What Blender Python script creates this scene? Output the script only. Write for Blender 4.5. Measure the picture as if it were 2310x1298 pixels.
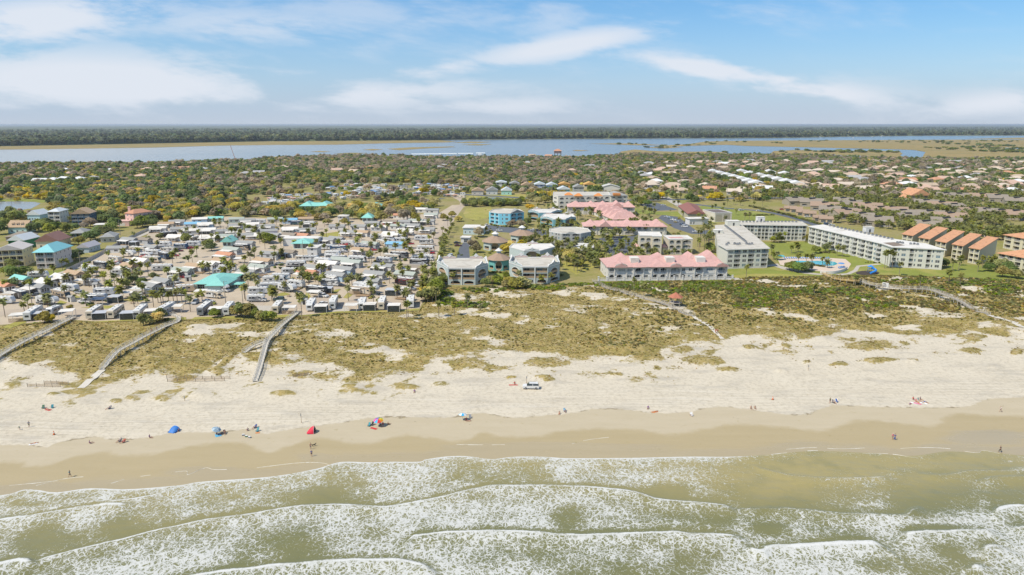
import bpy,math,random
import numpy as np
from mathutils import Vector,Matrix
random.seed(7);rng=np.random.default_rng(7)
for o in list(bpy.data.objects):bpy.data.objects.remove(o)
S=bpy.context.scene;COL=S.collection;PI=math.pi

# ------------------------------------------------------------- camera
F,CAMH=1561.0,75.0
PIT=math.atan(368/1561)
cam=bpy.data.objects.new('camera',bpy.data.cameras.new('camera'));COL.objects.link(cam)
cam.location=(0,0,CAMH);cam.rotation_euler=(PI/2-PIT,0,0)
cam.data.sensor_width=36;cam.data.lens=F/2310*36
cam.data.clip_start=1;cam.data.clip_end=200000
S.camera=cam
S.view_settings.view_transform='Standard';S.view_settings.look='None'
S.view_settings.exposure=0.58;S.view_settings.gamma=1;S.view_settings.use_curve_mapping=False
S.render.engine='CYCLES'
# ------------------------------------------------------------- sky and sun
SUN_EL,SUN_AZ=math.radians(53),math.atan2(-0.78,-0.50)      # azimuth clockwise from +Y
sun=bpy.data.objects.new('sun',bpy.data.lights.new('sun','SUN'));COL.objects.link(sun)
sun.data.energy=3.3;sun.data.angle=math.radians(0.5);sun.data.color=(1,0.93,0.80)
sdir=Vector((math.sin(SUN_AZ)*math.cos(SUN_EL),math.cos(SUN_AZ)*math.cos(SUN_EL),math.sin(SUN_EL)))
sun.rotation_euler=sdir.to_track_quat('Z','Y').to_euler()
world=bpy.data.worlds.new('World');S.world=world;world.use_nodes=True

class NT:
 """small helper to write node graphs"""
 def __init__(s,tree):s.t=tree;s.n=tree.nodes;s.l=tree.links
 def new(s,typ,**kw):
  n=s.n.new(typ)
  for k,v in kw.items():setattr(n,k,v)
  return n
 def set(s,sock,v):
  if isinstance(v,bpy.types.NodeSocket):s.l.new(v,sock)
  elif v is not None:sock.default_value=v
 def m(s,op,a,b=None,c=None,clamp=False):
  n=s.new('ShaderNodeMath',operation=op,use_clamp=clamp)
  s.set(n.inputs[0],a);s.set(n.inputs[1],b);s.set(n.inputs[2],c)
  return n.outputs[0]
 def vm(s,op,a,b=None):
  n=s.new('ShaderNodeVectorMath',operation=op);s.set(n.inputs[0],a);s.set(n.inputs[1],b)
  return n.outputs[0]
 def comb(s,x,y,z):
  n=s.new('ShaderNodeCombineXYZ');s.set(n.inputs[0],x);s.set(n.inputs[1],y);s.set(n.inputs[2],z);return n.outputs[0]
 def sep(s,v):
  n=s.new('ShaderNodeSeparateXYZ');s.set(n.inputs[0],v);return n.outputs
 def noise(s,vec,scale,detail=3,rough=0.55,dist=0):
  n=s.new('ShaderNodeTexNoise');s.set(n.inputs['Vector'],vec);n.inputs['Scale'].default_value=scale
  n.inputs['Detail'].default_value=detail;n.inputs['Roughness'].default_value=rough;n.inputs['Distortion'].default_value=dist
  return n.outputs[0]
 def vor(s,vec,scale,feature='DISTANCE_TO_EDGE'):
  n=s.new('ShaderNodeTexVoronoi',feature=feature);s.set(n.inputs['Vector'],vec);n.inputs['Scale'].default_value=scale
  return n.outputs['Distance']
 def step(s,x,lo,hi):# smooth 0..1 between lo and hi
  n=s.new('ShaderNodeMapRange',interpolation_type='SMOOTHSTEP');s.set(n.inputs[0],x)
  s.set(n.inputs[1],lo);s.set(n.inputs[2],hi);return n.outputs[0]
 def lin(s,x,lo,hi,a,b):
  n=s.new('ShaderNodeMapRange');s.set(n.inputs[0],x)
  for i,q in enumerate((lo,hi,a,b)):s.set(n.inputs[i+1],q)
  return n.outputs[0]
 def mix(s,f,a,b,mode='MIX'):
  n=s.new('ShaderNodeMix',data_type='RGBA',blend_type=mode)
  s.set(n.inputs[0],f)
  for sock,v in ((n.inputs[6],a),(n.inputs[7],b)):
   if isinstance(v,(tuple,list)) and len(v)==3:v=(*v,1)
   s.set(sock,v)
  return n.outputs[2]
 def attr(s,name):
  n=s.new('ShaderNodeAttribute',attribute_name=name);return n.outputs['Fac']
 def geo(s):return s.new('ShaderNodeNewGeometry').outputs['Position']

def build_world():
 N=NT(world.node_tree);N.n.clear()
 out=N.new('ShaderNodeOutputWorld');bg=N.new('ShaderNodeBackground');N.l.new(bg.outputs[0],out.inputs[0])
 sky=N.new('ShaderNodeTexSky',sky_type='NISHITA',sun_disc=False)
 sky.sun_elevation=SUN_EL;sky.sun_rotation=SUN_AZ;sky.altitude=100
 sky.air_density=1.0;sky.dust_density=0.35;sky.ozone_density=3.0
 d=N.new('ShaderNodeTexCoord').outputs['Generated']
 x,y,z=N.sep(d)
 ya=N.m('MAXIMUM',N.m('ABSOLUTE',y),0.15)
 a=N.m('DIVIDE',x,ya);e=N.m('DIVIDE',z,ya)
 def px(u,v):
  dy=(649-v)/F;Y=math.cos(PIT)+dy*math.sin(PIT)
  return ((u-1155)/F)/Y,(-math.sin(PIT)+dy*math.cos(PIT))/Y
 # wispy detail: noise stretched along the wind
 vec=N.comb(N.m('ADD',a,N.m('MULTIPLY',e,1.2)),N.m('MULTIPLY',e,3.6),0.3)
 n1=N.noise(vec,3.2,8,0.62,0.35)
 n2=N.noise(N.vm('ADD',vec,(3.1,1.7,0.4)),9.0,7,0.6,0.2)
 det=N.m('ADD',N.m('MULTIPLY',n1,0.58),N.m('MULTIPLY',n2,0.42))
 det=N.m('ADD',N.m('MULTIPLY',N.m('SUBTRACT',det,.5),1.75),.5)
 cov=None
 #  u, v, half-width px, half-height px, tilt (px rise per px), strength
 for (u,v,w,h,t,s_) in ((60,50,330,62,-0.10,.95),(230,185,460,75,.03,1.0),(1270,105,250,34,-.17,.9),
 (1640,165,280,30,.14,1.05),(1830,205,250,30,.12,.9),(820,215,330,40,-.05,.75),
 (2250,232,220,30,-.10,.8),(980,160,190,26,-.12,.7),(1130,240,260,24,0,.6),(560,60,330,50,.05,.5),(1480,60,200,30,.2,.45)):
  a0,e0=px(u,v);a1,_=px(u+w,v);_,e1=px(u,v-h)
  da=N.m('SUBTRACT',a,a0);de=N.m('ADD',N.m('SUBTRACT',e,e0),N.m('MULTIPLY',da,t))
  q=N.m('ADD',N.m('POWER',N.m('DIVIDE',N.m('ABSOLUTE',da),a1-a0),2.0),N.m('POWER',N.m('DIVIDE',N.m('ABSOLUTE',de),e1-e0),2.0))
  g=N.m('MULTIPLY',N.m('EXPONENT',N.m('MULTIPLY',q,-1.0)),s_)
  cov=g if cov is None else N.m('MAXIMUM',cov,g)
 far=N.step(e,0.16,0.5)                                   # scattered cloud overhead, out of frame
 cov=N.m('MAXIMUM',cov,N.m('MULTIPLY',far,0.45))
 front=N.step(y,-0.1,0.25)
 cov=N.m('ADD',N.m('MULTIPLY',cov,front),N.m('MULTIPLY',N.m('SUBTRACT',1.0,front),0.4))
 th=N.m('SUBTRACT',0.64,N.m('MULTIPLY',cov,0.44))
 cl=N.step(det,N.m('SUBTRACT',th,0.09),N.m('ADD',th,0.19))
 cl=N.m('MULTIPLY',cl,N.m('MINIMUM',N.m('ADD',N.m('MULTIPLY',cov,1.1),0.12),1.0))
 veil=N.m('MULTIPLY',N.m('MULTIPLY',N.step(det,.42,.78),.48),N.step(N.noise(vec,1.1,3,.5),.34,.60))
 cl=N.m('MAXIMUM',cl,veil)
 # Nishita, a little more saturated than the low sky of a clear day
 hs=N.new('ShaderNodeHueSaturation');hs.inputs['Saturation'].default_value=SKY_SAT;hs.inputs['Value'].default_value=SKY_VAL
 N.l.new(sky.outputs[0],hs.inputs['Color'])
 low=N.m('EXPONENT',N.m('MULTIPLY',N.m('MAXIMUM',e,0.0),-20.0))     # haze bank at the horizon
 mid=N.m('EXPONENT',N.m('MULTIPLY',N.m('MAXIMUM',e,0.0),-6.0))
 base=N.mix(N.m('MULTIPLY',low,0.92),N.mix(N.m('MULTIPLY',mid,0.85),hs.outputs[0],MIDSKY),HORIZON)
 col=N.mix(N.m('MULTIPLY',cl,0.92),base,CLOUD)
 N.l.new(col,bg.inputs[0]);bg.inputs[1].default_value=SKY_STR
SKY_STR=0.15;SKY_SAT=1.45;SKY_VAL=.63
HORIZON=(2.5,2.8,3.2,1);MIDSKY=(1.2,2.1,3.5,1);CLOUD=(3.45,3.65,4.0,1)
build_world()

# ------------------------------------------------------------- projection: pixel of the photograph -> point of the place
CP,SP=math.cos(PIT),math.sin(PIT)
def P(u,v,z=0.0):
 dx=(u-1155)/F;dy=(649-v)/F
 wy=CP+dy*SP;wz=-SP+dy*CP
 t=(z-CAMH)/wz
 return Vector((dx*t,wy*t,z))
def Parr(pts,z=0.0):return [P(u,v,z) for u,v in pts]
def pix(x,y,z=0.0):
 zz=z-CAMH;dep=y*CP-zz*SP;up=y*SP+zz*CP
 return 1155+x/dep*F,649-up/dep*F
def mpp(u,v):
 p=P(u,v);return (p.y*CP+CAMH*SP)/F
def top_z(u,vb,vt):# height of something whose foot is at vb and top at vt
 p=P(u,vb);dy=(649-vt)/F
 t=p.y/(CP+dy*SP);return CAMH+(-SP+dy*CP)*t

# ------------------------------------------------------------- materials
MATS={}
def mat(name,col,rough=0.7,var=0.12,scale=0.6,bump=0.0,bscale=8,metal=0.0,spec=0.4,rnd=0.0,stain=None,ridges=None):
 if name in MATS:return MATS[name]
 m=bpy.data.materials.new(name);m.use_nodes=True;MATS[name]=m
 N=NT(m.node_tree);b=N.n['Principled BSDF']
 b.inputs['Roughness'].default_value=rough;b.inputs['Metallic'].default_value=metal
 b.inputs['Specular IOR Level'].default_value=spec
 pos=N.geo()
 f=N.noise(pos,scale,4,0.6)
 c=N.mix(f,tuple(max(0,q*(1-var)) for q in col),tuple(min(1,q*(1+var)) for q in col))
 if stain:
  sf=N.step(N.noise(pos,stain[1],4,0.65),stain[2],stain[2]+0.15)
  c=N.mix(N.m('MULTIPLY',sf,stain[3]),c,stain[0])
 if rnd:
  oi=N.new('ShaderNodeObjectInfo').outputs['Random']
  h=N.new('ShaderNodeHueSaturation');N.l.new(c,h.inputs['Color'])
  N.l.new(N.lin(oi,0,1,0.5-rnd*0.06,0.5+rnd*0.06),h.inputs['Hue'])
  r2=N.m('FRACT',N.m('MULTIPLY',oi,7.31))
  N.l.new(N.lin(r2,0,1,1-rnd*0.5,1+rnd*0.5),h.inputs['Value']);c=h.outputs[0]
 N.l.new(c,b.inputs['Base Color'])
 bn=None
 if bump:
  bn=N.noise(pos,bscale,3)
 if ridges:
  tc=N.new('ShaderNodeTexCoord').outputs['Object']
  w=N.new('ShaderNodeTexWave',wave_type='BANDS',bands_direction=ridges[1]);N.l.new(tc,w.inputs[0])
  w.inputs['Scale'].default_value=ridges[0];bn=w.outputs['Fac'];bump=ridges[2]
 if bn is not None:
  bp=N.new('ShaderNodeBump');bp.inputs['Strength'].default_value=bump;bp.inputs['Distance'].default_value=0.06
  N.l.new(bn,bp.inputs['Height']);N.l.new(bp.outputs[0],b.inputs['Normal'])
 return m
def glass(name,col,rough=0.08):
 if name in MATS:return MATS[name]
 m=mat(name,col,rough,0.35,0.5,spec=0.6);return m
WHITE=mat('white_paint',(.64,.63,.60),.55,.06)
CREAMW=mat('cream_stucco',(.57,.52,.42),.85,.08,.3,.2)
CREAM2=mat('pale_stucco',(.61,.585,.525),.85,.06,.3,.2)
PALE=mat('pale_green_white_wall',(.58,.575,.50),.8,.06,.3)
DGLASS=glass('dark_glass',(.035,.045,.05))
BGLASS=glass('blue_glass',(.12,.20,.24))
CURT=mat('curtained_glass',(.30,.31,.28),.3,.3,.7)
PINKR=mat('pink_tile',(.57,.345,.305),.8,.28,.7,ridges=(6,'X',.5),stain=((.42,.2,.17,1),.35,.55,.5))
ORANGER=mat('orange_tile',(.56,.29,.155),.85,.25,.6,ridges=(5,'X',.4),stain=((.2,.1,.06,1),.5,.55,.6))
TEALR=mat('teal_metal_roof',(.25,.57,.49),.45,.10,.3,ridges=(2.2,'X',.4))
BROWNSH=mat('brown_shingle',(.33,.235,.165),.9,.15,.7,.4,14)
TAUPESH=mat('taupe_shingle',(.265,.225,.175),.9,.18,.5,.4,14)
GREYSH=mat('grey_shingle',(.30,.30,.285),.9,.15,.6,.4,14)
WROOF=mat('white_membrane_roof',(.66,.63,.57),.8,.08,.2,stain=((.44,.40,.33,1),.12,.5,.55))
WROOF2=mat('weathered_white_roof',(.52,.485,.41),.85,.12,.3,stain=((.36,.32,.25,1),.2,.48,.6))
AQUA=mat('aqua_stucco',(.42,.48,.465),.8,.06,.25,.2,stain=((.27,.38,.385,1),.2,.6,.35))
BLUEW=mat('bright_aqua_siding',(.20,.53,.66),.75,.06)
TEALW=mat('dusty_teal_wall',(.17,.36,.41),.8,.08)
GREYW=mat('grey_siding',(.38,.385,.36),.8,.06)
TANW=mat('tan_wood',(.36,.25,.145),.85,.2,1.5)
DARK=mat('dark_trim_and_recess_shade',(.04,.04,.042),.6,.2)
ASPH=mat('asphalt',(.105,.115,.13),.9,.18,.15,.2,6)
CONC=mat('concrete',(.44,.40,.335),.9,.12,.25,.2,4)
SANDR=mat('sandy_road',(.46,.38,.275),.95,.16,.12,.2,3,stain=((.37,.30,.215,1),.05,.5,.5))
LAWN=mat('lawn_grass',(.20,.225,.036),.95,.25,.09,.5,5,stain=((.33,.29,.08,1),.035,.52,.7))
LAWN2=mat('dry_lawn_grass',(.30,.275,.06),.95,.3,.12,.5,5,stain=((.40,.31,.12,1),.06,.5,.7))
GREYWD=mat('weathered_wood',(.50,.47,.42),.9,.14,1.2)
YELWD=mat('new_yellow_wood',(.50,.35,.14),.85,.14,1.2)
CHROME=mat('grey_metal',(.35,.36,.37),.4,.1,metal=.6)
TYRE=mat('tyre_rubber',(.025,.025,.026),.85,.1)
BARK=mat('tree_bark',(.16,.125,.09),.95,.25,3)
PTRUNK=mat('palm_trunk',(.235,.19,.14),.95,.2,3)
POOL=mat('pool_water',(.05,.42,.52),.05,.12,.3,.15,1.5,spec=.5)
def paint(c,name=None,rough=.35,rnd=0):return mat(name or 'paint_%d_%d_%d' % tuple(int(q*255) for q in c),c,rough,.05,.5,rnd=rnd)

# ------------------------------------------------------------- mesh and object helpers
class MB:
 def __init__(s):s.v=[];s.f=[];s.m=[]
 def add(s,vs,fs,m=0):
  n=len(s.v);s.v+=[tuple(q) for q in vs];s.f+=[tuple(i+n for i in f) for f in fs]
  s.m+=[m]*len(fs)
 def box(s,x0,y0,z0,x1,y1,z1,m=0):
  s.add([(x0,y0,z0),(x1,y0,z0),(x1,y1,z0),(x0,y1,z0),(x0,y0,z1),(x1,y0,z1),(x1,y1,z1),(x0,y1,z1)],
 [(0,3,2,1),(4,5,6,7),(0,1,5,4),(1,2,6,5),(2,3,7,6),(3,0,4,7)],m)
 def poly(s,pts,m=0):s.add(pts,[tuple(range(len(pts)))],m)
 def prism(s,pts,z0,z1,m=0,mt=None,bottom=False):
  n=len(pts);vs=[(p[0],p[1],z0) for p in pts]+[(p[0],p[1],z1) for p in pts]
  s.add(vs,[(i,(i+1) % n,n+(i+1) % n,n+i) for i in range(n)],m)
  s.add([(p[0],p[1],z1) for p in pts],[tuple(range(n))],m if mt is None else mt)
  if bottom:s.add([(p[0],p[1],z0) for p in pts],[tuple(range(n))[::-1]],m)
 def cyl(s,a,b,r0,r1,n=8,m=0,cap=True):
  a=Vector(a);b=Vector(b);d=(b-a).normalized()
  u=d.orthogonal().normalized();w=d.cross(u)
  vs=[]
  for c,r in ((a,r0),(b,r1)):
   for i in range(n):
    t=2*PI*i/n;vs.append(c+u*math.cos(t)*r+w*math.sin(t)*r)
  fs=[(i,(i+1) % n,n+(i+1) % n,n+i) for i in range(n)]
  if cap:fs+=[tuple(range(n))[::-1],tuple(range(n,2*n))]
  s.add(vs,fs,m)
 def extr(s,prof,y0,y1,m=0,inset=0.0):# profile in x,z extruded along y
  n=len(prof);vs=[(p[0],y0,p[1]) for p in prof]+[(p[0],y1,p[1]) for p in prof]
  s.add(vs,[(i,(i+1) % n,n+(i+1) % n,n+i) for i in range(n)]+[tuple(range(n))[::-1],tuple(range(n,2*n))],m)
 def mesh(s,name,mats):
  me=bpy.data.meshes.new(name);me.from_pydata(s.v,[],s.f)
  for q in mats:me.materials.append(q)
  if len(mats)>1:me.polygons.foreach_set('material_index',s.m)
  me.update();return me
def obj(name,me,parent=None,loc=(0,0,0),rz=0.0,scale=None,mats=None):
 if isinstance(me,MB):me=me.mesh(name,mats if isinstance(mats,(list,tuple)) else [mats])
 o=bpy.data.objects.new(name,me);o.location=loc
 if rz:o.rotation_euler=(0,0,rz)
 if scale is not None:o.scale=scale if hasattr(scale,'__len__') else (scale,)*3
 if parent:o.parent=parent
 COL.objects.link(o);return o
THINGS=[]
def tag(o,label,cat,group=None,rel=False):
 o['label']=label;o['category']=cat
 if group:o['group']=group
 THINGS.append([o,label,rel]);return o
def thing(name,label,cat,loc=(0,0,0),rz=0.0,group=None,rel=False):
 o=bpy.data.objects.new(name,None);o.location=loc;o.rotation_euler=(0,0,rz);o.empty_display_size=.3
 COL.objects.link(o);return tag(o,label,cat,group,rel)
def struct(o,kind='structure'):o['kind']=kind;return o
CACHE={}
def cached(key,fn):
 if key not in CACHE:CACHE[key]=fn()
 return CACHE[key]
def small(key,boxes,mats,name):
 def mk():
  mb=MB()
  for b in boxes:mb.box(*b)
  return mb.mesh(name,mats)
 return cached(key,mk)
def sheet(name,pts,z,m,thick=0.0):
 mb=MB()
 if thick:mb.prism([(p[0],p[1]) for p in pts],z-thick,z,0)
 else:mb.poly([(p[0],p[1],z) for p in pts])
 o=obj(name,mb,mats=m);me=o.data
 import bmesh
 bm=bmesh.new();bm.from_mesh(me);bmesh.ops.triangulate(bm,faces=[f for f in bm.faces if len(f.verts)>4])
 bmesh.ops.recalc_face_normals(bm,faces=bm.faces);bm.to_mesh(me);bm.free()
 return struct(o)
def ribbon(name,pts,w,z,m):
 mb=MB();n=len(pts);L=[];R=[]
 for i in range(n):
  a=Vector(pts[max(i-1,0)][:2]);b=Vector(pts[min(i+1,n-1)][:2]);d=(b-a).normalized();q=Vector((-d.y,d.x))*w/2
  c=Vector(pts[i][:2]);L.append(c+q);R.append(c-q)
 for i in range(n-1):
  mb.poly([(R[i].x,R[i].y,z),(R[i+1].x,R[i+1].y,z),(L[i+1].x,L[i+1].y,z),(L[i].x,L[i].y,z)])
 return struct(obj(name,mb,mats=m))
def smooth_line(pts,k=8):# Catmull-Rom through 2-D points
 pts=[Vector((p[0],p[1])) for p in pts];out=[]
 for i in range(len(pts)-1):
  p0=pts[max(i-1,0)];p1=pts[i];p2=pts[i+1];p3=pts[min(i+2,len(pts)-1)]
  for j in range(k):
   t=j/k
   out.append(0.5*((2*p1)+(p2-p0)*t+(2*p0-5*p1+4*p2-p3)*t*t+(3*p1-p0-3*p2+p3)*t**3))
 out.append(pts[-1]);return out
def inpoly(x,y,poly):
 x=np.asarray(x);y=np.asarray(y);r=np.zeros(x.shape,bool);n=len(poly)
 for i in range(n):
  x0,y0=poly[i][0],poly[i][1];x1,y1=poly[(i+1) % n][0],poly[(i+1) % n][1]
  c=(y0>y) !=(y1>y)
  with np.errstate(divide='ignore',invalid='ignore'):
   xi=(x1-x0)*(y-y0)/(y1-y0+1e-12)+x0
  r ^=c & (x<xi)
 return r
def vnoise(x,y,sc,seed=0):# smooth value noise, numpy
 x=np.asarray(x,float)/sc+seed*17.13;y=np.asarray(y,float)/sc+seed*9.71
 xi=np.floor(x).astype(np.int64);yi=np.floor(y).astype(np.int64);fx=x-xi;fy=y-yi
 fx=fx*fx*(3-2*fx);fy=fy*fy*(3-2*fy)
 def h(a,b):
  n=(a*374761393+b*668265263+seed*69069) & 0x7fffffff
  n=((n ^ (n>>13))*1274126177) & 0x7fffffff
  return ((n ^ (n>>16)) & 0xffff)/65535.0
 return (h(xi,yi)*(1-fx)+h(xi+1,yi)*fx)*(1-fy)+(h(xi,yi+1)*(1-fx)+h(xi+1,yi+1)*fx)*fy
def fbm(x,y,sc,seed=0,octv=4):
 r=0;a=.5;t=0
 for i in range(octv):r=r+a*vnoise(x,y,sc/2**i,seed+i);t+=a;a*=.55
 return r/t

# ============================================================= THE SETTING
SEA=-0.6
def line_fn(px,z=0.0,sm=True):
 w=Parr(px,z);w=smooth_line(w,6) if sm else w
 xs=np.array([p[0] for p in w]);ys=np.array([p[1] for p in w]);k=np.argsort(xs)
 return lambda x:np.interp(x,xs[k],ys[k])
SHORE=[(-520,1160),(-200,1135),(0,1118),(51,1105.6),(84,1105.6),(128,1111),(203,1102),(290,1104),(405,1095),(456,1087),(608,1076),(709,1059),(753,1046),
 (780,1042),(838,1043.5),(881,1042),(946,1042),(959,1037),(1003,1030.6),(1040,1029),(1067,1031),(1108,1036),(1158,1031),
 (1219,1030.6),(1276,1034),(1344,1034),(1445,1033),(1550,1030.6),(1648,1030.6),(1739,1026),(1834,1018),(1969,1023),(2057,1029),(2134,1019),(2205,1022),(2222,1017),(2310,1028),(2500,1026),(2900,1010)]
WET=[(-500,1075),(0,1043.6),(54,1052.7),(109,1049),(154,1034.5),(196,1025.5),(238,1020),(273,1027),(345,1024.5),(420,1010),(503,998.4),
 (549,1000.5),(603,1021),(648,1009),(711,989),(773,996),(825,1001.5),(900,985),(929,982),(1034,995),(1088,976.6),(1143,987),(1228,982),
 (1278,971.5),(1414,968),(1516,980),(1600,966),(1665,957.6),(1784,966),(1860,972),(1937,949),(2038,956),(2106,962),(2137,941),(2174,934),(2310,939),(2900,925)]
DAMP=[(-500,1015),(0,1003.7),(64,1002),(102,1009),(136,996),(182,989),(218,984.5),(245,990),(309,989),(370,979),(420,974.5),(500,974),(565,967),
 (597,977.7),(617,974.5),(690,963),(773,952.7),(855,941),(1007,941),(1085,931),(1153,941),(1278,932.5),(1346,922),(1431,926),(1468,931),
 (1550,929),(1632,917),(1794,935.6),(1852,922),(1886,913.6),(1971,917),(2038,918),(2174,917),(2225,901.7),(2310,895.6),(2900,880)]
DUNE=[(-500,850),(-100,830),(0,822),(68,846),(152,843),(217,860),(305,849.5),(373,846),(474,848),(490,815),(559,799),(603,829),(712,819),(770,838),
 (831,849.5),(889,846),(953,839),(965,816),(1028,803),(1098,806),(1190,799),(1278,799),(1346,805),(1397,815),(1448,815),(1482,807),(1500,787),
 (1550,784),(1575,785),(1649,759),(1767,766),(1869,766),(1927,749),(2038,759),(2157,742),(2310,757),(2900,745)]
DEV=[(-900,765),(0,735),(170,724),(205,727),(420,722),(500,719),(560,722),(690,713),(750,707),(900,705),(945,701),(985,652),(1010,648),(1340,641),
 (1352,636),(1648,633),(1670,627),(1840,624),(1907,622),(1984,622),(2138,626),(2200,629),(2310,632),(3200,640)]
f_shore,f_wet,f_damp,f_dune,f_dev=line_fn(SHORE,SEA),line_fn(WET,-.45),line_fn(DAMP,-.25),line_fn(DUNE),line_fn(DEV,0,False)

# bare sand openings and paths inside the dune cover (px centre, half sizes)
BARE=[(40,800,60,16),(130,815,70,14),(20,835,60,12),(560,770,26,16),(480,735,60,9),(640,760,35,9),(760,760,50,10),(1090,715,60,8),(1030,668,70,6),(1220,662,90,8),
 (1290,672,60,7),(1440,668,80,5),(1145,770,60,8),(980,775,60,9),(870,795,60,8),(1500,700,40,5),(2090,705,90,12),(2140,720,90,10),(2040,745,60,5),(2250,742,60,8),(2280,720,50,7),
 (2120,668,70,6),(1730,640,60,3),(1800,642,60,3),(2220,690,60,5),(1590,745,30,8),(1890,735,60,4),(1640,650,30,3)]
CLUMP=[(1060,822,45,12),(1228,818,44,11),(1965,780,62,12),(1690,783,14,5),(1770,781,14,6),(1893,822,20,6),(1985,812,36,6),(2195,763,30,9),(2190,792,28,8),(1592,815,50,12),
 (1640,833,26,6),(1540,790,26,9),(2295,795,18,8),(2060,815,14,5),(1820,817,8,3),(490,838,18,9),(260,905,16,6),(300,898,18,6),(365,898,22,6),(450,890,34,9),(918,873,28,6),(995,866,18,5),
 (790,872,20,6),(800,880,12,5),(1225,850,20,4),(1240,856,14,4),(1390,845,16,4),(640,887,30,6),(30,868,22,6),(120,890,14,4),(1155,852,14,4),(1460,806,26,10),(2240,826,14,4),(1760,835,16,3)]
def pxmask(x,y,lst):
 u,v=pix(x,y);r=np.zeros_like(u)
 for (cu,cv,w,h) in lst:r=np.maximum(r,np.exp(-((u-cu)/w)**2-((v-cv)/h)**2))
 return r
def veg_density(x,y):
 d=y-f_dune(x)
 edge=np.clip((d+3+14*(fbm(x,y,13,3)-.5)*1.6)/7,0,1)
 inside=edge*np.clip(1.10-.45*pxmask(x,y,BARE)*(.3+1.4*fbm(x,y,4,6))-1.4*np.clip(fbm(x,y*1.5,11,5)-.52,0,1)*3.2+.8*np.clip(fbm(x,y,7,15)-.5,0,1),0,1)
 cl=pxmask(x,y,CLUMP)
 outer=np.clip(cl*1.9-.4+1.5*(fbm(x,y,2.6,8)-.5),0,.66)*(cl>.10)
 strag=np.clip((fbm(x,y,5,12)-.56)*7,0,1)*np.clip(1-np.abs(d+9)/16,0,1)*.8
 return np.clip(np.maximum(np.maximum(inside,outer),strag),0,1)*(y<f_dev(x)+1.5)*(d>-32)
def sand_z(x,y):
 x=np.asarray(x,float);y=np.asarray(y,float)
 ys,yd,yv=f_shore(x),f_dune(x),f_dev(x)
 t=np.clip((y-ys)/(yd-ys),0,1)
 z=np.where(y<ys,SEA+(y-ys)*.03,SEA+t**0.8*.55)
 ind=np.clip((y-yd+10)/14,0,1)*np.clip((yv-y)/10,0,1)
 bump=(fbm(x,y,16,21)-.35)*2.6+(fbm(x,y,5,31)-.5)*1.0
 big=np.clip((x-90)/60,0,1)*(fbm(x,y,24,44)-.3)*2.2
 z=z+ind*np.clip(bump+big,-.2,3.5)+pxmask(x,y,CLUMP)*.7*(y<yd+4)
 dry=np.clip((y-f_damp(x))/6,0,1)*(1-ind)
 z=z+dry*((fbm(x,y,7,51)-.5)*.30+(fbm(x*.4,y,2.2,61)-.5)*.10)
 z=z-np.clip((y-yv)/3,0,1)*.9
 return z
def gz(x,y):# height of the ground at one point
 if y>float(f_dev(x)):return 0.0
 return float(sand_z(np.array([x]),np.array([y]))[0])
def PG(u,v):# pixel -> point on the sand or the ground
 z=0.0
 for _ in range(3):
  p=P(u,v,z);z=gz(p.x,p.y)
 return P(u,v,z)
def grid_obj(name,X,Y,Z,attrs,m,wrap=True):
 ny,nx=X.shape;co=np.stack([X,Y,Z],-1).reshape(-1,3).astype(np.float32)
 i=np.arange(ny*nx).reshape(ny,nx)
 q=np.stack([i[:-1,:-1],i[:-1,1:],i[1:,1:],i[1:,:-1]],-1).reshape(-1)
 me=bpy.data.meshes.new(name);me.vertices.add(len(co));me.vertices.foreach_set('co',co.ravel())
 nf=len(q)//4;me.loops.add(len(q));me.loops.foreach_set('vertex_index',q.astype(np.int32))
 me.polygons.add(nf);me.polygons.foreach_set('loop_start',np.arange(0,4*nf,4,dtype=np.int32));me.polygons.foreach_set('loop_total',np.full(nf,4,np.int32))
 me.polygons.foreach_set('use_smooth',np.ones(nf,bool))
 for k,a in attrs.items():
  at=me.attributes.new(k,'FLOAT','POINT');at.data.foreach_set('value',a.astype(np.float32).ravel())
 me.materials.append(m);me.update(calc_edges=True)
 o=bpy.data.objects.new(name,me);COL.objects.link(o);return o

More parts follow.
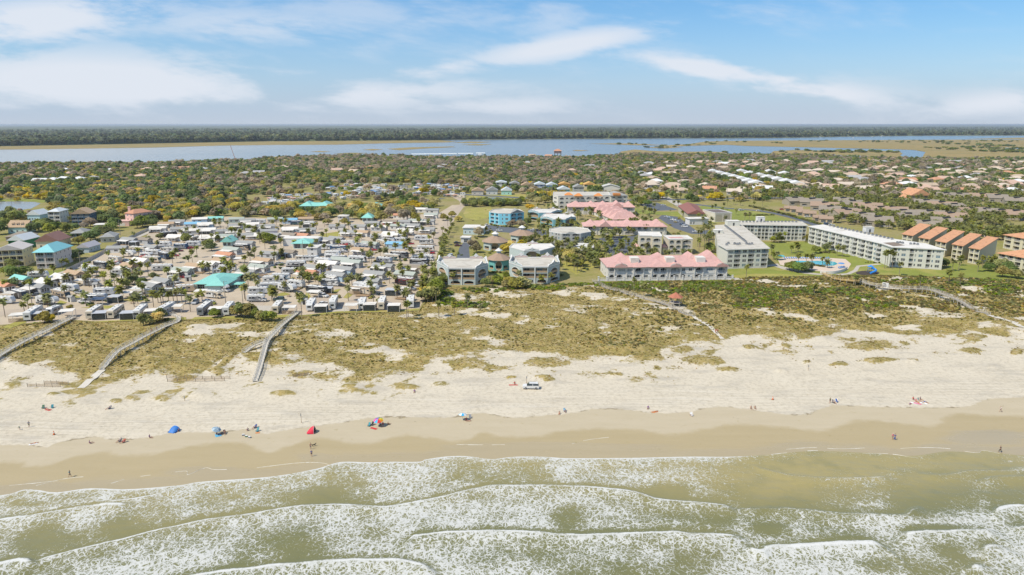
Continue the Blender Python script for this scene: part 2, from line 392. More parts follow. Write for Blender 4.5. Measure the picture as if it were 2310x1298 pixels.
def beach_material():
 m=bpy.data.materials.new('beach_sand');m.use_nodes=True;N=NT(m.node_tree);b=N.n['Principled BSDF']
 pos=N.geo();x,y,z=N.sep(pos)
 n1=N.noise(pos,.07,5,.6);n2=N.noise(pos,.9,5,.65);n3=N.noise(pos,6.0,3,.6)
 dry=N.mix(n1,(.535,.47,.355),(.60,.54,.425))
 dry=N.mix(N.m('MULTIPLY',N.step(N.noise(N.comb(N.m('MULTIPLY',x,.35),y,0.0),.16,4,.6),.5,.68),.55),dry,(.385,.35,.285))
 dry=N.mix(N.m('MULTIPLY',N.step(n2,.46,.66),.5),dry,(.36,.31,.225))
 dry=N.mix(N.m('MULTIPLY',N.step(n3,.58,.72),.45),dry,(.33,.29,.215))
 # wheel marks along the hard sand
 tv=N.comb(N.m('MULTIPLY',N.m('ADD',x,N.m('MULTIPLY',N.noise(pos,.02,1),60.0)),.012),N.m('ADD',y,N.m('MULTIPLY',N.noise(N.comb(x,0.0,0.0),.012,1),9.0)),0.0)
 tr=N.noise(tv,1.5,4,.75)
 trk=N.attr('track')
 dry=N.mix(N.m('MULTIPLY',N.m('MULTIPLY',N.step(tr,.50,.60),trk),.38),dry,(.37,.32,.235))
 dry=N.mix(N.m('MULTIPLY',N.m('MULTIPLY',N.step(tr,.48,.38),trk),.35),dry,(.66,.62,.54))
 # foot prints and churned sand
 pv=N.vor(pos,1.3,'F1');fp=N.m('MULTIPLY',N.step(pv,.22,.08),N.step(N.noise(pos,.05,3),.47,.6))
 dry=N.mix(N.m('MULTIPLY',fp,.45),dry,(.36,.32,.25))
 damp=N.mix(N.noise(N.comb(N.m('MULTIPLY',x,.25),y,0.0),.3,5,.65),(.41,.345,.225),(.49,.42,.30))
 wet=N.mix(N.noise(N.comb(N.m('MULTIPLY',x,.12),y,0.0),.25,5,.65),(.35,.28,.15),(.425,.345,.205))
 ad,aw=N.attr('damp'),N.attr('wet')
 jd=N.m('ADD',ad,N.m('MULTIPLY',N.m('SUBTRACT',N.noise(pos,.8,4),.5),.9))
 fd=N.step(jd,.35,.65)
 jw=N.m('ADD',aw,N.m('MULTIPLY',N.m('SUBTRACT',N.noise(pos,.35,4),.5),.8))
 fw=N.step(jw,.2,.8)
 # thin line of weed left by the tide
 wr=N.m('MULTIPLY',N.step(N.m('ABSOLUTE',N.m('SUBTRACT',jd,.5)),.22,.0),N.step(N.noise(pos,.22,5),.50,.62))
 c=N.mix(fd,dry,damp);c=N.mix(N.m('MULTIPLY',wr,.75),c,(.16,.12,.06));c=N.mix(fw,c,wet)
 # thin soil and dead grass under the dune plants
 vg=N.attr('veg');soil=N.mix(N.step(N.noise(pos,.22,6,.7),.40,.60),(.36,.275,.105),(.235,.19,.055));soil=N.mix(N.m('MULTIPLY',N.step(N.noise(pos,.8,5,.75),.52,.66),.75),soil,(.13,.115,.03));soil=N.mix(N.m('MULTIPLY',N.step(N.noise(pos,.5,6,.8),.55,.66),.85),soil,(.49,.43,.32))
 fv=N.step(N.m('ADD',vg,N.m('MULTIPLY',N.m('SUBTRACT',N.noise(pos,.55,7,.78),.5),2.4)),.22,.62)
 c=N.mix(fv,c,soil)
 N.l.new(c,b.inputs['Base Color'])
 film=N.m('MULTIPLY',N.step(N.m('ADD',N.attr('film'),N.m('MULTIPLY',N.m('SUBTRACT',N.noise(N.comb(N.m('MULTIPLY',x,.3),y,0.0),.22,4),.5),.9)),.3,.8),fw)
 N.l.new(N.m('SUBTRACT',N.lin(fw,0,1,.93,.62),N.m('MULTIPLY',film,.45)),b.inputs['Roughness'])
 N.l.new(N.lin(film,0,1,.25,.55),b.inputs['Specular IOR Level'])
 hb=N.m('ADD',N.m('MULTIPLY',n2,.6),N.m('MULTIPLY',n3,.25));hb=N.m('ADD',hb,N.m('MULTIPLY',tr,N.m('MULTIPLY',trk,.5)))
 bp=N.new('ShaderNodeBump');bp.inputs['Distance'].default_value=.22
 N.l.new(N.m('MULTIPLY',N.m('SUBTRACT',1.0,N.m('MAXIMUM',fw,N.m('MULTIPLY',fd,.7))),.75),bp.inputs['Strength'])
 N.l.new(hb,bp.inputs['Height']);N.l.new(bp.outputs[0],b.inputs['Normal'])
 return m
xs=np.concatenate([np.arange(-700,-285,8),np.arange(-285,300,.85),np.arange(300,760,8)])
ysr=np.concatenate([np.arange(40,128,4),np.arange(128,262,.75),np.arange(262,356,.95)])
X,Y=np.meshgrid(xs,ysr);Zs=sand_z(X,Y)
a_damp=np.clip(.5-(Y-f_damp(X))/3.0,0,1);a_wet=np.clip(.5-(Y-f_wet(X))/4.5,0,1)
a_film=np.clip(1-(Y-f_shore(X))/9.0,0,1);a_film=np.maximum(a_film,pxmask(X,Y,[(720,1030,60,14),(2230,985,120,22),(1250,1005,320,14),(480,1060,140,16)]))
yt=f_damp(X);a_trk=np.clip(1-np.abs(Y-yt-9)/9,0,1)*np.clip((Y-yt)/2,0,1)
a_trk=np.clip(a_trk*1.6,0,1)
beach=struct(grid_obj('beach',X,Y,Zs,dict(damp=a_damp,wet=a_wet,film=a_film,track=a_trk,veg=veg_density(X,Y)),beach_material()))

# ------------------------------------------------------------- the surf
def W_(px):return px
FRONTS=[  # pixels along the crest, foam behind it, reach of that foam in metres, crest height, crest width
 ([(-400,1255),(-200,1215),(0,1177.5),(67,1169),(135,1157),(189,1147),(243,1142),(300,1141)],.95,5,.55,.9),
 ([(225,1135),(304,1126),(354,1115),(388,1101.5),(440,1093)],.8,7,.3,.6),
 ([(60,1276),(101,1263.6),(169,1245),(230,1230),(304,1213),(354,1199.5),(422,1186),(486,1174),(574,1162),(641,1150.5),(692,1144),(780,1142),(854,1146.5),
 (922,1139),(1006,1122),(1074,1105),(1124,1098),(1243,1098),(1344,1103),(1428,1112),(1479,1127),(1530,1133.6),(1614,1140),(1665,1152)],.8,9,.5,.6),
 ([(1665,1152),(1783,1152),(1868,1159),(1962,1164),(2036,1166),(2057,1154),(2077,1145.5)],.55,7,.5,.55),
 ([(-300,1330),(0,1275),(51,1267),(80,1280)],1.0,9,.7,1.4),
 ([(300,1330),(473,1297),(574,1285.6),(658,1275.5),(780,1267),(871,1266),(922,1271),(960,1282),(990,1300)],1.0,7,.6,.9),
 ([(890,1247),(922,1223),(946,1211),(1057,1203),(1175,1203),(1290,1211),(1412,1208),(1513,1203),(1550,1206),(1665,1213),(1682,1222)],.9,9,.6,.8),
 ([(1675,1256),(1689,1243),(1719,1247),(1739,1236.6),(1834,1231.6),(1901,1228),(1969,1226.5),(2003,1240),(2030,1263.6)],1.0,11,.75,1.6),
 ([(1700,1051),(1746,1066),(1800,1076),(1901,1081),(2010,1078)],.6,9,.3,.5),
 ([(2009,1064.4),(2040,1062.7),(2056,1080)],.5,4,.15,.4),
 ([(2075,1071),(2138,1072),(2188,1064.4),(2273,1062.7),(2310,1057.7),(2500,1050)],.5,7,.3,.5),
 ([(2200,1089),(2239,1081),(2307,1078),(2450,1074)],.45,5,.3,.45),
 ([(2237,1168),(2249,1152),(2273,1145.5),(2310,1143.8),(2480,1140)],1.0,7,.7,1.2),
 ([(2030,1215),(2070,1203),(2222,1199.5),(2260,1206)],.8,8,.55,.8),
 ([(2213,1256),(2225,1238),(2256,1235),(2290,1250)],.9,6,.6,1.0),
 ([(2180,1290),(2205,1279),(2232,1284),(2250,1300)],1.0,6,.6,1.2),
 ([(2288,1196),(2310,1191),(2420,1188)],.9,4,.4,.8),
 ([(1200,1345),(1500,1335),(1800,1330),(2100,1345)],.9,7,.6,1.0)]
SWASH=[[(250,1091),(297,1078),(371,1068.5),(419,1063),(425,1071),(463,1056),(490,1060),(574,1056),(592,1054),(658,1046),(702,1043.5),(733,1046),(745,1052)],
 [(81,1096),(142,1081),(203,1075),(223,1078),(240,1084)],[(1773,1014),(1834,1010),(1890,1013),(1950,1011)],
 [(1739,1025.6),(1834,1017),(1901,1023),(2003,1024),(2057,1032),(2084,1029)],[(2009,1014),(2070,1010),(2134,1012),(2202,1022),(2222,1017),(2300,1035)],
 [(1030,1003),(1100,1004),(1160,1003)],[(1290,1002),(1330,992),(1400,984)],[(0,1098),(60,1092),(130,1085)]]
CLEAR=[(277,1192,60,30,.8),(735,1118,55,22,.8),(660,1230,85,42,.6),(110,1215,80,36,.65),(1285,1165,42,30,.7),(1500,1108,55,18,.85),(1760,1110,105,45,.95),
 (2080,1125,75,40,.8),(1850,1052,150,18,.9),(2190,1040,120,24,.7),(1530,1112,24,16,.7),(1740,1190,50,18,.8),(2140,1240,50,25,.45),(1640,1175,40,15,.5),(160,1120,40,6,.6),
 (60,1135,50,10,.6),(2290,1110,60,25,.5),(1100,1075,150,14,.25),(850,1200,40,20,.3),(1470,1060,60,10,.2),(1990,1275,40,20,.5),(2080,1075,40,10,.6),(2100,1190,60,10,.6),(1225,1245,60,30,.35)]
xs=np.arange(-178,178,.36)
tt=np.linspace(0,1,300)
ysh=f_shore(xs);X=np.repeat(xs[None],len(tt),0);Y=62+(ysh[None]-62)*tt[:,None]
U,V=pix(X,Y,SEA)
wob=(fbm(X,Y,6,71)-.5)*2.4+(fbm(X,Y,1.8,72)-.5)*.8
Zw=np.full(X.shape,SEA)+(fbm(X*.4,Y,5,73)-.5)*.30+(fbm(X,Y,1.6,74)-.5)*.10
lull=np.zeros(X.shape);foam=np.zeros(X.shape);crest=np.zeros(X.shape)
for px,A,L,hgt,wid in FRONTS:
 w=smooth_line(Parr(px,SEA),6);fx=np.array([p[0] for p in w]);fy=np.array([p[1] for p in w]);k=np.argsort(fx);fx=fx[k];fy=fy[k]
 yy=np.interp(X,fx,fy);end=np.clip((X-fx[0])/3+.2,0,1)*np.clip((fx[-1]-X)/3+.2,0,1)*(X>fx[0]-1)*(X<fx[-1]+1)
 d=yy-Y+wob*.32
 back=np.where(d>0,np.exp(-np.maximum(d,0)/L),0)*A*end*(.75+.6*(fbm(X,Y,9,80)-.4))
 foam=np.maximum(foam,back)
 foam=foam*(1-.5*end*np.exp(-((d+1.3)/1.1)**2));lull=np.maximum(lull,end*np.exp(-((d+1.3)/1.2)**2))
 crest=np.maximum(crest,np.clip(.25+1.6*fbm(X,Y*.5,8,83),0,1)*np.exp(-((d-.3*wid)/(wid*.55*(.4+1.3*fbm(X,Y,3,77))))**2)*end*np.clip(A*1.25,0,1))
 Zw=Zw+hgt*end*np.where(d>0,np.exp(-(d/2.6)**2),np.exp(-(d/.55)**2))
base=.64+.8*(fbm(X*.6,Y,14,75)-.5)+.5*(fbm(X,Y,5,76)-.5)
base=base*np.clip((1900-U)/420,.62+.33*np.clip((V-1120)/60,0,1),1)
for cu,cv,w,h,s_ in CLEAR:
 g=np.exp(-(((U-cu)/w)**2+((V-cv)/h)**2)**1.2)*s_;base=base*(1-g);foam=foam*(1-.8*g)
foam=np.maximum(foam,base*(1-.5*lull))
dsh=ysh[None]-Y
left=np.clip((1780-U)/150,0,1)
crest=np.maximum(crest,np.exp(-((dsh-.25)/.40)**2)*(.35+.65*left)*np.clip(.3+1.4*fbm(X,Y,7,78),0,1))
foam=np.maximum(foam,np.exp(-np.maximum(dsh,0)/6)*.75*left)
dry_=np.clip(dsh/4,0,1);Zw=(SEA+.012)*(1-dry_)+Zw*dry_
tint=np.clip(dsh/26,0,1)*.8+.35*(fbm(X*.5,Y,10,79)-.4);tint=np.clip(tint-.55*np.exp(-((U-1790)/260)**2-((V-1075)/60)**2),0,1)
def sea_material():
 m=bpy.data.materials.new('surf_water');m.use_nodes=True;N=NT(m.node_tree);b=N.n['Principled BSDF']
 pos=N.geo();x,y,z=N.sep(pos)
 wv=N.new('ShaderNodeTexNoise');N.set(wv.inputs['Vector'],pos);wv.inputs['Scale'].default_value=.45;wv.inputs['Detail'].default_value=3
 wc=N.vm('SUBTRACT',wv.outputs['Color'],(.5,.5,.5));sc=N.new('ShaderNodeVectorMath',operation='SCALE');N.l.new(wc,sc.inputs[0]);sc.inputs['Scale'].default_value=3.0
 p1=N.vm('ADD',N.comb(x,N.m('MULTIPLY',y,.8),0.0),sc.outputs[0])
 e1=N.vor(p1,.85);e2=N.vor(p1,1.8);n=N.noise(p1,2.2,4,.65);nf=N.noise(p1,5.0,3,.6)
 f=N.attr('foam');cr=N.attr('crest')
 patch=N.noise(pos,.16,5,.6)
 fa=N.m('ADD',f,N.m('MULTIPLY',N.m('SUBTRACT',patch,.5),.55))
 t1=N.lin(fa,.06,1.0,-.06,.175);t2=N.lin(fa,.12,1.0,-.065,.165)
 jag=N.m('MULTIPLY',N.m('SUBTRACT',n,.5),.26)
 l1=N.step(N.m('SUBTRACT',N.m('ADD',t1,jag),e1),-.025,.04)
 l2=N.step(N.m('SUBTRACT',N.m('ADD',t2,N.m('MULTIPLY',jag,.8)),e2),-.025,.04)
 l3=N.step(N.m('ADD',N.m('MULTIPLY',fa,.5),nf),1.05,1.15)
 lace=N.m('MAXIMUM',N.m('MAXIMUM',l1,N.m('MULTIPLY',l2,.9)),N.m('MULTIPLY',l3,.8))
 lace=N.m('MULTIPLY',lace,N.lin(nf,.3,.7,.62,1.0))
 crf=N.step(N.m('ADD',cr,N.m('MULTIPLY',N.m('SUBTRACT',n,.5),1.1)),.40,.95)
 foamf=N.m('MAXIMUM',lace,N.m('MULTIPLY',crf,.98))
 wat=N.mix(N.attr('tint'),(.325,.27,.11),(.145,.15,.062))
 wat=N.mix(N.m('MULTIPLY',N.step(patch,.45,.7),.4),wat,(.19,.18,.072))
 milk=N.mix(N.m('MULTIPLY',N.step(fa,.3,1.0),.24),wat,(.36,.36,.26))     # aerated water
 col=N.mix(foamf,milk,(.60,.60,.57))
 N.l.new(col,b.inputs['Base Color']);N.l.new(N.lin(foamf,0,1,.16,.85),b.inputs['Roughness']);b.inputs['IOR'].default_value=1.33
 b.inputs['Specular IOR Level'].default_value=.5
 h=N.m('ADD',N.m('MULTIPLY',foamf,.10),N.m('ADD',N.m('MULTIPLY',N.noise(N.comb(N.m('MULTIPLY',x,.5),y,0.0),.9,4,.6),.35),N.m('MULTIPLY',N.noise(pos,4.0,3,.6),.10)))
 bp=N.new('ShaderNodeBump');bp.inputs['Strength'].default_value=.55;bp.inputs['Distance'].default_value=.5
 N.l.new(h,bp.inputs['Height']);N.l.new(bp.outputs[0],b.inputs['Normal'])
 return m
SEAM=sea_material()
sea=struct(grid_obj('sea',X,Y,Zw,dict(foam=foam,crest=crest,tint=tint),SEAM))
mb=MB()                              # open water round the detailed patch
z0=SEA-.004
far_front=[(-4000,f_shore(-178.0)),(-178,float(f_shore(-178.0)))]
mb.poly([(-4000,-4000,z0),(4000,-4000,z0),(4000,62,z0),(-4000,62,z0)])
mb.poly([(-4000,62,z0),(-178,62,z0),(-178,float(ysh[0]),z0),(-4000,float(ysh[0]),z0)])
mb.poly([(177.7,62,z0),(4000,62,z0),(4000,float(ysh[-1]),z0),(177.7,float(ysh[-1]),z0)])
struct(obj('open_sea',mb,mats=SEAM))
mb=MB()                              # swash lines: thin rims of foam a few centimetres high
for px in SWASH:
 w=smooth_line([PG(u,v) for u,v in px],7)
 for i in range(len(w)-1):
  a,b_=w[i],w[i+1];d=(b_-a);
  if d.length<1e-4:continue
  q=Vector((-d.y,d.x)).normalized();r=.03+.09*rng.random()*vnoise(a.x,a.y,3,5)*2
  if vnoise(a.x,a.y,2.5,4)<.38:continue
  za=gz(a.x,a.y);zb=gz(b_.x,b_.y)
  mb.add([(a.x-q.x*r,a.y-q.y*r,za-.02),(b_.x-q.x*r,b_.y-q.y*r,zb-.02),(b_.x,b_.y,zb+.05),(a.x,a.y,za+.05),(b_.x+q.x*r,b_.y+q.y*r,zb-.02),(a.x+q.x*r,a.y+q.y*r,za-.02)],[(0,1,2,3),(3,2,4,5)])
o=obj('swash_foam',mb,mats=mat('sea_foam',(.60,.58,.50),.9,.08,2));tag(o,'thin white rims of foam left on the wet sand','foam');o['kind']='stuff'

# ------------------------------------------------------------- inland ground
def ground_material(name,cols,scale=.02):
 m=bpy.data.materials.new(name);m.use_nodes=True;N=NT(m.node_tree);b=N.n['Principled BSDF'];pos=N.geo()
 c=N.mix(N.step(N.noise(pos,scale,5,.6),.38,.62),cols[0],cols[1])
 c=N.mix(N.m('MULTIPLY',N.step(N.noise(pos,scale*6,4,.6),.5,.66),.7),c,cols[2])
 c=N.mix(N.m('MULTIPLY',N.step(N.noise(pos,.4,4,.65),.5,.7),.4),c,cols[3])
 N.l.new(c,b.inputs['Base Color']);b.inputs['Roughness'].default_value=.95;b.inputs['Specular IOR Level'].default_value=.1
 return m
GROUND=ground_material('inland_ground',((.24,.225,.065),(.29,.24,.11),(.20,.20,.05),(.40,.33,.22)))
MARSH=ground_material('marsh_grass',((.30,.225,.09),(.25,.205,.085),(.36,.26,.12),(.21,.19,.075)),.006)
pts=[(-9000,300),(-1500,300)]+[(p.x,p.y) for p in Parr(DEV)]+[(1500,345),(9000,345)]
FAR_EDGE=[(4200,364),(3000,362),(2310,359),(2150,360),(2085,359),(2040,359),(1960,357),(1850,352),(1700,351),(1560,350),(1400,350),(1385,354),(1300,358),(1100,357),(940,357),(900,353),(730,354),(640,357),(560,364),(350,370),(0,372),(-600,376),(-2000,384)]
pts+=[(p.x,p.y) for p in Parr(FAR_EDGE)]
sheet('ground',pts,0.0,GROUND)
def river_material():
 m=bpy.data.materials.new('river_water');m.use_nodes=True;N=NT(m.node_tree);b=N.n['Principled BSDF'];pos=N.geo();x,y,z=N.sep(pos)
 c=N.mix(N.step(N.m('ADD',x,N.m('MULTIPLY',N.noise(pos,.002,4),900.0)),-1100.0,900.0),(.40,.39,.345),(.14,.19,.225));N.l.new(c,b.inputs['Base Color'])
 b.inputs['Roughness'].default_value=.22;b.inputs['IOR'].default_value=1.33
 bp=N.new('ShaderNodeBump');bp.inputs['Strength'].default_value=.35;bp.inputs['Distance'].default_value=1.0
 N.l.new(N.noise(N.comb(N.m('MULTIPLY',x,.4),y,0.0),.12,4,.6),bp.inputs['Height']);N.l.new(bp.outputs[0],b.inputs['Normal'])
 return m
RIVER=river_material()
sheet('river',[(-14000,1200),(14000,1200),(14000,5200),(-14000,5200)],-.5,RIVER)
def px_sheet(name,px,z,m):return sheet(name,[(p.x,p.y) for p in Parr(px)],z,m)
px_sheet('marsh',[(-700,346),(-200,340),(0,337.6),(200,335.2),(350,333),(500,328.6),(620,327),(760,326.5),(870,323.5),(1010,321.5),(1030,319.5),(990,317),(600,319.5),(300,325),(0,330.4),(-700,336)],-.2,MARSH)
px_sheet('marsh',[(1395,353),(1400,342),(1432,337.5),(1470,340.5),(1520,342.5),(1600,342),(1640,343.5),(1650,348),(1700,349),(1738,347),(1745,341),(1790,338.6),(1900,340),(2025,340.6),(2036,346),(2030,352),(2042,357),(2056,361),(2000,362),(1700,354)],-.2,MARSH)
px_sheet('marsh',[(1590,319.6),(1700,317.5),(1850,316.6),(1990,316.2),(2166,315.2),(2310,315.4),(3300,316),(3300,368),(2120,364),(2078,360),(2082,352),(2088,343),(2060,338.5),(2033,337.4),(1956,335.6),(1815,332.4),(1682,329.4),(1640,327),(1560,329),(1500,331.5),(1480,330),(1560,324.5)],-.2,MARSH)
for px in ([(873,336),(930,332.5),(1020,330.6),(1028,332),(960,335),(900,339)],[(818,338),(840,336),(865,337.5),(840,339.6)],[(700,342.5),(720,341),(746,342),(730,343.5)],
 [(752,347),(790,344.6),(830,345.4),(800,347.5)],[(1022,322),(1060,319.6),(1110,320.4),(1070,323.4)],[(1040,327),(1075,325),(1110,326),(1080,328.4)],[(1327,324.5),(1390,323.5),(1450,325),(1500,328),(1440,328),(1380,326)],
 [(1455,333),(1500,331),(1540,332.5),(1500,335)],[(1290,340),(1300,338.6),(1330,339.6),(1310,341)],[(1870,306.6),(2020,305.3),(2030,307),(1900,308)],[(2180,313.4),(2310,310.6),(2400,311),(2310,314.6)]):
 px_sheet('marsh',px,-.15,MARSH)
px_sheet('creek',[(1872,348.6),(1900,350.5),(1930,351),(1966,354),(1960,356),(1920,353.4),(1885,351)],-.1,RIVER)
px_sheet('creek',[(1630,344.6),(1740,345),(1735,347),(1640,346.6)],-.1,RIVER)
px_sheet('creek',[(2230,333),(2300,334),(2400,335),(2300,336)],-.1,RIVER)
px_sheet('far_shore',[(-6000,352),(-700,336.4),(0,330.8),(300,325.4),(600,319.9),(990,317.2),(1015,316),(1300,313.6),(1500,312.4),(1660,312),(1800,310.8),(1900,308.6),(2100,306.4),(2310,306),(3200,305),(8000,304),(8000,282.05),(-6000,282.05)],-.1,GROUND)
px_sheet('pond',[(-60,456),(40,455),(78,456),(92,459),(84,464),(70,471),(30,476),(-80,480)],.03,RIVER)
px_sheet('pond_bank',[(-80,451),(60,449.5),(115,451),(118,455),(94,458),(78,455.6),(40,454.6),(-80,456)],.02,LAWN)
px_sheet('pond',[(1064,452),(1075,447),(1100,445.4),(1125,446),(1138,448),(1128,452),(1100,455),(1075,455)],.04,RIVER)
px_sheet('lawn',[(1045,453),(1060,441),(1150,439.5),(1185,438),(1190,446),(1165,455),(1130,459),(1060,459)],.02,LAWN2)
px_sheet('meadow',[(1045,482),(1052,471),(1108,468),(1112,490),(1075,497),(1050,492)],.02,LAWN2)

# campground, roads, car parks, lawns
px_sheet('campground',[(-500,760),(0,733),(170,722),(205,724.5),(420,720),(500,716.5),(560,719.5),(690,710.5),(750,704.5),(900,702.5),(945,697),(970,655),(992,620),(985,580),(1000,540),(1022,500),(1050,462),(1020,463),(985,484),(900,484),(830,500),(770,486),(735,500),(640,494),(540,490),(470,488),(405,498),(345,512),(330,535),(280,545),(240,562),(215,585),(170,612),(140,622),(60,634),(0,640),(-500,690)],.012,SANDR)
ROADG=mat('packed_road',(.42,.345,.26),.95,.12,.3,.2,3)
def px_road(px,w,z=.024,m=None,name='road'):return ribbon(name,smooth_line(Parr(px),6),w,z,m or ROADG)
px_road([(880,700),(925,640),(965,580),(1000,520),(1030,475),(1045,455),(1000,432),(990,420)],7,.026)
for k,(a,b) in enumerate((((700,700),(925,485)),((560,700),(860,500)),((420,705),(735,505)),((220,705),(570,560)),((790,690),(965,500)))):
 px_road([a,((a[0]+b[0])/2,(a[1]+b[1])/2),b],6,.028+.004*k)
px_road([(-60,722),(60,700),(200,706),(420,700),(560,697),(700,690),(880,688)],8,.05)
px_road([(60,640),(170,605),(250,560),(345,520),(400,495)],4.5,.052,CONC,'pavement')
px_sheet('concrete_pad',[(567,711),(580,690),(616,690),(604,708),(600,712)],.06,CONC)
px_sheet('concrete_pad',[(742,706),(790,704),(785,693),(757,693)],.06,CONC)
px_sheet('car_park',[(1030,582),(1036,560),(1046,546),(1065,545),(1058,560),(1060,585)],.02,ASPH)
px_sheet('car_park',[(1075,510),(1100,508),(1180,516),(1240,520),(1235,533),(1130,524),(1080,520)],.02,ASPH)
px_sheet('car_park',[(1440,462),(1480,457),(1530,474),(1480,476)],.02,ASPH)
px_sheet('car_park',[(1485,492),(1495,484),(1530,490),(1570,520),(1620,520),(1620,530),(1560,528),(1520,515)],.02,ASPH)
px_sheet('car_park',[(1378,582),(1368,560),(1345,540),(1375,533),(1470,533),(1480,560),(1420,560),(1415,585)],.02,ASPH)
px_road([(1565,461),(1620,468),(1660,472),(1720,477),(1790,492),(1850,512)],7,.05,ASPH)
px_road([(1545,470),(1500,445),(1470,430),(1430,415)],9,.05,CONC)
px_road([(1000,436),(1180,447),(1300,452),(1440,452),(1640,448),(1900,446),(2310,447)],11,.06,ASPH)
px_road([(0,486),(200,479),(420,474),(640,469),(850,462),(1000,448)],9,.055,ASPH)
px_sheet('lawn',[(1592,510),(1560,470),(1600,462),(1650,470),(1720,480),(1790,499),(1640,500)],.03,LAWN)
px_sheet('lawn',[(1648,631),(1640,606),(1725,606),(1760,597),(1722,560),(1705,548),(1820,545),(1830,552),(1985,592),(2014,604),(2128,610),(2145,593),(2210,600),(2260,612),(2330,618),(2330,634),(2200,630),(2138,626),(1984,623),(1907,623),(1840,627),(1670,629)],.016,LAWN)
px_sheet('lawn',[(1650,632),(1645,622),(1700,618),(1760,618),(1820,622),(1840,627),(1670,631)],.03,LAWN2)
px_sheet('lawn',[(1105,625),(1120,615),(1150,615),(1146,640),(1115,645)],.03,LAWN)
px_sheet('lawn',[(1265,600),(1290,570),(1345,575),(1350,600),(1300,620)],.02,LAWN2)
px_sheet('lawn',[(2140,462),(2310,462),(2310,478),(2190,476)],.02,LAWN)
px_sheet('lawn',[(1440,482),(1430,470),(1480,478),(1545,478),(1550,492),(1500,486)],.025,LAWN)
px_sheet('lawn',[(75,616),(160,606),(175,613),(150,622),(80,632),(62,626)],.02,LAWN)
for q in ([(196,569),(240,560),(250,566),(205,577)],[(700,540),(728,528),(770,522),(768,534),(720,545)],[(155,676),(166,664),(182,671),(168,675)],[(122,690),(136,678),(152,683),(130,691)],[(272,680),(290,671),(336,674),(318,681),(300,681)],
 [(610,668),(640,660),(656,664),(640,668)],[(182,695),(230,690),(280,690),(240,697)],[(682,676),(692,660),(702,668),(696,674)],[(774,672),(785,660),(796,665),(785,674)],[(740,668),(756,654),(770,652),(750,670)],
 [(0,740),(40,725),(52,716),(60,728),(20,742)],[(196,729),(300,724),(360,724),(420,722),(420,716),(350,720),(240,724)],[(430,722),(500,719),(560,721),(660,715),(660,710),(560,713),(440,716)],[(700,714),(760,706),(900,704),(945,700),(944,696),(900,700),(760,703),(700,710)],
 [(648,631),(670,622),(672,628),(655,634)],[(430,662),(446,652),(462,652),(440,660)]):
 px_sheet('grass_verge',q,.07,LAWN2)

# ============================================================= PLANTS: meshes
def leaf_mat(name,col,var=.28,rnd=.26,trans=True):
 m=bpy.data.materials.new(name);m.use_nodes=True;MATS[name]=m;N=NT(m.node_tree);b=N.n['Principled BSDF']
 tc=N.new('ShaderNodeTexCoord').outputs['Object'];oi=N.new('ShaderNodeObjectInfo').outputs['Random']
 f=N.noise(N.vm('ADD',tc,N.comb(N.m('MULTIPLY',oi,50.0),0.0,0.0)),.55,3,.7)
 c=N.mix(N.step(f,.36,.64),tuple(q*(1-var) for q in col),tuple(q*(1+var) for q in col))
 h=N.new('ShaderNodeHueSaturation');N.l.new(c,h.inputs['Color'])
 N.l.new(N.lin(oi,0,1,.5-.05*rnd,.5+.05*rnd),h.inputs['Hue']);N.l.new(N.lin(N.m('FRACT',N.m('MULTIPLY',oi,9.7)),0,1,1-rnd*.75,1+rnd*.75),h.inputs['Value'])
 N.l.new(N.lin(N.m('FRACT',N.m('MULTIPLY',oi,23.1)),0,1,.75,1.15),h.inputs['Saturation'])
 N.l.new(h.outputs[0],b.inputs['Base Color']);b.inputs['Roughness'].default_value=.7;b.inputs['Specular IOR Level'].default_value=.12
 tl=N.new('ShaderNodeBsdfTranslucent');N.l.new(h.outputs[0],tl.inputs[0]);mx=N.new('ShaderNodeMixShader');mx.inputs[0].default_value=.54
 N.l.new(b.outputs[0],mx.inputs[1]);N.l.new(tl.outputs[0],mx.inputs[2]);N.l.new(mx.outputs[0],N.n['Material Output'].inputs[0])
 return m
LM=dict(yellow=leaf_mat('yellow_oak_leaves',(.62,.50,.085)),olive=leaf_mat('olive_oak_leaves',(.44,.39,.125)),green=leaf_mat('green_leaves',(.31,.34,.085)),
 dark=leaf_mat('dark_leaves',(.22,.28,.09)),bare=leaf_mat('bare_twigs',(.48,.40,.27)),palm=leaf_mat('palm_leaves',(.30,.31,.085),.3,.3),dry=leaf_mat('dry_palm_leaves',(.28,.20,.09),.25,.3),
 grape=leaf_mat('bright_shrub_leaves',(.27,.34,.045),.35,.25),scrub=leaf_mat('olive_scrub_leaves',(.40,.33,.10),.35,.6),grass=leaf_mat('dune_grass_blades',(.46,.36,.13),.3,.55),scrubd=leaf_mat('dark_scrub_leaves',(.24,.235,.075),.35,.5),
 far=leaf_mat('far_forest_leaves',(.18,.20,.09),.3,.9))
def mesh_np(name,co,quads,m,tris=None):
 me=bpy.data.meshes.new(name);co=np.asarray(co,np.float32);q=np.asarray(quads,np.int32)
 k=q.shape[1];me.vertices.add(len(co));me.vertices.foreach_set('co',co.ravel());me.loops.add(q.size);me.loops.foreach_set('vertex_index',q.ravel())
 me.polygons.add(len(q));me.polygons.foreach_set('loop_start',np.arange(0,q.size,k,dtype=np.int32));me.polygons.foreach_set('loop_total',np.full(len(q),k,np.int32))
 me.materials.append(m);me.update(calc_edges=True);return me
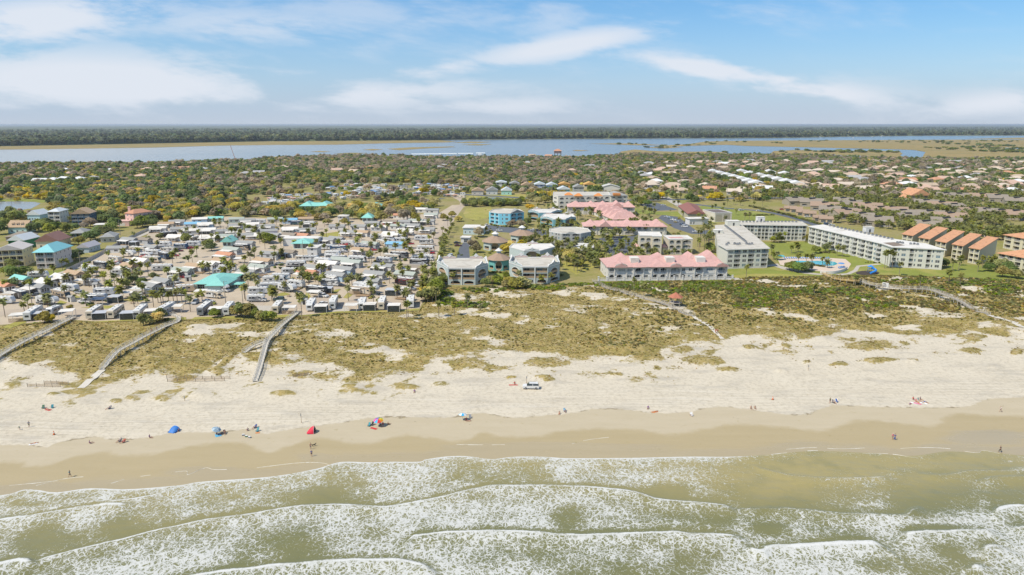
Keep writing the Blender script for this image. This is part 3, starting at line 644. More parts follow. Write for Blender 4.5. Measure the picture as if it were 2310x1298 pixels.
def leaf_cloud(r,pts,nrm,size,jit=.42):
 """one quad of about `size` at each point, facing roughly along nrm"""
 n=len(pts);nrm=nrm+r.normal(0,jit,(n,3));nrm/=np.linalg.norm(nrm,axis=1)[:,None]
 t=np.cross(nrm,r.normal(0,1,(n,3)));t/=np.linalg.norm(t,axis=1)[:,None]+1e-9;w=np.cross(nrm,t)
 s=(size*r.uniform(.55,1.3,n))[:,None];a=r.uniform(.6,1.1,n)[:,None]
 co=np.stack([pts-t*s-w*s*a*.6,pts+t*s*.7-w*s*a,pts+t*s+w*s*a*.7,pts-t*s*.6+w*s*a],1).reshape(-1,3)
 return co,np.arange(4*n).reshape(n,4)
def crown_mesh(kind,seed,n=230,flat=.62,lobes=9,size=.15,key=None):
 """unit crown: radius about 1, base at z=0, made of leaf clumps set round many lobes"""
 r=np.random.default_rng(seed);P_=[];Nn=[]
 L=r.normal(0,1,(lobes,3));L/=np.linalg.norm(L,axis=1)[:,None];L[:,2]=np.abs(L[:,2]);L*=r.uniform(.35,.68,lobes)[:,None];L[0]=0
 rad=r.uniform(.30,.50,lobes);rad[0]=.55
 per=r.multinomial(n,rad**2/np.sum(rad**2))
 for c,ra,k in zip(L,rad,per):
  d=r.normal(0,1,(k,3));d/=np.linalg.norm(d,axis=1)[:,None];d[:,2]=np.where(d[:,2]<-.35,-d[:,2],d[:,2])
  P_.append(c+d*ra*r.uniform(.8,1.1,(k,1)));Nn.append(d)
 pts=np.concatenate(P_);nr=np.concatenate(Nn)+[0,0,.75]
 pts[:,2]=(pts[:,2]+.35)*flat;pts*=[1,1,1]
 co,q=leaf_cloud(r,pts,nr,size)
 return mesh_np('crown_'+kind,co,q,LM[kind])
def palm_crown(seed,kind='palm',nf=30,droop=1.0):
 r=np.random.default_rng(seed);V=[];Q=[]
 for i in range(nf):
  az=r.uniform(0,2*PI);el=r.uniform(-.75,1.25);Lf=r.uniform(.85,1.1);w=.22
  d=np.array([math.cos(az),math.sin(az),0]);s=np.array([-math.sin(az),math.cos(az),0])
  p=np.zeros(3);e=el;b=len(V)
  for k in range(4):
   ww=w*(.35,1.0,.95,.3)[k]*(.8+.4*r.random());sag=np.array([0,0,-ww*.5])
   V+=[p-s*ww+sag,p,p+s*ww+sag]
   p=p+(d*math.cos(e)+np.array([0,0,math.sin(e)]))*Lf/3;e-=droop*.38
  for k in range(3):
   o=b+3*k;Q+=[(o,o+1,o+4,o+3),(o+1,o+2,o+5,o+4)]
 return mesh_np('crown_palm',np.array(V),np.array(Q),LM[kind])
def tuft_mesh(kind,seed,n=16,h=1.0):
 r=np.random.default_rng(seed);V=[];Q=[]
 for i in range(n):
  az=r.uniform(0,2*PI);c=np.array([r.normal(0,.32),r.normal(0,.32),0]);d=np.array([math.cos(az),math.sin(az),0]);s=np.array([-d[1],d[0],0]);hh=h*r.uniform(.5,1.1);w=r.uniform(.06,.16);b=len(V)
  V+=[c-s*w,c+s*w,c+d*.30*hh+s*w*.7+[0,0,hh*.65],c+d*.30*hh-s*w*.7+[0,0,hh*.65]];Q.append((b,b+1,b+2,b+3))
 return mesh_np('tuft',np.array(V),np.array(Q),LM[kind])
def trunk_mesh(seed):
 r=random.Random(seed);mb=MB();p=Vector((0,0,-.1));lean=Vector((r.uniform(-.12,.12),r.uniform(-.12,.12),1))
 q=p+lean*.55;mb.cyl(p,q,.075,.05,7,cap=False)
 for i in range(4):
  a=2*PI*i/4+r.uniform(-.4,.4);e=q+Vector((math.cos(a)*.45,math.sin(a)*.45,.5+r.uniform(-.1,.1)));mb.cyl(q,e,.04,.015,5,cap=False)
 return mb.mesh('trunk_limbs',[BARK])
def palm_trunk_mesh():
 mb=MB();prev=None
 zs=[(-.03,.16),(.05,.135),(.3,.12),(.6,.115),(.88,.12),(1.0,.15)]
 for (z0,r0),(z1,r1) in zip(zs[:-1],zs[1:]):mb.cyl((.03*math.sin(z0*3),0,z0),(.03*math.sin(z1*3),0,z1),r0,r1,7,cap=False)
 return mb.mesh('palm_trunk',[PTRUNK])
CR={k:[crown_mesh(k,100+31*i+hash_,n,fl,lb,sz) for i in range(4)] for k,hash_,n,fl,lb,sz in
 (('yellow',1,360,.66,11,.18),('olive',2,360,.70,11,.18),('green',3,360,.85,10,.17),('dark',4,360,.9,10,.17),('bare',5,260,.85,9,.135))}
NEAR={k:[crown_mesh(k,500+17*i+hash_,1000,fl,15,.105) for i in range(3)] for k,hash_,fl in (('yellow',1,.66),('olive',2,.7),('green',3,.85),('dark',4,.9),('bare',5,.85),('grape',6,.6),('scrubd',7,.7))}
PALMC=[palm_crown(40+i,'palm',34) for i in range(6)];PALMD=[palm_crown(60+i,'dry',9,1.6) for i in range(2)]
TRUNKS=[trunk_mesh(i) for i in range(4)];PTR=palm_trunk_mesh()
TUFTS=[tuft_mesh('grass',7+i,18) for i in range(3)]
SCRUB=[crown_mesh('scrub',300+i,60,.75,6,.24) for i in range(4)]+[crown_mesh('scrubd',340+i,60,.8,6,.24) for i in range(2)]
GRAPE=[crown_mesh('grape',380+i,90,.7,7,.2) for i in range(3)]
FARC=[crown_mesh('far',420+i,46,1.1,6,.34) for i in range(4)]

# ------------------------------------------------------------- scattering of uncountable plants (one object each)
def scatter(name,pts,sc,idx,meshes,label,cat,zsc=None):
 n=len(pts);me=bpy.data.meshes.new(name+'_points');me.vertices.add(n);me.vertices.foreach_set('co',np.asarray(pts,np.float32).ravel())
 def at(nm,typ,key,val):
  a=me.attributes.new(nm,typ,'POINT');a.data.foreach_set(key,np.asarray(val).ravel())
 s3=np.stack([sc,sc,sc if zsc is None else zsc],-1).astype(np.float32)
 at('psc','FLOAT_VECTOR','vector',s3);at('prz','FLOAT','value',rng.uniform(0,6.28,n).astype(np.float32));at('pix','INT','value',np.asarray(idx,np.int32))
 o=bpy.data.objects.new(name,me);COL.objects.link(o)
 g=bpy.data.node_groups.new(name+'_scatter','GeometryNodeTree')
 g.interface.new_socket('Geometry',in_out='INPUT',socket_type='NodeSocketGeometry');g.interface.new_socket('Geometry',in_out='OUTPUT',socket_type='NodeSocketGeometry')
 N=NT(g);gi=N.new('NodeGroupInput');go=N.new('NodeGroupOutput');iop=N.new('GeometryNodeInstanceOnPoints');gti=N.new('GeometryNodeJoinGeometry')
 for mi in meshes:
  po=bpy.data.objects.new('leaf_source',mi);oi=N.new('GeometryNodeObjectInfo');oi.inputs['Object'].default_value=po;oi.inputs['As Instance'].default_value=True
  N.l.new(oi.outputs['Geometry'],gti.inputs[0])
 def na(nm,typ):
  q=N.new('GeometryNodeInputNamedAttribute',data_type=typ);q.inputs['Name'].default_value=nm;return [s for s in q.outputs if s.enabled and s.name=='Attribute'][0]
 N.l.new(gi.outputs[0],iop.inputs['Points']);N.l.new(gti.outputs[0],iop.inputs['Instance']);iop.inputs['Pick Instance'].default_value=True
 N.l.new(na('pix','INT'),iop.inputs['Instance Index']);N.l.new(na('psc','FLOAT_VECTOR'),iop.inputs['Scale'])
 cx=N.new('ShaderNodeCombineXYZ');N.l.new(na('prz','FLOAT'),cx.inputs[2])
 e2r=N.new('FunctionNodeEulerToRotation');N.l.new(cx.outputs[0],e2r.inputs[0]);N.l.new(e2r.outputs[0],iop.inputs['Rotation'])
 N.l.new(iop.outputs[0],go.inputs[0])
 md=o.modifiers.new('scatter','NODES');md.node_group=g
 tag(o,label,cat);o['kind']='stuff';return o
# dune cover
def dune_scatter():
 n=160000;x=rng.uniform(-300,330,n);y=rng.uniform(196,352,n);u,v=pix(x,y)
 k=(u>-120) & (u<2430);x,y,u,v=x[k],y[k],u[k],v[k]
 d=veg_density(x,y);front=np.clip(1-(y-f_dune(x))/14,0,1)
 keep=rng.random(len(x))<d*.75;x,y,u,v,front=x[keep],y[keep],u[keep],v[keep],front[keep]
 w1=fbm(x,y,18,90);w2=fbm(x,y,6,91);right=np.clip((u-1250)/500,0,1)*np.clip((y-f_dune(x)-10)/25,0,1)
 pg=np.clip(.92+front*.5-.9*(w1-.4)-1.2*(w2-.5)-.42*right,.15,1)
 isg=rng.random(len(x))<pg
 z=sand_z(x,y)-.05;pts=np.stack([x,y,z],-1)
 g=isg;sc=rng.uniform(.22,.5,g.sum());scatter('dune_grass',pts[g],sc,rng.integers(0,3,g.sum()),TUFTS,'tan and olive dune grass growing over the sand','dune grass')
 s_=~isg;sc=rng.uniform(.25,.62,s_.sum())*(1+.7*right[s_])*(1+.3*(w2[s_]-.5));dk=rng.random(s_.sum())<np.clip(1.6*(w2[s_]-.5)+.25*right[s_],0,1)
 idx=np.where(dk,rng.integers(4,6,s_.sum()),rng.integers(0,4,s_.sum()))
 scatter('dune_scrub',pts[s_],sc,idx,SCRUB,'low olive scrub spread over the dunes','scrub',sc*.75)
dune_scatter()
GR=[(1720,668,80,14),(1660,655,50,9),(1700,690,50,8),(1830,662,36,6),(1840,668,22,5),(1900,660,36,8),(1950,672,34,7),(1990,688,40,6),(1480,655,70,10),(1570,652,40,9),(1310,642,60,6),(1390,648,50,5),(1085,690,22,7),(1050,690,40,6),(1010,682,22,10),
 (1000,665,30,6),(1100,655,60,5),(1230,652,50,6),(985,668,16,14),(2050,640,60,5),(2180,645,60,5),(2100,655,40,5),(2260,655,40,10),(2250,640,40,5),(355,720,26,9),(90,724,26,6),(1180,648,40,6),(1430,640,80,4),(1600,640,60,5)]
def grape_scatter():
 n=26000;x=rng.uniform(-250,320,n);y=rng.uniform(250,350,n);m_=pxmask(x,y,GR)*(.5+1.0*fbm(x,y,4,95))
 k=(m_>.38) & (rng.random(n)<.9) & (y<f_dev(x)+2);x,y=x[k],y[k]
 sc=rng.uniform(.7,1.5,len(x));z=np.array(sand_z(x,y))-.1
 dk=rng.random(len(x))<.25
 scatter('bright_shrubs',np.stack([x,y,z],-1),sc,np.where(dk,3,rng.integers(0,3,len(x))),GRAPE+[SCRUB[4]],'bright yellow green shrub thickets on the back of the dunes','shrubs',sc*.9)
grape_scatter()

# far forest beyond the river: a canopy sheet with trees set into it
def forest_front(x):
 f=line_fn([(-6000,348),(-700,335.6),(0,330.2),(300,324.8),(600,319.2),(990,316.8),(1015,315.6),(1300,313.2),(1500,312),(1660,311.6),(1800,310.4),(1900,308.2),(2100,306),(2310,305.6),(3200,304.6),(8000,303.6)],0,False)
 return f(x)
def far_forest():
 aa=np.linspace(-1.02,1.02,260);rr=np.concatenate([[0,.004,.012],np.geomspace(.03,16,60)])
 A,R=np.meshgrid(aa,rr)
 # front distance along each azimuth
 yf=np.zeros_like(aa)
 for i,a in enumerate(aa):
  Y=4000.0
  for _ in range(30):Y=float(forest_front(Y*math.tan(a)))
  yf[i]=Y
 Yg=yf[None]*(1+R);Xg=Yg*np.tan(A)
 Zg=np.where(R<.002,-1,4+9*fbm(Xg,Yg,130,5)+9*fbm(Xg,Yg,900,8))*np.clip(R/.006,0,1)-np.where(R<.002,1,0)
 m=ground_material('forest_canopy',((.10,.12,.062),(.12,.135,.065),(.15,.145,.065),(.085,.105,.058)),.0016)
 grid_obj('forest_canopy',Xg,Yg,Zg,{},m)
 o=bpy.data.objects['forest_canopy'];tag(o,'dark green forest that runs from the river to the horizon','forest');o['kind']='stuff'
 n=42000;a=rng.uniform(-.80,.80,n);t=rng.random(n)**2.2*2.2;yy=np.interp(a,aa,yf)*(1+t+.002);xx=yy*np.tan(a)
 keep=rng.random(n)<.35+.75*fbm(xx,yy,500,6);xx,yy=xx[keep],yy[keep]
 s_=rng.uniform(5,14,len(xx));z=2+7*rng.random(len(xx))
 scatter('far_trees',np.stack([xx,yy,z],-1),s_,rng.integers(0,4,len(xx)),FARC,'dark pines and oaks on the far bank of the river','forest',s_*rng.uniform(.7,1.2,len(xx)))
far_forest()

# ============================================================= BUILDINGS
V2=lambda p:Vector((p[0],p[1]))
def win_mesh(style,w,h,fm,bm_,gm):
 """meshes of a window in the wall's own frame: x along the wall, y inwards, z up; the first is the part, the rest its sub-parts"""
 def mk():
  mb=MB();gl=MB();rl=MB()
  if style=='win':
   gl.box(0,.10,0,w,.14,h);t=.09
   for a in ((0,0,w,t),(0,h-t,w,h),(0,t,t,h-t),(w-t,t,w,h-t)):mb.box(a[0],.02,a[1],a[2],.12,a[3])
   k=max(1,round(w/1.0))
   for i in range(1,k):mb.box(w*i/k-.04,.03,t,w*i/k+.04,.12,h-t)
   if h>1.2:mb.box(t,.035,h*.52-.03,w-t,.115,h*.52+.03)
   return [('window',mb.mesh('window',[fm])),('pane',gl.mesh('pane',[gm]))]
  if style=='dark':
   mb.box(0,2.2,0,w,2.25,h,1);mb.box(0,.05,0,w,.12,.45);mb.box(0,.0,-.05,w,2.2,0);return [('window',mb.mesh('window',[bm_,DARK]))]  # open recess, no glass: near-black back sheet paints the shade inside
  D=1.5                                 # a balcony: back wall, floor, glass doors and railing
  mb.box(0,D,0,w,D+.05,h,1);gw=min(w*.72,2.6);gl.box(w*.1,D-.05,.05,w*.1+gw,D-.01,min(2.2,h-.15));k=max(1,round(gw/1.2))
  for i in range(k+1):gl.box(w*.1+gw*i/k-.04,D-.09,.05,w*.1+gw*i/k+.04,D-.055,min(2.2,h-.15),1)
  y0=-1.1 if style=='balcp' else .03
  mb.box(-.12 if y0<0 else 0,y0,-.16,w+.12 if y0<0 else w,D,-.002)
  rl.box(0,y0,.86,w,y0+.07,.96);rl.box(0,y0,.06,w,y0+.05,.13)
  if style=='balcw':rl.box(0,y0+.01,.13,w,y0+.04,.86)
  else:
   n=max(4,int(w/.24))
   for i in range(n):rl.box(w*(i+.5)/n-.045,y0+.01,.13,w*(i+.5)/n+.045,y0+.05,.86)
  if y0<0:
   for xx in (0,w-.06):rl.box(xx,y0+.07,.06,xx+.06,0,.96)
  return [('balcony',mb.mesh('balcony',[fm,bm_])),('glass_door',gl.mesh('glass_door',[gm,fm])),('railing',rl.mesh('railing',[fm]))]
 return cached(('win',style,round(w,1),round(h,1),fm.name,bm_.name,gm.name),mk)
DEP=dict(win=.14,small=.1,dark=2.2)
def wall_ops(mb,a,b,z0,z1,ops,m=0):
 a=V2(a);b=V2(b);L=(b-a).length;d=(b-a)/L;n=Vector((d.y,-d.x))
 def pt(x,z,dep=0):q=a+d*x-n*dep;return (q.x,q.y,z)
 xs=sorted({0.0,L} | {o[0] for o in ops} | {o[1] for o in ops});zs=sorted({z0,z1} | {o[2] for o in ops} | {o[3] for o in ops})
 for i in range(len(xs)-1):
  xm=(xs[i]+xs[i+1])/2;k=0
  run=None
  for j in range(len(zs)-1):
   zm=(zs[j]+zs[j+1])/2
   hole=any(o[0]<xm<o[1] and o[2]<zm<o[3] for o in ops)
   if not hole:
    run=zs[j] if run is None else run
   if run is not None and (hole or j==len(zs)-2):
    zt=zs[j] if hole else zs[j+1]
    mb.poly([pt(xs[i],run),pt(xs[i+1],run),pt(xs[i+1],zt),pt(xs[i],zt)],m);run=None
 for x0,x1,za,zb,kind,style in ops:
  dep=DEP.get(style,1.5);w=x1-x0;h=zb-za;cx=(x0+x1)/2;cz=(za+zb)/2;N_=14
  if kind=='rect':out=[(x0,za),(x1,za),(x1,zb),(x0,zb)]
  elif kind=='arch':
   r=min(h*.45,w*.32);out=[(x0,za),(x1,za),(x1,zb-r)]+[(cx+w/2*math.cos(PI*i/10),zb-r+r*math.sin(PI*i/10)) for i in range(1,10)]+[(x0,zb-r)]
   arc=out[2:];half=len(arc)//2
   mb.poly([pt(x1,zb)]+[pt(*q) for q in arc[:half+1][::-1]],m);mb.poly([pt(x0,zb)]+[pt(*q) for q in arc[half:][::-1]],m)
  else:
   out=[(cx+w/2*math.cos(2*PI*i/20),cz+h/2*math.sin(2*PI*i/20)) for i in range(20)]
   for c,i0 in (((x1,zb),0),((x0,zb),5),((x0,za),10),((x1,za),15)):
    mb.poly([pt(*c)]+[pt(*out[(i0+i) % 20]) for i in range(5,-1,-1)],m)
  for i in range(len(out)):
   p,q=out[i],out[(i+1) % len(out)]
   mb.poly([pt(p[0],p[1]),pt(q[0],q[1]),pt(q[0],q[1],dep),pt(p[0],p[1],dep)],m)
def put_windows(root,org,a,b,ops,fm,bm_,gm):
 a=V2(a);b=V2(b);d=(b-a).normalized();rz=math.atan2(d.y,d.x)
 for i,(x0,x1,za,zb,kind,style) in enumerate(ops):
  q=a+d*x0-org;w=round((x1-x0)/.2)*.2;h=round((zb-za)/.1)*.1
  g=gm if not isinstance(gm,(list,tuple)) else gm[(i*7+int(x0*3)) % len(gm)]
  ms=win_mesh(style,w,h,fm,bm_,g);wo=obj(ms[0][0],ms[0][1],root,(q.x,q.y,za),rz,(max(.2,(x1-x0))/w,1,(zb-za)/h))
  for nm,me in ms[1:]:obj(nm,me,wo)
def offset_poly(poly,r):
 n=len(poly);out=[]
 for i in range(n):
  p0,p1,p2=V2(poly[i-1]),V2(poly[i]),V2(poly[(i+1) % n]);d0=(p1-p0).normalized();d1=(p2-p1).normalized()
  n0=Vector((d0.y,-d0.x));n1=Vector((d1.y,-d1.x));k=(n0+n1);k=k/max(.3,k.length_squared)*2
  out.append(p1+k*r)
 return out
def hip_on(mb,poly,z,rise,over=.6,m=0,gable=False,th=.18):
 q=offset_poly(poly,over);L01=(q[1]-q[0]).length;L12=(q[2]-q[1]).length
 if L01<L12:q=q[1:]+q[:1]
 w=(q[2]-q[1]).length;L=(q[1]-q[0]).length;mA=(q[3]+q[0])/2;mB=(q[1]+q[2])/2;d=(mB-mA).normalized();k=0 if gable else min(w*.5,L*.48)
 A=mA+d*k;B=mB-d*k;zt=z+rise
 c=[(p.x,p.y,z) for p in q];r0=(A.x,A.y,zt);r1=(B.x,B.y,zt)
 mb.poly([c[0],c[1],r1,r0],m);mb.poly([c[2],c[3],r0,r1],m)
 mb.poly([c[1],c[2],r1],m);mb.poly([c[3],c[0],r0],m)
 lo=[(p.x,p.y,z-th) for p in q]
 for i in range(4):mb.poly([lo[i],lo[(i+1) % 4],c[(i+1) % 4],c[i]],m)
 mb.poly(lo[::-1],m)
def block(name,label,cat,poly,h,wm,edges=None,roof='flat',rm=None,rise=3,over=.6,fm=WHITE,bm_=None,gm=DGLASS,z0=0.0,group=None,root=None,coping=None,rel=False):
 poly=[V2(p) for p in poly];org=poly[0].copy();n=len(poly)
 r=root or thing(name,label,cat,(org.x,org.y,0),0,group,rel)
 if root:org=Vector((root.location.x,root.location.y))
 mb=MB()
 for i in range(n):
  a,b=poly[i]-org,poly[(i+1) % n]-org
  wall_ops(mb,a,b,z0,h,(edges or {}).get(i,[]))
 obj('wall',mb,r,mats=wm)
 for i,ops in (edges or {}).items():put_windows(r,org,poly[i],poly[(i+1) % n],ops,fm,bm_ or wm,gm)
 lp=[p-org for p in poly];mb=MB()
 if roof=='flat':
  ins=offset_poly(lp,-.28);mb.poly([(p.x,p.y,h-.3) for p in ins])
  obj('roof',mb,r,mats=rm or WROOF)
  mb=MB();out=offset_poly(lp,.12)
  for i in range(n):
   j=(i+1) % n;vs=[(out[i].x,out[i].y),(out[j].x,out[j].y),(ins[j].x,ins[j].y),(ins[i].x,ins[i].y)];mb.prism(vs,h-.34,h+.12,0,bottom=True)
  obj('parapet',mb,r,mats=coping or fm)
 elif roof=='slab':
  mb.prism([(p.x,p.y) for p in offset_poly(lp,over)],h,h+.38,1,0,True);obj('roof',mb,r,mats=[rm or WROOF,fm])
 elif roof in ('hip','gable'):
  hip_on(mb,lp,h,rise,over,gable=(roof=='gable'));obj('roof',mb,r,mats=rm)
  if roof=='gable':
   mb=MB();q=lp if (lp[1]-lp[0]).length>=(lp[2]-lp[1]).length else lp[1:]+lp[:1]
   for i,j in ((1,2),(3,0)):
    mm=(q[i]+q[j])/2;mb.poly([(q[i].x,q[i].y,h),(q[j].x,q[j].y,h),(mm.x,mm.y,h+rise*.97)])
   obj('gable_end',mb,r,mats=wm)
 elif roof=='pyramid':
  q=offset_poly(lp,over);c=sum(q,Vector((0,0)))/n;ap=[(c+(p-c)*.22) for p in q]
  for i in range(n):
   j=(i+1) % n;mb.poly([(q[i].x,q[i].y,h),(q[j].x,q[j].y,h),(ap[j].x,ap[j].y,h+rise),(ap[i].x,ap[i].y,h+rise)])
  mb.poly([(p.x,p.y,h+rise) for p in ap]);mb.poly([(p.x,p.y,h) for p in q][::-1]);obj('roof',mb,r,mats=rm)
 return r
def fr_ops(L,lst):# (fraction0, fraction1, z0, z1, kind, style)
 return [(a*L,b*L,c,d,k,s) for a,b,c,d,k,s in lst]
def floors(L,nf,fh,cols,base=.25):
 out=[]
 for f in range(nf):
  for a,b,st in cols:
   if st.startswith('balc'):out.append((a*L,b*L,f*fh+base,f*fh+base+2.35,'rect',st))
   elif st.startswith('arch'):out.append((a*L,b*L,f*fh+base,f*fh+base+2.4,'arch','balc'))
   else:out.append((a*L,b*L,f*fh+base+.75,f*fh+base+2.2,'rect','win'))
 return out
def ln(a,b):return (V2(b)-V2(a)).length
GL3=[DGLASS,DGLASS,CURT,DGLASS,BGLASS]
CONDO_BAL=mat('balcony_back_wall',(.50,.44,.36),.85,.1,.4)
# ---------------- the long white flats round the lawn
hA=top_z(1690,605.5,562.5)
pA=Parr([(1642,564),(1734,561.5),(1669,506.5),(1615,510),(1622,553)],hA)
pA=[V2(p) for p in pA]
nf=4;fh=(hA-.3)/4
LA=ln(pA[0],pA[1]);LB=ln(pA[1],pA[2])
cA=[(.02,.13,'win'),(.17,.32,'balc'),(.37,.47,'win'),(.51,.66,'balc'),(.71,.80,'win'),(.84,.985,'balc')]
nb=11;cB=sum([[((i+.10)/nb,(i+.36)/nb,'win'),((i+.46)/nb,(i+.9)/nb,'balcp')] for i in range(nb)],[])
cL=[((i+.3)/4,(i+.6)/4,'win') for i in range(4)]
A=block('apartment_building','long white four storey flats with roof units, nearest the pink roofed terrace','apartments',pA,hA,PALE,
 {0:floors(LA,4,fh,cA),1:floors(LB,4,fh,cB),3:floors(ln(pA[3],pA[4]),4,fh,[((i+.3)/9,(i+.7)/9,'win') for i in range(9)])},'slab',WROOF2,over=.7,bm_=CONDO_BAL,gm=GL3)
def roof_units(root,pts,h,s=1.0,me=None):
 def mk():
  mb=MB();mb.box(-.55,-.45,0,.55,.45,.95,0);mb.cyl((0,0,.95),(0,0,1.08),.36,.36,10,1);return mb.mesh('air_conditioner',[CHROME,DARK])
 m_=cached('acu',mk)
 for p in pts:obj('air_conditioner',m_,root,(p[0]-root.location.x,p[1]-root.location.y,h),rng.uniform(-.1,.1),s)
rowA=[P(1636+(1682-1636)*t,511+(547-511)*t,hA+.38) for t in np.linspace(0,1,22)]
roof_units(A,rowA,hA+.38,1.0)
roof_units(A,Parr([(1639,554),(1643,551),(1657,552),(1663,553),(1668,552),(1684,552),(1690,553),(1696,552)],hA+.38),hA+.38,1.1)
def roof_hut(root,u,v,w,d,h,z,m=PALE):
 p=P(u,v,z);mb=MB();mb.box(-w/2,0,0,w/2,d,h,0);mb.box(-w/2-.15,-.15,h,w/2+.15,d+.15,h+.2,1);mb.box(-.5,-.04,.1,.5,-.003,2.0,2)
 obj('stair_hut',mb,root,(p.x-root.location.x,p.y-root.location.y,z),mats=[m,WROOF,DARK])
roof_hut(A,1655,510,8,6,3.0,hA+.38);roof_hut(A,1622,527,5,5,1.8,hA+.38)
hB=top_z(1817,543.5,509.5)
pB=[V2(p) for p in Parr([(1669,508),(1820,510),(1808,501.5),(1655,499.5)],hB)]
LBb=ln(pB[0],pB[1]);nb=9
B=block('apartment_building','white four storey flats closing the far end of the lawn','apartments',pB,hB,PALE,
 {0:floors(LBb,4,(hB-.3)/4,sum([[((i+.08)/nb,(i+.42)/nb,'balc' if i % 2 else 'win'),((i+.52)/nb,(i+.94)/nb,'balc')] for i in range(nb)],[]))},'slab',WROOF2,over=.7,bm_=CONDO_BAL,gm=GL3)
roof_units(B,[P(1660+8*i,502.0-.02*i,hB+.38) for i in range(18)],hB+.38,1.0);roof_hut(B,1717,500.5,5,4,3,hB+.38,WHITE)
hC=top_z(2124,608,563.5)
pC=[V2(p) for p in Parr([(1826,512),(1991,551),(2013,558.5),(2130,564.5),(2085,551),(2010,540),(1857,508.5)],hC)]
LC=ln(pC[0],pC[1]);nb=10;LF=ln(pC[2],pC[3])
cC=sum([[((i+.08)/nb,(i+.34)/nb,'win'),((i+.44)/nb,(i+.92)/nb,'balcp')] for i in range(nb)],[])
cF=[]
for i in range(3):cF+=[((i+.06)/3,(i+.30)/3,'balc'),((i+.36)/3,(i+.46)/3,'win'),((i+.58)/3,(i+.84)/3,'win')]
Cc=block('apartment_building','long white four storey flats with scalloped balconies, right of the pool','apartments',pC,hC,PALE,
 {0:floors(LC,4,(hC-.3)/4,cC),2:floors(LF,4,(hC-.3)/4,cF)},'slab',WROOF,over=.7,bm_=CONDO_BAL,gm=GL3)
roof_units(Cc,[P(1872+(2012-1872)*t,511+(541-511)*t,hC+.38) for t in np.linspace(0,1,17)],hC+.38,1.1)
roof_units(Cc,Parr([(2024,549),(2030,549),(2036,550),(2054,552),(2062,552),(2070,553)],hC+.38),hC+.38)
roof_hut(Cc,1962,525,5,4,3,hC+.38,WHITE)
mb=MB();q=Parr([(1992,548),(2018,546.5),(2042,554),(2016,556)],hC+.40);mb.poly([(p.x-Cc.location.x,p.y-Cc.location.y,hC+.40) for p in q]);obj('roof_patch',mb,Cc,mats=mat('brown_roof_gravel',(.22,.17,.13),.9,.2))
# ---------------- blue flats with round openings
def ring_part(root,a,b,cx,cz,rw,rh,org,m=WHITE):
 a=V2(a);b=V2(b);d=(b-a).normalized();n=Vector((d.y,-d.x));mb=MB();N_=24
 for i in range(N_):
  t0,t1=2*PI*i/N_,2*PI*(i+1)/N_;vs=[]
  for t in (t0,t1):
   for s_,dep in ((1.0,.10),(1.0,-.02),(1.10,.10),(1.10,-.02)):
    q=a+d*(cx+rw*s_*math.cos(t))+n*dep-org;vs.append((q.x,q.y,cz+rh*s_*math.sin(t)))
  mb.add(vs,[(0,4,6,2),(2,6,7,3),(1,5,4,0)])
 obj('round_trim',mb,root,mats=m)
def crest_part(root,a,b,z,hgt,org,m,tw=WHITE,dia=True):
 """stepped parapet with a diamond on top of the wall from a to b"""
 a=V2(a);b=V2(b);L=(b-a).length;d=(b-a)/L;n=Vector((d.y,-d.x))
 prof=[(.04,0),(.04,.25),(.10,.55),(.26,.62),(.38,.9),(.62,.9),(.74,.62),(.90,.55),(.96,.25),(.96,0)]
 def ext(pr,t0,t1,name,mm):
  mb=MB();k=len(pr);vs=[]
  for dep in (t0,t1):
   for x,zz in pr:q=a+d*(x*L)+n*dep-org;vs.append((q.x,q.y,z+zz*hgt))
  mb.add(vs,[(i,(i+1) % k,k+(i+1) % k,k+i) for i in range(k)]+[tuple(range(k)),tuple(range(k,2*k))[::-1]]);return obj(name,mb,root,mats=mm)
 ext(prof,.06,-.34,'parapet_crest',m)
 ext([(x,zz+.07) if zz else (x,zz) for x,zz in prof][1:-1]+[(x,zz-.0) for x,zz in prof[1:-1][::-1]],.14,-.42,'crest_trim',tw)
 if dia:ext([(.5,.35),(.5+1.1/L,1.0),(.5,1.75),(.5-1.1/L,1.0)],.22,-.46,'diamond',tw)
TANB=mat('tan_balcony_wall',(.40,.29,.18),.85,.12,.8)
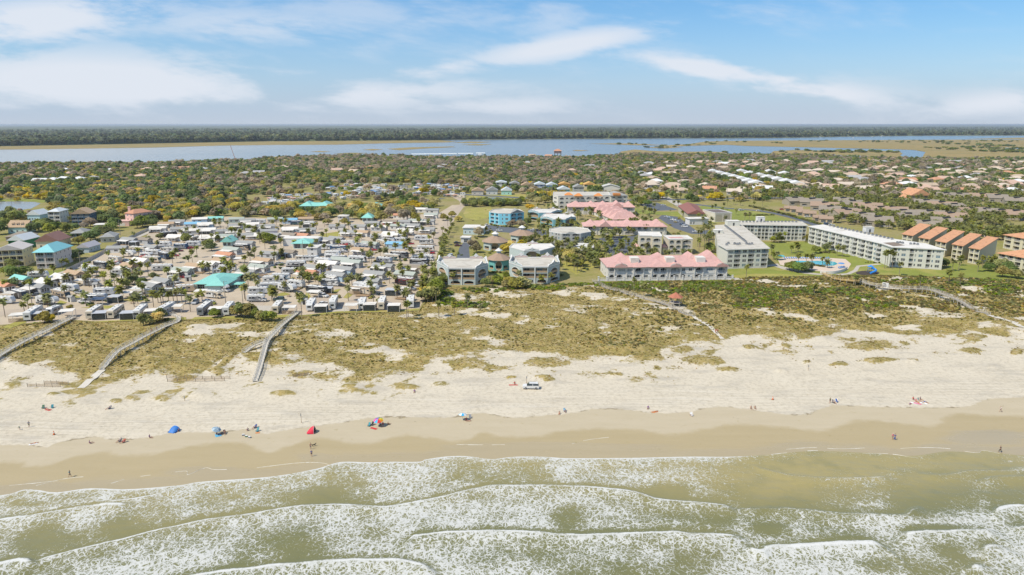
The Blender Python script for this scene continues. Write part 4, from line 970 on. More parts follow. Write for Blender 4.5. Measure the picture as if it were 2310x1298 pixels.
def round_flats(label,px,topc,backv,hdef=None):
 A_,B_,C_,D_=[V2(P(u,v)) for u,v in px]
 h=top_z(px[1][0],px[1][1],topc)
 E_=V2(P(px[3][0]-9,backv,h));F_=V2(P(px[0][0]+9,backv,h));mid=V2(P((px[1][0]+px[2][0])/2,backv-1.5,h))
 poly=[A_,B_,C_,D_,E_,F_];LAB,LBC,LCD=ln(A_,B_),ln(B_,C_),ln(C_,D_)
 s=h/10.4
 def side(L):return [(.20*L,.82*L,3.0*s,8.7*s,'oval','balcw'),(.2*L,.9*L,.4,2.4*s,'arch','dark')]
 cen=[]
 for i in range(2):
  x0,x1=(.03+.5*i)*LBC,(.47+.5*i)*LBC
  cen+=[(x0+.06*LBC,x1-.04*LBC,.35,2.5*s,'arch','dark'),(x0,x1,3.4*s,6.2*s,'rect','balcw'),(x0,x1,6.7*s,9.5*s,'rect','balcw')]
 r=block('apartment_building',label,'apartments',poly,h,AQUA,{0:side(LAB),1:cen,2:side(LCD)},'flat',WROOF2,fm=TANB,bm_=TANB,gm=GL3,coping=WHITE)
 org=A_
 ring_part(r,A_,B_,.51*LAB,5.85*s,.31*LAB,2.85*s,org);ring_part(r,C_,D_,.51*LCD,5.85*s,.31*LCD,2.85*s,org)
 for a,b in ((A_,B_),(C_,D_),(D_,E_),(F_,A_)):crest_part(r,a,b,h-.02,1.5,org,AQUA)
 q0=E_+(F_-E_)*.02;q1=E_+(F_-E_)*.36;q2=E_+(F_-E_)*.64;q3=E_+(F_-E_)*.98
 crest_part(r,q0,q1,h-.02,1.5,org,mat('pinkish_stucco',(.55,.44,.40),.85));crest_part(r,q2,q3,h-.02,1.5,org,MATS['pinkish_stucco'])
 # storey floor inside each round opening and the white post of the front
 for a,b,L in ((A_,B_,LAB),(C_,D_,LCD)):
  d=(b-a).normalized();n=Vector((d.y,-d.x));mb=MB();vs=[]
  for x,dep in ((.2*L,-.04),(.82*L,-.04),(.82*L,-1.5),(.2*L,-1.5)):q=a+d*x+n*dep-org;vs.append((q.x,q.y))
  mb.prism(vs,5.75*s,6.9*s,0,bottom=True);obj('balcony_front',mb,r,mats=TANB)
 d=(C_-B_).normalized();n=Vector((d.y,-d.x));q=(B_+C_)/2+n*.12-org
 mb=MB();mb.cyl((q.x,q.y,0),(q.x,q.y,h-.3),.22,.22,8);obj('post',mb,r,mats=WHITE)
 return r
round_flats('blue three storey flats with round openings, next to the campground edge',[(986.6,628),(1011.5,643),(1072.5,643.6),(1101.6,634)],605,583)
round_flats('blue three storey flats with round openings, left of the pink beach terrace',[(1148.7,629),(1178,640),(1236,640),(1262,631)],602,580.5)
def arch_flats(label,px,topv,backv,wm,cenw=True,h=None):
 A_,B_,C_,D_=[V2(P(u,v)) for u,v in px];h=h or top_z(px[1][0],px[1][1],topv)
 E_=V2(P(px[3][0]-8,backv,h));F_=V2(P(px[0][0]+8,backv,h));poly=[A_,B_,C_,D_,E_,F_]
 def side(L):return [(.06*L,.92*L,h*.40,h*.92,'arch','balcw'),(.08*L,.9*L,.2,h*.30,'rect','dark')]
 L1,L3=ln(A_,B_),ln(C_,D_);L2=ln(B_,C_)
 e={0:side(L1),2:side(L3)} if cenw else {1:[(.12*L2,.88*L2,h*.3,h*.95,'arch','balcw')]}
 r=block('apartment_building',label,'apartments',poly,h,wm,e,'flat',WROOF,fm=TANB,bm_=TANB,gm=GL3,coping=WHITE)
 for a,b in ([(A_,B_),(C_,D_)] if cenw else [(B_,C_)]):crest_part(r,a,b,h-.02,1.1,A_,wm)
 q=[E_+(F_-E_)*t for t in (.05,.35,.65,.95)]
 for a,b in ([(q[0],q[1]),(q[2],q[3])] if cenw else [(q[1]-(q[2]-q[1])*.1,q[2])]):crest_part(r,a,b,h-.02,1.1,A_,MATS['pinkish_stucco'])
 return r
arch_flats('low blue flats with one arched front bay, behind the two round window blocks',[(1149,588),(1182,598),(1218,598),(1251,588)],566,550,AQUA,False)
arch_flats('teal flats with twin arched verandas, behind the grey octagonal flats',[(1219,509),(1248,514),(1275,514),(1299,509)],495,483,TEALW)
arch_flats('teal flats with twin arched verandas, farther back beside the sky blue flats',[(1191,496),(1216,500),(1243,500),(1268,495)],480,472,TEALW)
# ---------------- pavilions with cupolas
def ngon(c,r,n,ph=0,sy=1.0):return [Vector((c.x+r*math.cos(2*PI*i/n+ph),c.y+r*sy*math.sin(2*PI*i/n+ph))) for i in range(n)]
def cupola_house(label,u,v,wpx,h,rise,wm=AQUA,front=None):
 c=V2(P(u,v));r_=wpx/2*mpp(u,v)*.96;c=c+Vector((0,r_*.8));poly=ngon(c,r_,8,-PI*5/8);L=ln(poly[0],poly[1])
 ops={0:[(.12*L,.88*L,.3,h*.93,'oval' if front=='round' else 'arch','balcw')],1:[(.15*L,.8*L,.5,2.6,'rect','balcw')],7:[(.15*L,.8*L,.5,2.6,'rect','balcw')]}
 r=block('pavilion',label,'pavilion',poly,h,wm,ops,'pyramid',BROWNSH,rise,1.0,fm=TANB,bm_=TANB)
 cc=[p-poly[0] for p in ngon(c,r_*.20,6)];mb=MB();mb.prism([(p.x,p.y) for p in cc],h+rise*.9,h+rise+1.3,0);obj('cupola',mb,r,mats=AQUA)
 mb=MB();o_=offset_poly(cc,.8);cen=c-poly[0]
 for i in range(6):mb.poly([(o_[i].x,o_[i].y,h+rise+1.3),(o_[(i+1) % 6].x,o_[(i+1) % 6].y,h+rise+1.3),(cen.x,cen.y,h+rise+2.9)])
 mb.poly([(p.x,p.y,h+rise+1.3) for p in o_][::-1]);obj('cupola_roof',mb,r,mats=WHITE)
 if front=='round':
  ring_part(r,poly[0],poly[1],.5*L,.3+(h*.93-.3)/2,.38*L,(h*.93-.3)/2,poly[0])
 return r
cupola_house('brown roofed pavilion with a round window, between the two blue round window flats',1125,611,52,5.6,3.0,mat('deep_teal_wall',(.15,.40,.38),.8),'round')
cupola_house('brown roofed pavilion with white cupola, beside the narrow asphalt drive',1117,566,60,5,3.2)
cupola_house('brown roofed pavilion with white cupola, just left of the grey octagonal flats',1178,549,58,5,3.0)
# ---------------- grey octagon, sky blue flats, garages
hO=top_z(1288,559.5,527)
pO=[V2(p) for p in Parr([(1239,522.5),(1267,527),(1310,527),(1333,523),(1326,516),(1300,512.5),(1260,512.5),(1240,516)],hO)]
LO=[ln(pO[i],pO[(i+1) % 8]) for i in range(8)];fo=(hO-.6)/4
O=block('apartment_building','grey eight sided four storey flats with a white deck in front','apartments',pO,hO,GREYW,
 {0:floors(LO[0],4,fo,[(.2,.32,'win'),(.5,.62,'win'),(.72,.84,'win')]),1:floors(LO[1],4,fo,[(.06,.44,'arch'),(.56,.94,'arch')]),2:floors(LO[2],4,fo,[(.15,.32,'win'),(.42,.56,'win'),(.74,.86,'win')])},'flat',WROOF2,bm_=GREYW,gm=GL3)
mb=MB();a,b=pO[1]-pO[0],pO[2]-pO[0];d=(b-a).normalized();n=Vector((d.y,-d.x));vs=[]
for x,zz in ((.22,0),(.4,.9),(.6,.9),(.78,0)):
 q=a+(b-a)*x+n*.2;vs.append((q.x,q.y,hO+zz))
mb.poly(vs);mb.poly([(x-n.x*.3,y-n.y*.3,z) for x,y,z in vs][::-1]);obj('curved_gable',mb,O,mats=GREYW)
pK=[V2(p) for p in Parr([(1292,577),(1326,577),(1340,570),(1334,560),(1300,560)])]
dk=thing('sun_deck','white railed deck on posts in front of the grey octagonal flats','deck',(pK[0].x,pK[0].y,0));lp=[p-pK[0] for p in pK]
mb=MB();mb.prism([(p.x,p.y) for p in lp],3.0,3.3,0,bottom=True);obj('floor',mb,dk,mats=WHITE)
mb=MB()
for i in range(len(lp)):
 p=lp[i];q=lp[(i+1) % len(lp)];obj('post',cached('deckpost',lambda:(lambda m_:(m_.cyl((0,0,0),(0,0,3.0),.16,.16,6),m_.mesh('post',[WHITE]))[1])(MB())),dk,(p.x*.96,p.y+.2,0))
 for z in (3.75,4.25):mb.cyl((p.x,p.y,z),(q.x,q.y,z),.05,.05,4)
 k=int((q-p).length/1.2)
 for j in range(k):r_=p+(q-p)*j/k;mb.cyl((r_.x,r_.y,3.3),(r_.x,r_.y,4.3),.05,.05,4)
obj('railing',mb,dk,mats=WHITE)
hN=top_z(1140,508,481.3)
pN=[V2(p) for p in Parr([(1103,478),(1126,481),(1151.5,481.5),(1182,478.5),(1172,472.5),(1134,471),(1113,472.5)],hN)]
LN=[ln(pN[i],pN[(i+1) % 7]) for i in range(7)];fN=(hN-.4)/3
Nn_=block('apartment_building','sky blue three storey flats with grey balcony bays and side stairs','apartments',pN,hN,BLUEW,
 {0:floors(LN[0],3,fN,[(.15,.5,'balc'),(.65,.9,'balc')]),1:floors(LN[1],3,fN,[(.25,.36,'win'),(.55,.8,'win')]),2:floors(LN[2],3,fN,[(.06,.44,'arch'),(.52,.9,'arch')])},'flat',WROOF2,bm_=GREYW,gm=GL3)
for (a,b) in ((pN[2],pN[3]),):
 d=(b-a).normalized();n=Vector((d.y,-d.x));mb=MB();vs=[(q.x,q.y,z) for q,z in ((a+n*.15-pN[0],hN),(b+n*.15-pN[0],hN),((a+b)/2+n*.15-pN[0],hN+2.2))]
 c=V2(P(1160,474,hN))-pN[0];mb.poly(vs);mb.poly([vs[0],vs[2],(c.x,c.y,hN+1.6),]);mb.poly([vs[2],vs[1],(c.x,c.y,hN+1.6)]);obj('gable_roof',mb,Nn_,mats=GREYSH)
def quad_px(front_l,front_r,depth):
 a,b=V2(P(*front_l)),V2(P(*front_r));d=(b-a).normalized();n=Vector((-d.y,d.x));return [a,b,b+n*depth,a+n*depth]
q=quad_px((1045,529.5),(1091,530),14);L=ln(q[0],q[1])
block('garage_block','long low white and blue building with flat white roof, by the asphalt drive','building',q,4.6,mat('pale_blue_wall',(.50,.60,.62),.8),{0:fr_ops(L,[(.08,.14,1,2.4,'rect','win'),(.3,.36,1,2.4,'rect','win'),(.55,.6,1,2.4,'rect','win'),(.78,.9,.1,2.4,'rect','win')])},'slab',WROOF)
q=quad_px((1040,547.5),(1058.5,548),6);L=ln(q[0],q[1])
block('garage','small white garage at the head of the asphalt drive','garage',q,3.2,WHITE,{0:fr_ops(L,[(.35,.9,.1,2.3,'rect','win')])},'slab',WROOF)
# ---------------- cream flats with arched windows, and the farther cream blocks
def cream_flats(label,fl,fr,step,topv,depth,redpatch):
 a,b=V2(P(*fl)),V2(P(*fr));d=(b-a).normalized();n=Vector((-d.y,d.x));m1=a+(b-a)*.56
 poly=[a,m1,m1+n*-step,b+n*-step,b+n*depth,a+n*depth] if step>0 else [a,m1,m1-n*step,b-n*step,b+n*depth,a+n*depth]
 h=top_z(fl[0],fl[1],topv);f=(h-.5)/3;L0=ln(poly[0],poly[1]);L2=ln(poly[2],poly[3])
 r=block('apartment_building',label,'apartments',poly,h,CREAMW,{0:floors(L0,3,f,[(.08,.42,'arch'),(.56,.9,'arch')]),2:floors(L2,3,f,[(.12,.85,'arch')]),4:[],5:floors(ln(poly[5],poly[0]),3,f,[(.2,.3,'win'),(.6,.7,'win')])},'flat',WROOF,bm_=CREAM2,gm=GL3)
 w_=a-n*-2.2-d*4;mb=MB();hip_on(mb,[p-poly[0] for p in (a-d*3.2+n*2,a-d*.05+n*2,a-d*.05+n*8,a-d*3.2+n*8)],4.2,1.4,.3);obj('side_roof',mb,r,mats=PINKR)
 mb=MB();q=[p-poly[0] for p in (a-d*3.0+n*2.2,a-d*.02+n*2.2,a-d*.02+n*7.8,a-d*3+n*7.8)];mb.prism([(p.x,p.y) for p in q],0,4.02);obj('side_wing',mb,r,mats=CREAMW)
 if redpatch:
  mb=MB();c=(poly[0]+poly[4])/2-poly[0];mb.prism([(c.x-5,c.y-2.5),(c.x+3,c.y-2.5),(c.x+2,c.y+3),(c.x-6,c.y+3)],h-.3,h-.2);obj('roof_patch',mb,r,mats=PINKR)
 return r
cream_flats('cream three storey flats with arched balconies, left of a twin with a pink stained roof',(1441.5,574),(1491,575),1.5,531.5,15,False)
cream_flats('cream three storey flats with a pink stained flat roof, behind the beach terrace',(1507,575),(1562,575),-1.2,540,15,True)
hM=top_z(1247,468,440)
pM=[V2(P(1247,468)),V2(P(1259,471)),V2(P(1376,469)),V2(P(1372,460)),V2(P(1248,460))]
Lm=ln(pM[1],pM[2]);fM=(hM-.4)/3
Mm=block('apartment_building','long cream three storey block with small orange roof turrets','apartments',pM,hM,CREAM2,
 {0:floors(ln(pM[0],pM[1]),3,fM,[(.2,.7,'win')]),1:floors(Lm,3,fM,[(.03,.11,'arch'),(.145,.19,'win'),(.23,.33,'arch'),(.36,.40,'win'),(.44,.50,'win'),(.54,.64,'arch'),(.68,.78,'arch'),(.82,.86,'win'),(.90,.98,'arch')])},'flat',WROOF2,bm_=CREAM2)
for u,v in ((1283,440.5),(1305,442.5),(1350,442.5)):
 p=V2(P(u,v,hM))-pM[0];mb=MB();hip_on(mb,[p+Vector(q) for q in ((-3.6,-1.2),(3.6,-1.2),(3.6,4),(-3.6,4))],hM+.16,2.2,.3);obj('turret_roof',mb,Mm,mats=mat('bright_orange_tile',(.60,.24,.07),.8,.15))
q=quad_px((1378,458),(1415,457),22);hh=top_z(1378,458,442);L=ln(q[0],q[1])
r=block('apartment_building','cream block with grey hipped roof at the end of the orange turreted block','apartments',q,hh,CREAM2,{0:floors(L,2,hh/2,[(.1,.25,'win'),(.4,.65,'win'),(.8,.9,'win')])},'hip',GREYSH,3.5)
mb=MB();mb.box(2,-1.5,hh+.4,9,4,hh+2.4);hip_on(mb,[Vector(p) for p in ((-12,3),(-5,3),(-5,9),(-12,9))],hh+.3,3,.3,0);obj('turret_roof',mb,r,mats=MATS['bright_orange_tile'])
# ---------------- pink roofed terraces
def pink_terrace(label,fl,fr,eavev,bays,depth,rise,up,lo,group=None,wm=CREAM2,bayd=1.6,fence=False):
 q=quad_px(fl,fr,depth);L=ln(q[0],q[1]);h=top_z((fl[0]+fr[0])/2,(fl[1]+fr[1])/2,eavev);f=h/2
 def mk(lst,z):
  out=[]
  for a,b,k in lst:
   if k=='w':out.append((a*L,b*L,z+.9,z+2.3,'rect','win'))
   else:out.append((a*L,b*L,z+.15,z+min(2.6,f-.35),'arch','balc'))
  return out
 r=block('terrace_house',label,'terrace',q,h,wm,{0:mk(up,f)+mk(lo,0),1:floors(depth,2,f,[(.2,.3,'win'),(.6,.7,'win')]),3:floors(depth,2,f,[(.2,.3,'win'),(.6,.7,'win')])},'hip',PINKR,rise,.7,bm_=CREAM2,gm=GL3,group=group)
 a=q[0];d=(q[1]-q[0]).normalized();n=Vector((-d.y,d.x))
 for i,(x0,x1,kind) in enumerate(bays):# cross roofs over the projecting bays
  w=(x1-x0)*L;bk=[q[0]+d*(x0*L)-n*.9-a,q[0]+d*(x1*L)-n*.9-a,q[0]+d*(x1*L)+n*depth*.8-a,q[0]+d*(x0*L)+n*depth*.8-a]
  mb=MB();hip_on(mb,bk,h+.03+.02*(i % 3),min(max(rise,4.2),w*(.30 if depth==22 else .46)),.5,gable=(kind=='g'));obj('cross_roof',mb,r,mats=PINKR)
  if kind=='g':
   p0,p1=bk[0],bk[1];m_=(p0+p1)/2;mb=MB();vs=[(p0.x,p0.y,h-.15),(p1.x,p1.y,h-.15)]
   for t in range(0,9):
    an=PI*t/8;c=m_+d*(w/2*math.cos(an));vs.append((c.x-n.x*.45,c.y-n.y*.45,h+.2+w*.27*math.sin(an)))
   mb.poly(vs);obj('curved_gable',mb,r,mats=wm)
  for e in (x0*L,x1*L-.5):# pilasters either side of the bay
   p=q[0]+d*e-n*.35-a;mb=MB();pp=[p,p+d*.5,p+d*.5+n*.33,p+n*.33];mb.prism([(c.x,c.y) for c in pp],0,h-.2);obj('pilaster',mb,r,mats=wm)
 mb=MB();mb_=[q[0]-n*.12-a,q[1]-n*.12-a,q[1]-n*.004-a,q[0]-n*.004-a];mb.prism([(c.x,c.y) for c in mb_],f-.12,f+.08);obj('string_course',mb,r,mats=WHITE)
 return r,q,h,n,d,L
up=[(.012,.055,'b'),(.085,.145,'w'),(.16,.20,'w'),(.228,.288,'b'),(.305,.335,'w'),(.38,.425,'b'),(.44,.485,'b'),(.525,.60,'b'),(.618,.648,'w'),(.675,.705,'w'),(.737,.79,'b'),(.825,.88,'w'),(.925,.98,'b')]
lo=[(.012,.055,'b'),(.075,.12,'b'),(.16,.20,'w'),(.222,.285,'b'),(.303,.335,'w'),(.378,.423,'b'),(.44,.49,'b'),(.522,.595,'b'),(.612,.648,'b'),(.672,.70,'w'),(.73,.79,'b'),(.81,.885,'w'),(.915,.98,'b')]
E,q,h,n,d,L=pink_terrace('large cream beachfront terrace under a pink tiled roof of many hips',(1371,632),(1639,629.5),601.5,[(.05,.16,'g'),(.21,.30,'h'),(.36,.50,'h'),(.515,.61,'g'),(.72,.80,'h'),(.90,1.0,'g')],22,3.6,up,lo)
for k,(x0,x1) in enumerate(((.06,.24),(.38,.56),(.68,.80),(.82,.985))):# higher hips behind
 c0=q[0]-q[0]+d*(x0*L)+n*5;c1=d*(x1*L)+n*5;mb=MB();hip_on(mb,[c0,c1,c1+n*15,c0+n*15],h+.6+.04*k,4.0+1.0*(k==3),.2);obj('high_roof',mb,E,mats=PINKR)
for x0,x1 in ((.20,.27),(.50,.57),(.755,.83)):
 c0=d*(x0*L)+n*3.4;c1=d*(x1*L)+n*3.4;mb=MB();mb.prism([(p.x,p.y) for p in (c0,c1,c1+n*5,c0+n*5)],h+1,h+3.7);obj('flat_roof_well',mb,E,mats=WROOF)
fn=thing('garden_wall','white balustrade with square piers along the front of the pink terrace','wall',(*P(1350,634.5)[:2],0));o0=V2(P(1350,634.5));e0=V2(P(1652,631))-o0;k=16
for i in range(k+1):
 p=e0*i/k;obj('pier',cached('pier',lambda:(lambda m_:(m_.box(-.35,-.35,0,.35,.35,2.1),m_.box(-.45,-.45,2.1,.45,.45,2.3),m_.mesh('pier',[WHITE]))[2])(MB())),fn,(p.x,p.y,0))
mb=MB();nn=Vector((-e0.y,e0.x)).normalized()*.12;mb.prism([(0-nn.x,0-nn.y),(e0.x-nn.x,e0.y-nn.y),(e0.x+nn.x,e0.y+nn.y),(nn.x,nn.y)],0,.8)
mb.prism([(0-nn.x,0-nn.y),(e0.x-nn.x,e0.y-nn.y),(e0.x+nn.x,e0.y+nn.y),(nn.x,nn.y)],1.45,1.6,bottom=True)
for i in range(int(e0.length/.6)):
 p=e0.normalized()*(.6*i+.3);mb.box(p.x-.08,p.y-.08,.8,p.x+.08,p.y+.08,1.45)
obj('balustrade',mb,fn,mats=WHITE)
b1=[(.02,.16,'h'),(.19,.32,'g'),(.33,.43,'h'),(.46,.62,'h'),(.64,.78,'h'),(.82,.98,'h')]
u1=[(.05,.13,'b'),(.21,.30,'b'),(.35,.41,'b'),(.52,.58,'b'),(.65,.70,'b'),(.72,.77,'b'),(.86,.89,'w'),(.92,.96,'w')]
pink_terrace('pink roofed cream terrace with garage court, behind the cream three storey flats',(1317,530),(1503,531),511,b1,18,2.8,u1,[(.05,.13,'b'),(.22,.30,'b'),(.35,.41,'b'),(.5,.6,'b'),(.65,.77,'b'),(.86,.95,'w')])
pink_terrace('farthest pink roofed cream terrace, below the block with orange turrets',(1281,484),(1431,485),467,[(.0,.24,'h'),(.27,.44,'h'),(.45,.62,'h'),(.66,.83,'g'),(.85,1.0,'h')],20,2.8,
 [(.12,.20,'w'),(.3,.4,'w'),(.5,.58,'w'),(.70,.8,'b'),(.88,.97,'b')],[(.05,.2,'w'),(.3,.4,'w'),(.5,.58,'w'),(.70,.8,'b'),(.88,.97,'b')])
q=[V2(P(u,v)) for u,v in ((1383,505),(1440,503),(1392,480),(1336,484))];hh=top_z(1410,504,494.5);L=ln(q[0],q[1])
r=block('terrace_house','pink roofed terrace of four ribbed ridges stepping back from the road','terrace',q,hh,CREAM2,{0:floors(L,1,hh,[(.1,.2,'win'),(.4,.6,'arch'),(.8,.9,'win')]),3:floors(ln(q[3],q[0]),1,hh,[((i+.3)/7,(i+.6)/7,'win') for i in range(7)])},'hip',PINKR,4.6,.6)
for i in range(5):
 t0,t1=i/5+.02,(i+1)/5-.02;c=[q[0]+(q[3]-q[0])*t0,q[1]+(q[2]-q[1])*t0,q[1]+(q[2]-q[1])*t1,q[0]+(q[3]-q[0])*t1];mb=MB();hip_on(mb,[p-q[0] for p in c],hh+.05+.03*i,5.0,.35);obj('cross_roof',mb,r,mats=PINKR)
# ---------------- tan hall with maroon roof and the flat box beside it
q=[V2(P(u,v)) for u,v in ((1552,499),(1588,499),(1570,478),(1530,480))];hh=top_z(1570,499,476)
block('hall','tan gabled hall with maroon roof beside the roadside lawn','hall',q,hh*.72,mat('tan_green_wall',(.47,.43,.31),.85),{0:fr_ops(ln(q[0],q[1]),[(.85,.95,3,5,'rect','win')])},'gable',mat('maroon_roof',(.26,.11,.085),.8,.15,ridges=(2,'X',.3)),hh*.36,.8)
q=quad_px((1612,502),(1650,501),22);block('plant_house','flat roofed cream box with screened doors, behind the nearest white flats','building',q,7.5,mat('cream_wall',(.62,.58,.47),.85),{0:fr_ops(ln(q[0],q[1]),[(.05,.45,.3,6.2,'rect','win'),(.5,.92,.3,6.2,'rect','win')])},'flat',mat('dark_flat_roof',(.16,.13,.12),.9),gm=mat('tan_doors',(.38,.34,.24),.8))
q=quad_px((1555,508),(1598,507),8);block('hall_annex','low white annex in front of the tan maroon roofed hall','building',q,4.5,WHITE,{0:fr_ops(ln(q[0],q[1]),[(.05,.12,.5,2.5,'rect','win'),(.2,.27,.5,2.5,'rect','win')])},'slab',WROOF)
# ---------------- orange roofed townhouses at the right
OLIVEW=mat('olive_cream_wall',(.58,.54,.38),.85,.06)
def shed_house(label,fl,fr,back,h0,h1,wm,rm,group=None,nf=3,over=.5):
 a,b=V2(P(*fl)),V2(P(*fr));bb=V2(P(*back))-b;poly=[a,b,b+bb,a+bb];L=ln(a,b);f=(h0-.2)/nf
 r=block('townhouse',label,'townhouse',poly,h0,wm,{0:floors(L,nf,f,[(.06,.44,'balc'),(.54,.94,'balc')])},'none',fm=CREAM2,bm_=TANW,gm=GL3,group=group)
 lp=[p-a for p in poly];mb=MB()
 mb.poly([(lp[1].x,lp[1].y,h0),(lp[2].x,lp[2].y,h0),(lp[2].x,lp[2].y,h1)]);mb.poly([(lp[3].x,lp[3].y,h0),(lp[0].x,lp[0].y,h0),(lp[3].x,lp[3].y,h1)]);mb.poly([(lp[2].x,lp[2].y,h0),(lp[3].x,lp[3].y,h0),(lp[3].x,lp[3].y,h1),(lp[2].x,lp[2].y,h1)])
 obj('gable_end',mb,r,mats=wm)
 o_=offset_poly(lp,over);mb=MB();sl=(h1-h0)/max(.1,(lp[2]-lp[1]).length);z0,z1=h0+.12-over*sl,h1+.12+over*sl
 top=[(o_[0].x,o_[0].y,z0),(o_[1].x,o_[1].y,z0),(o_[2].x,o_[2].y,z1),(o_[3].x,o_[3].y,z1)];n_=len(mb.v)
 mb.add(top+[(x,y,z-.3) for x,y,z in top],[(0,1,2,3),(7,6,5,4),(0,4,5,1),(1,5,6,2),(2,6,7,3),(3,7,4,0)]);obj('roof',mb,r,mats=rm)
 return r
names=['farthest left','second from the left','middle','fourth from the left','rightmost']
for i in range(5):
 du,dv=-37.5*(4-i),-8.6*(4-i)
 shed_house('orange roofed townhouse with stacked balconies, %s of the row of five' % names[i],(2182+du,593+dv),(2205+du,597.5+dv),(2243+du,585+dv),8.6,12.2,OLIVEW,ORANGER,'orange roofed townhouses right of the white flats')
for k,(fl,fr,dep,lab) in enumerate((((2248,606),(2282,613),22,'orange hip roofed villa with dark balconies at the right edge, nearer the dunes'),((2262,560),(2300,568),24,'orange hip roofed villa behind the other one at the right edge'))):
 q=quad_px(fl,fr,dep);q[1]=q[0]+(q[1]-q[0])*2.6;q[2]=q[3]+(q[1]-q[0]);L=ln(q[0],q[1])
 block('villa',lab,'villa',q,8.4,OLIVEW,{0:floors(L,3,2.75,[((i+.1)/5,(i+.8)/5,'balc') for i in range(5)]),3:floors(dep,3,2.75,[(.2,.3,'win'),(.6,.75,'balc')])},'hip',ORANGER,4,.9,fm=CREAM2,bm_=TANW,gm=GL3)

# ============================================================= HOUSES
def dup(root,loc,rz,label=None,cat=None,group=None,rel=None,scale=None):
 r=root.copy();r.location=loc;r.rotation_euler=(0,0,rz);COL.objects.link(r)
 if scale:r.scale=(scale,)*3
 for ch in root.children:
  c=ch.copy();c.parent=r;COL.objects.link(c)
  for g in ch.children:
   q=g.copy();q.parent=c;COL.objects.link(q)
 base=next(t for t in THINGS if t[0]==root)
 tag(r,label or base[1],cat or root['category'],group or root.get('group'),base[2] if rel is None else rel)
 return r
def wins(L,n,z0,z1,w=1.0,m=.8):return [((m+(L-2*m)*(i+.5)/n)-w/2,(m+(L-2*m)*(i+.5)/n)+w/2,z0,z1,'rect','win') for i in range(n)]
def house(label,fl,fr,depth,h,rise,wm,rm,roof='gable',nst=1,style='win',n=3,ridge='x',over=.6,cat='house',lower=None,group=None,door=True,fm=WHITE):
 q=quad_px(fl,fr,depth);L=ln(q[0],q[1]);f=h/nst;ops=[]
 for s in range(nst):
  if style=='balc' or (style=='mixb' and s>=1):ops+=[(L*(i+.05)/n,L*(i+.95)/n,s*f+.15,s*f+f-.35,'rect','balc') for i in range(n)]
  elif style=='stilt' and s==0:ops+=[(L*(i+.08)/n,L*(i+.92)/n,.05,f-.3,'rect','dark') for i in range(n)]
  elif style=='stilt':ops+=[(L*(i+.05)/n,L*(i+.95)/n,s*f+.15,s*f+f-.35,'rect','balc') for i in range(n)]
  else:ops+=wins(L,n,s*f+.9,s*f+2.2,min(1.3,L/n*.6))
 side=sum([wins(depth,max(2,int(depth/4)),s*f+1.0,s*f+2.2) for s in range(nst)],[])
 if roof=='gable' and ridge=='y' and ln(q[0],q[1])>depth:roof='gy'
 rr='none' if roof in ('gy',) else roof
 r=block('house',label,cat,q,h,wm,{0:ops,1:side,3:side},rr,rm,rise,over,fm=fm,bm_=wm,gm=GL3,group=group)
 if roof=='gy':
  lp=[p-q[0] for p in q];o_=offset_poly(lp,over);mA,mB=(o_[0]+o_[1])/2,(o_[2]+o_[3])/2;mb=MB();z=h;zt=h+rise
  mb.poly([(o_[1].x,o_[1].y,z),(o_[2].x,o_[2].y,z),(mB.x,mB.y,zt),(mA.x,mA.y,zt)]);mb.poly([(o_[3].x,o_[3].y,z),(o_[0].x,o_[0].y,z),(mA.x,mA.y,zt),(mB.x,mB.y,zt)])
  mb.poly([(o_[1].x,o_[1].y,z-.18),(o_[2].x,o_[2].y,z-.18),(mB.x,mB.y,zt-.18),(mA.x,mA.y,zt-.18)]);mb.poly([(o_[3].x,o_[3].y,z-.18),(o_[0].x,o_[0].y,z-.18),(mA.x,mA.y,zt-.18),(mB.x,mB.y,zt-.18)])
  for a,b,c in ((o_[0],o_[1],mA),(o_[2],o_[3],mB)):
   for s_,e_ in ((a,c),(c,b)):
    za=zt if s_ is c else z;zb=zt if e_ is c else z;mb.poly([(s_.x,s_.y,za-.18),(e_.x,e_.y,zb-.18),(e_.x,e_.y,zb),(s_.x,s_.y,za)])
  obj('roof',mb,r,mats=rm)
  mb=MB();kk=rise*(1-over/(ln(q[0],q[1])/2+over))
  for a,b in ((lp[0],lp[1]),(lp[2],lp[3])):
   mm=(a+b)/2;mb.poly([(a.x,a.y,h),(b.x,b.y,h),(mm.x,mm.y,h+kk)])
  obj('gable_end',mb,r,mats=wm)
 return r
MINT=mat('mint_wall',(.36,.62,.55),.8,.05);SKYB=mat('pale_sky_wall',(.42,.60,.66),.8,.05);NAVY=mat('navy_wall',(.06,.12,.19),.7,.1);YEL=mat('soft_yellow_wall',(.62,.54,.33),.8,.05)
GRN=mat('kelly_green_wall',(.045,.24,.12),.75,.08);SALM=mat('salmon_wall',(.68,.45,.39),.8,.05);TANR=mat('tan_shingle',(.42,.30,.19),.9,.15,.6,.3,12);METW=mat('pale_metal_roof',(.60,.63,.62),.4,.06,.3,ridges=(2,'X',.3))
TERR=mat('terracotta_roof',(.50,.25,.15),.85,.15,.5);ORW=mat('orange_wall',(.60,.33,.10),.8,.06);BRICKW=mat('brown_board_wall',(.26,.19,.16),.85,.15)
h1=house('aqua sided house with three dormers in a tan roof, at the left edge',(19,527),(61,526.5),11,4.4,4.2,mat('aqua_white_wall',(.50,.66,.62),.8),TANR,'gable',1,n=3)
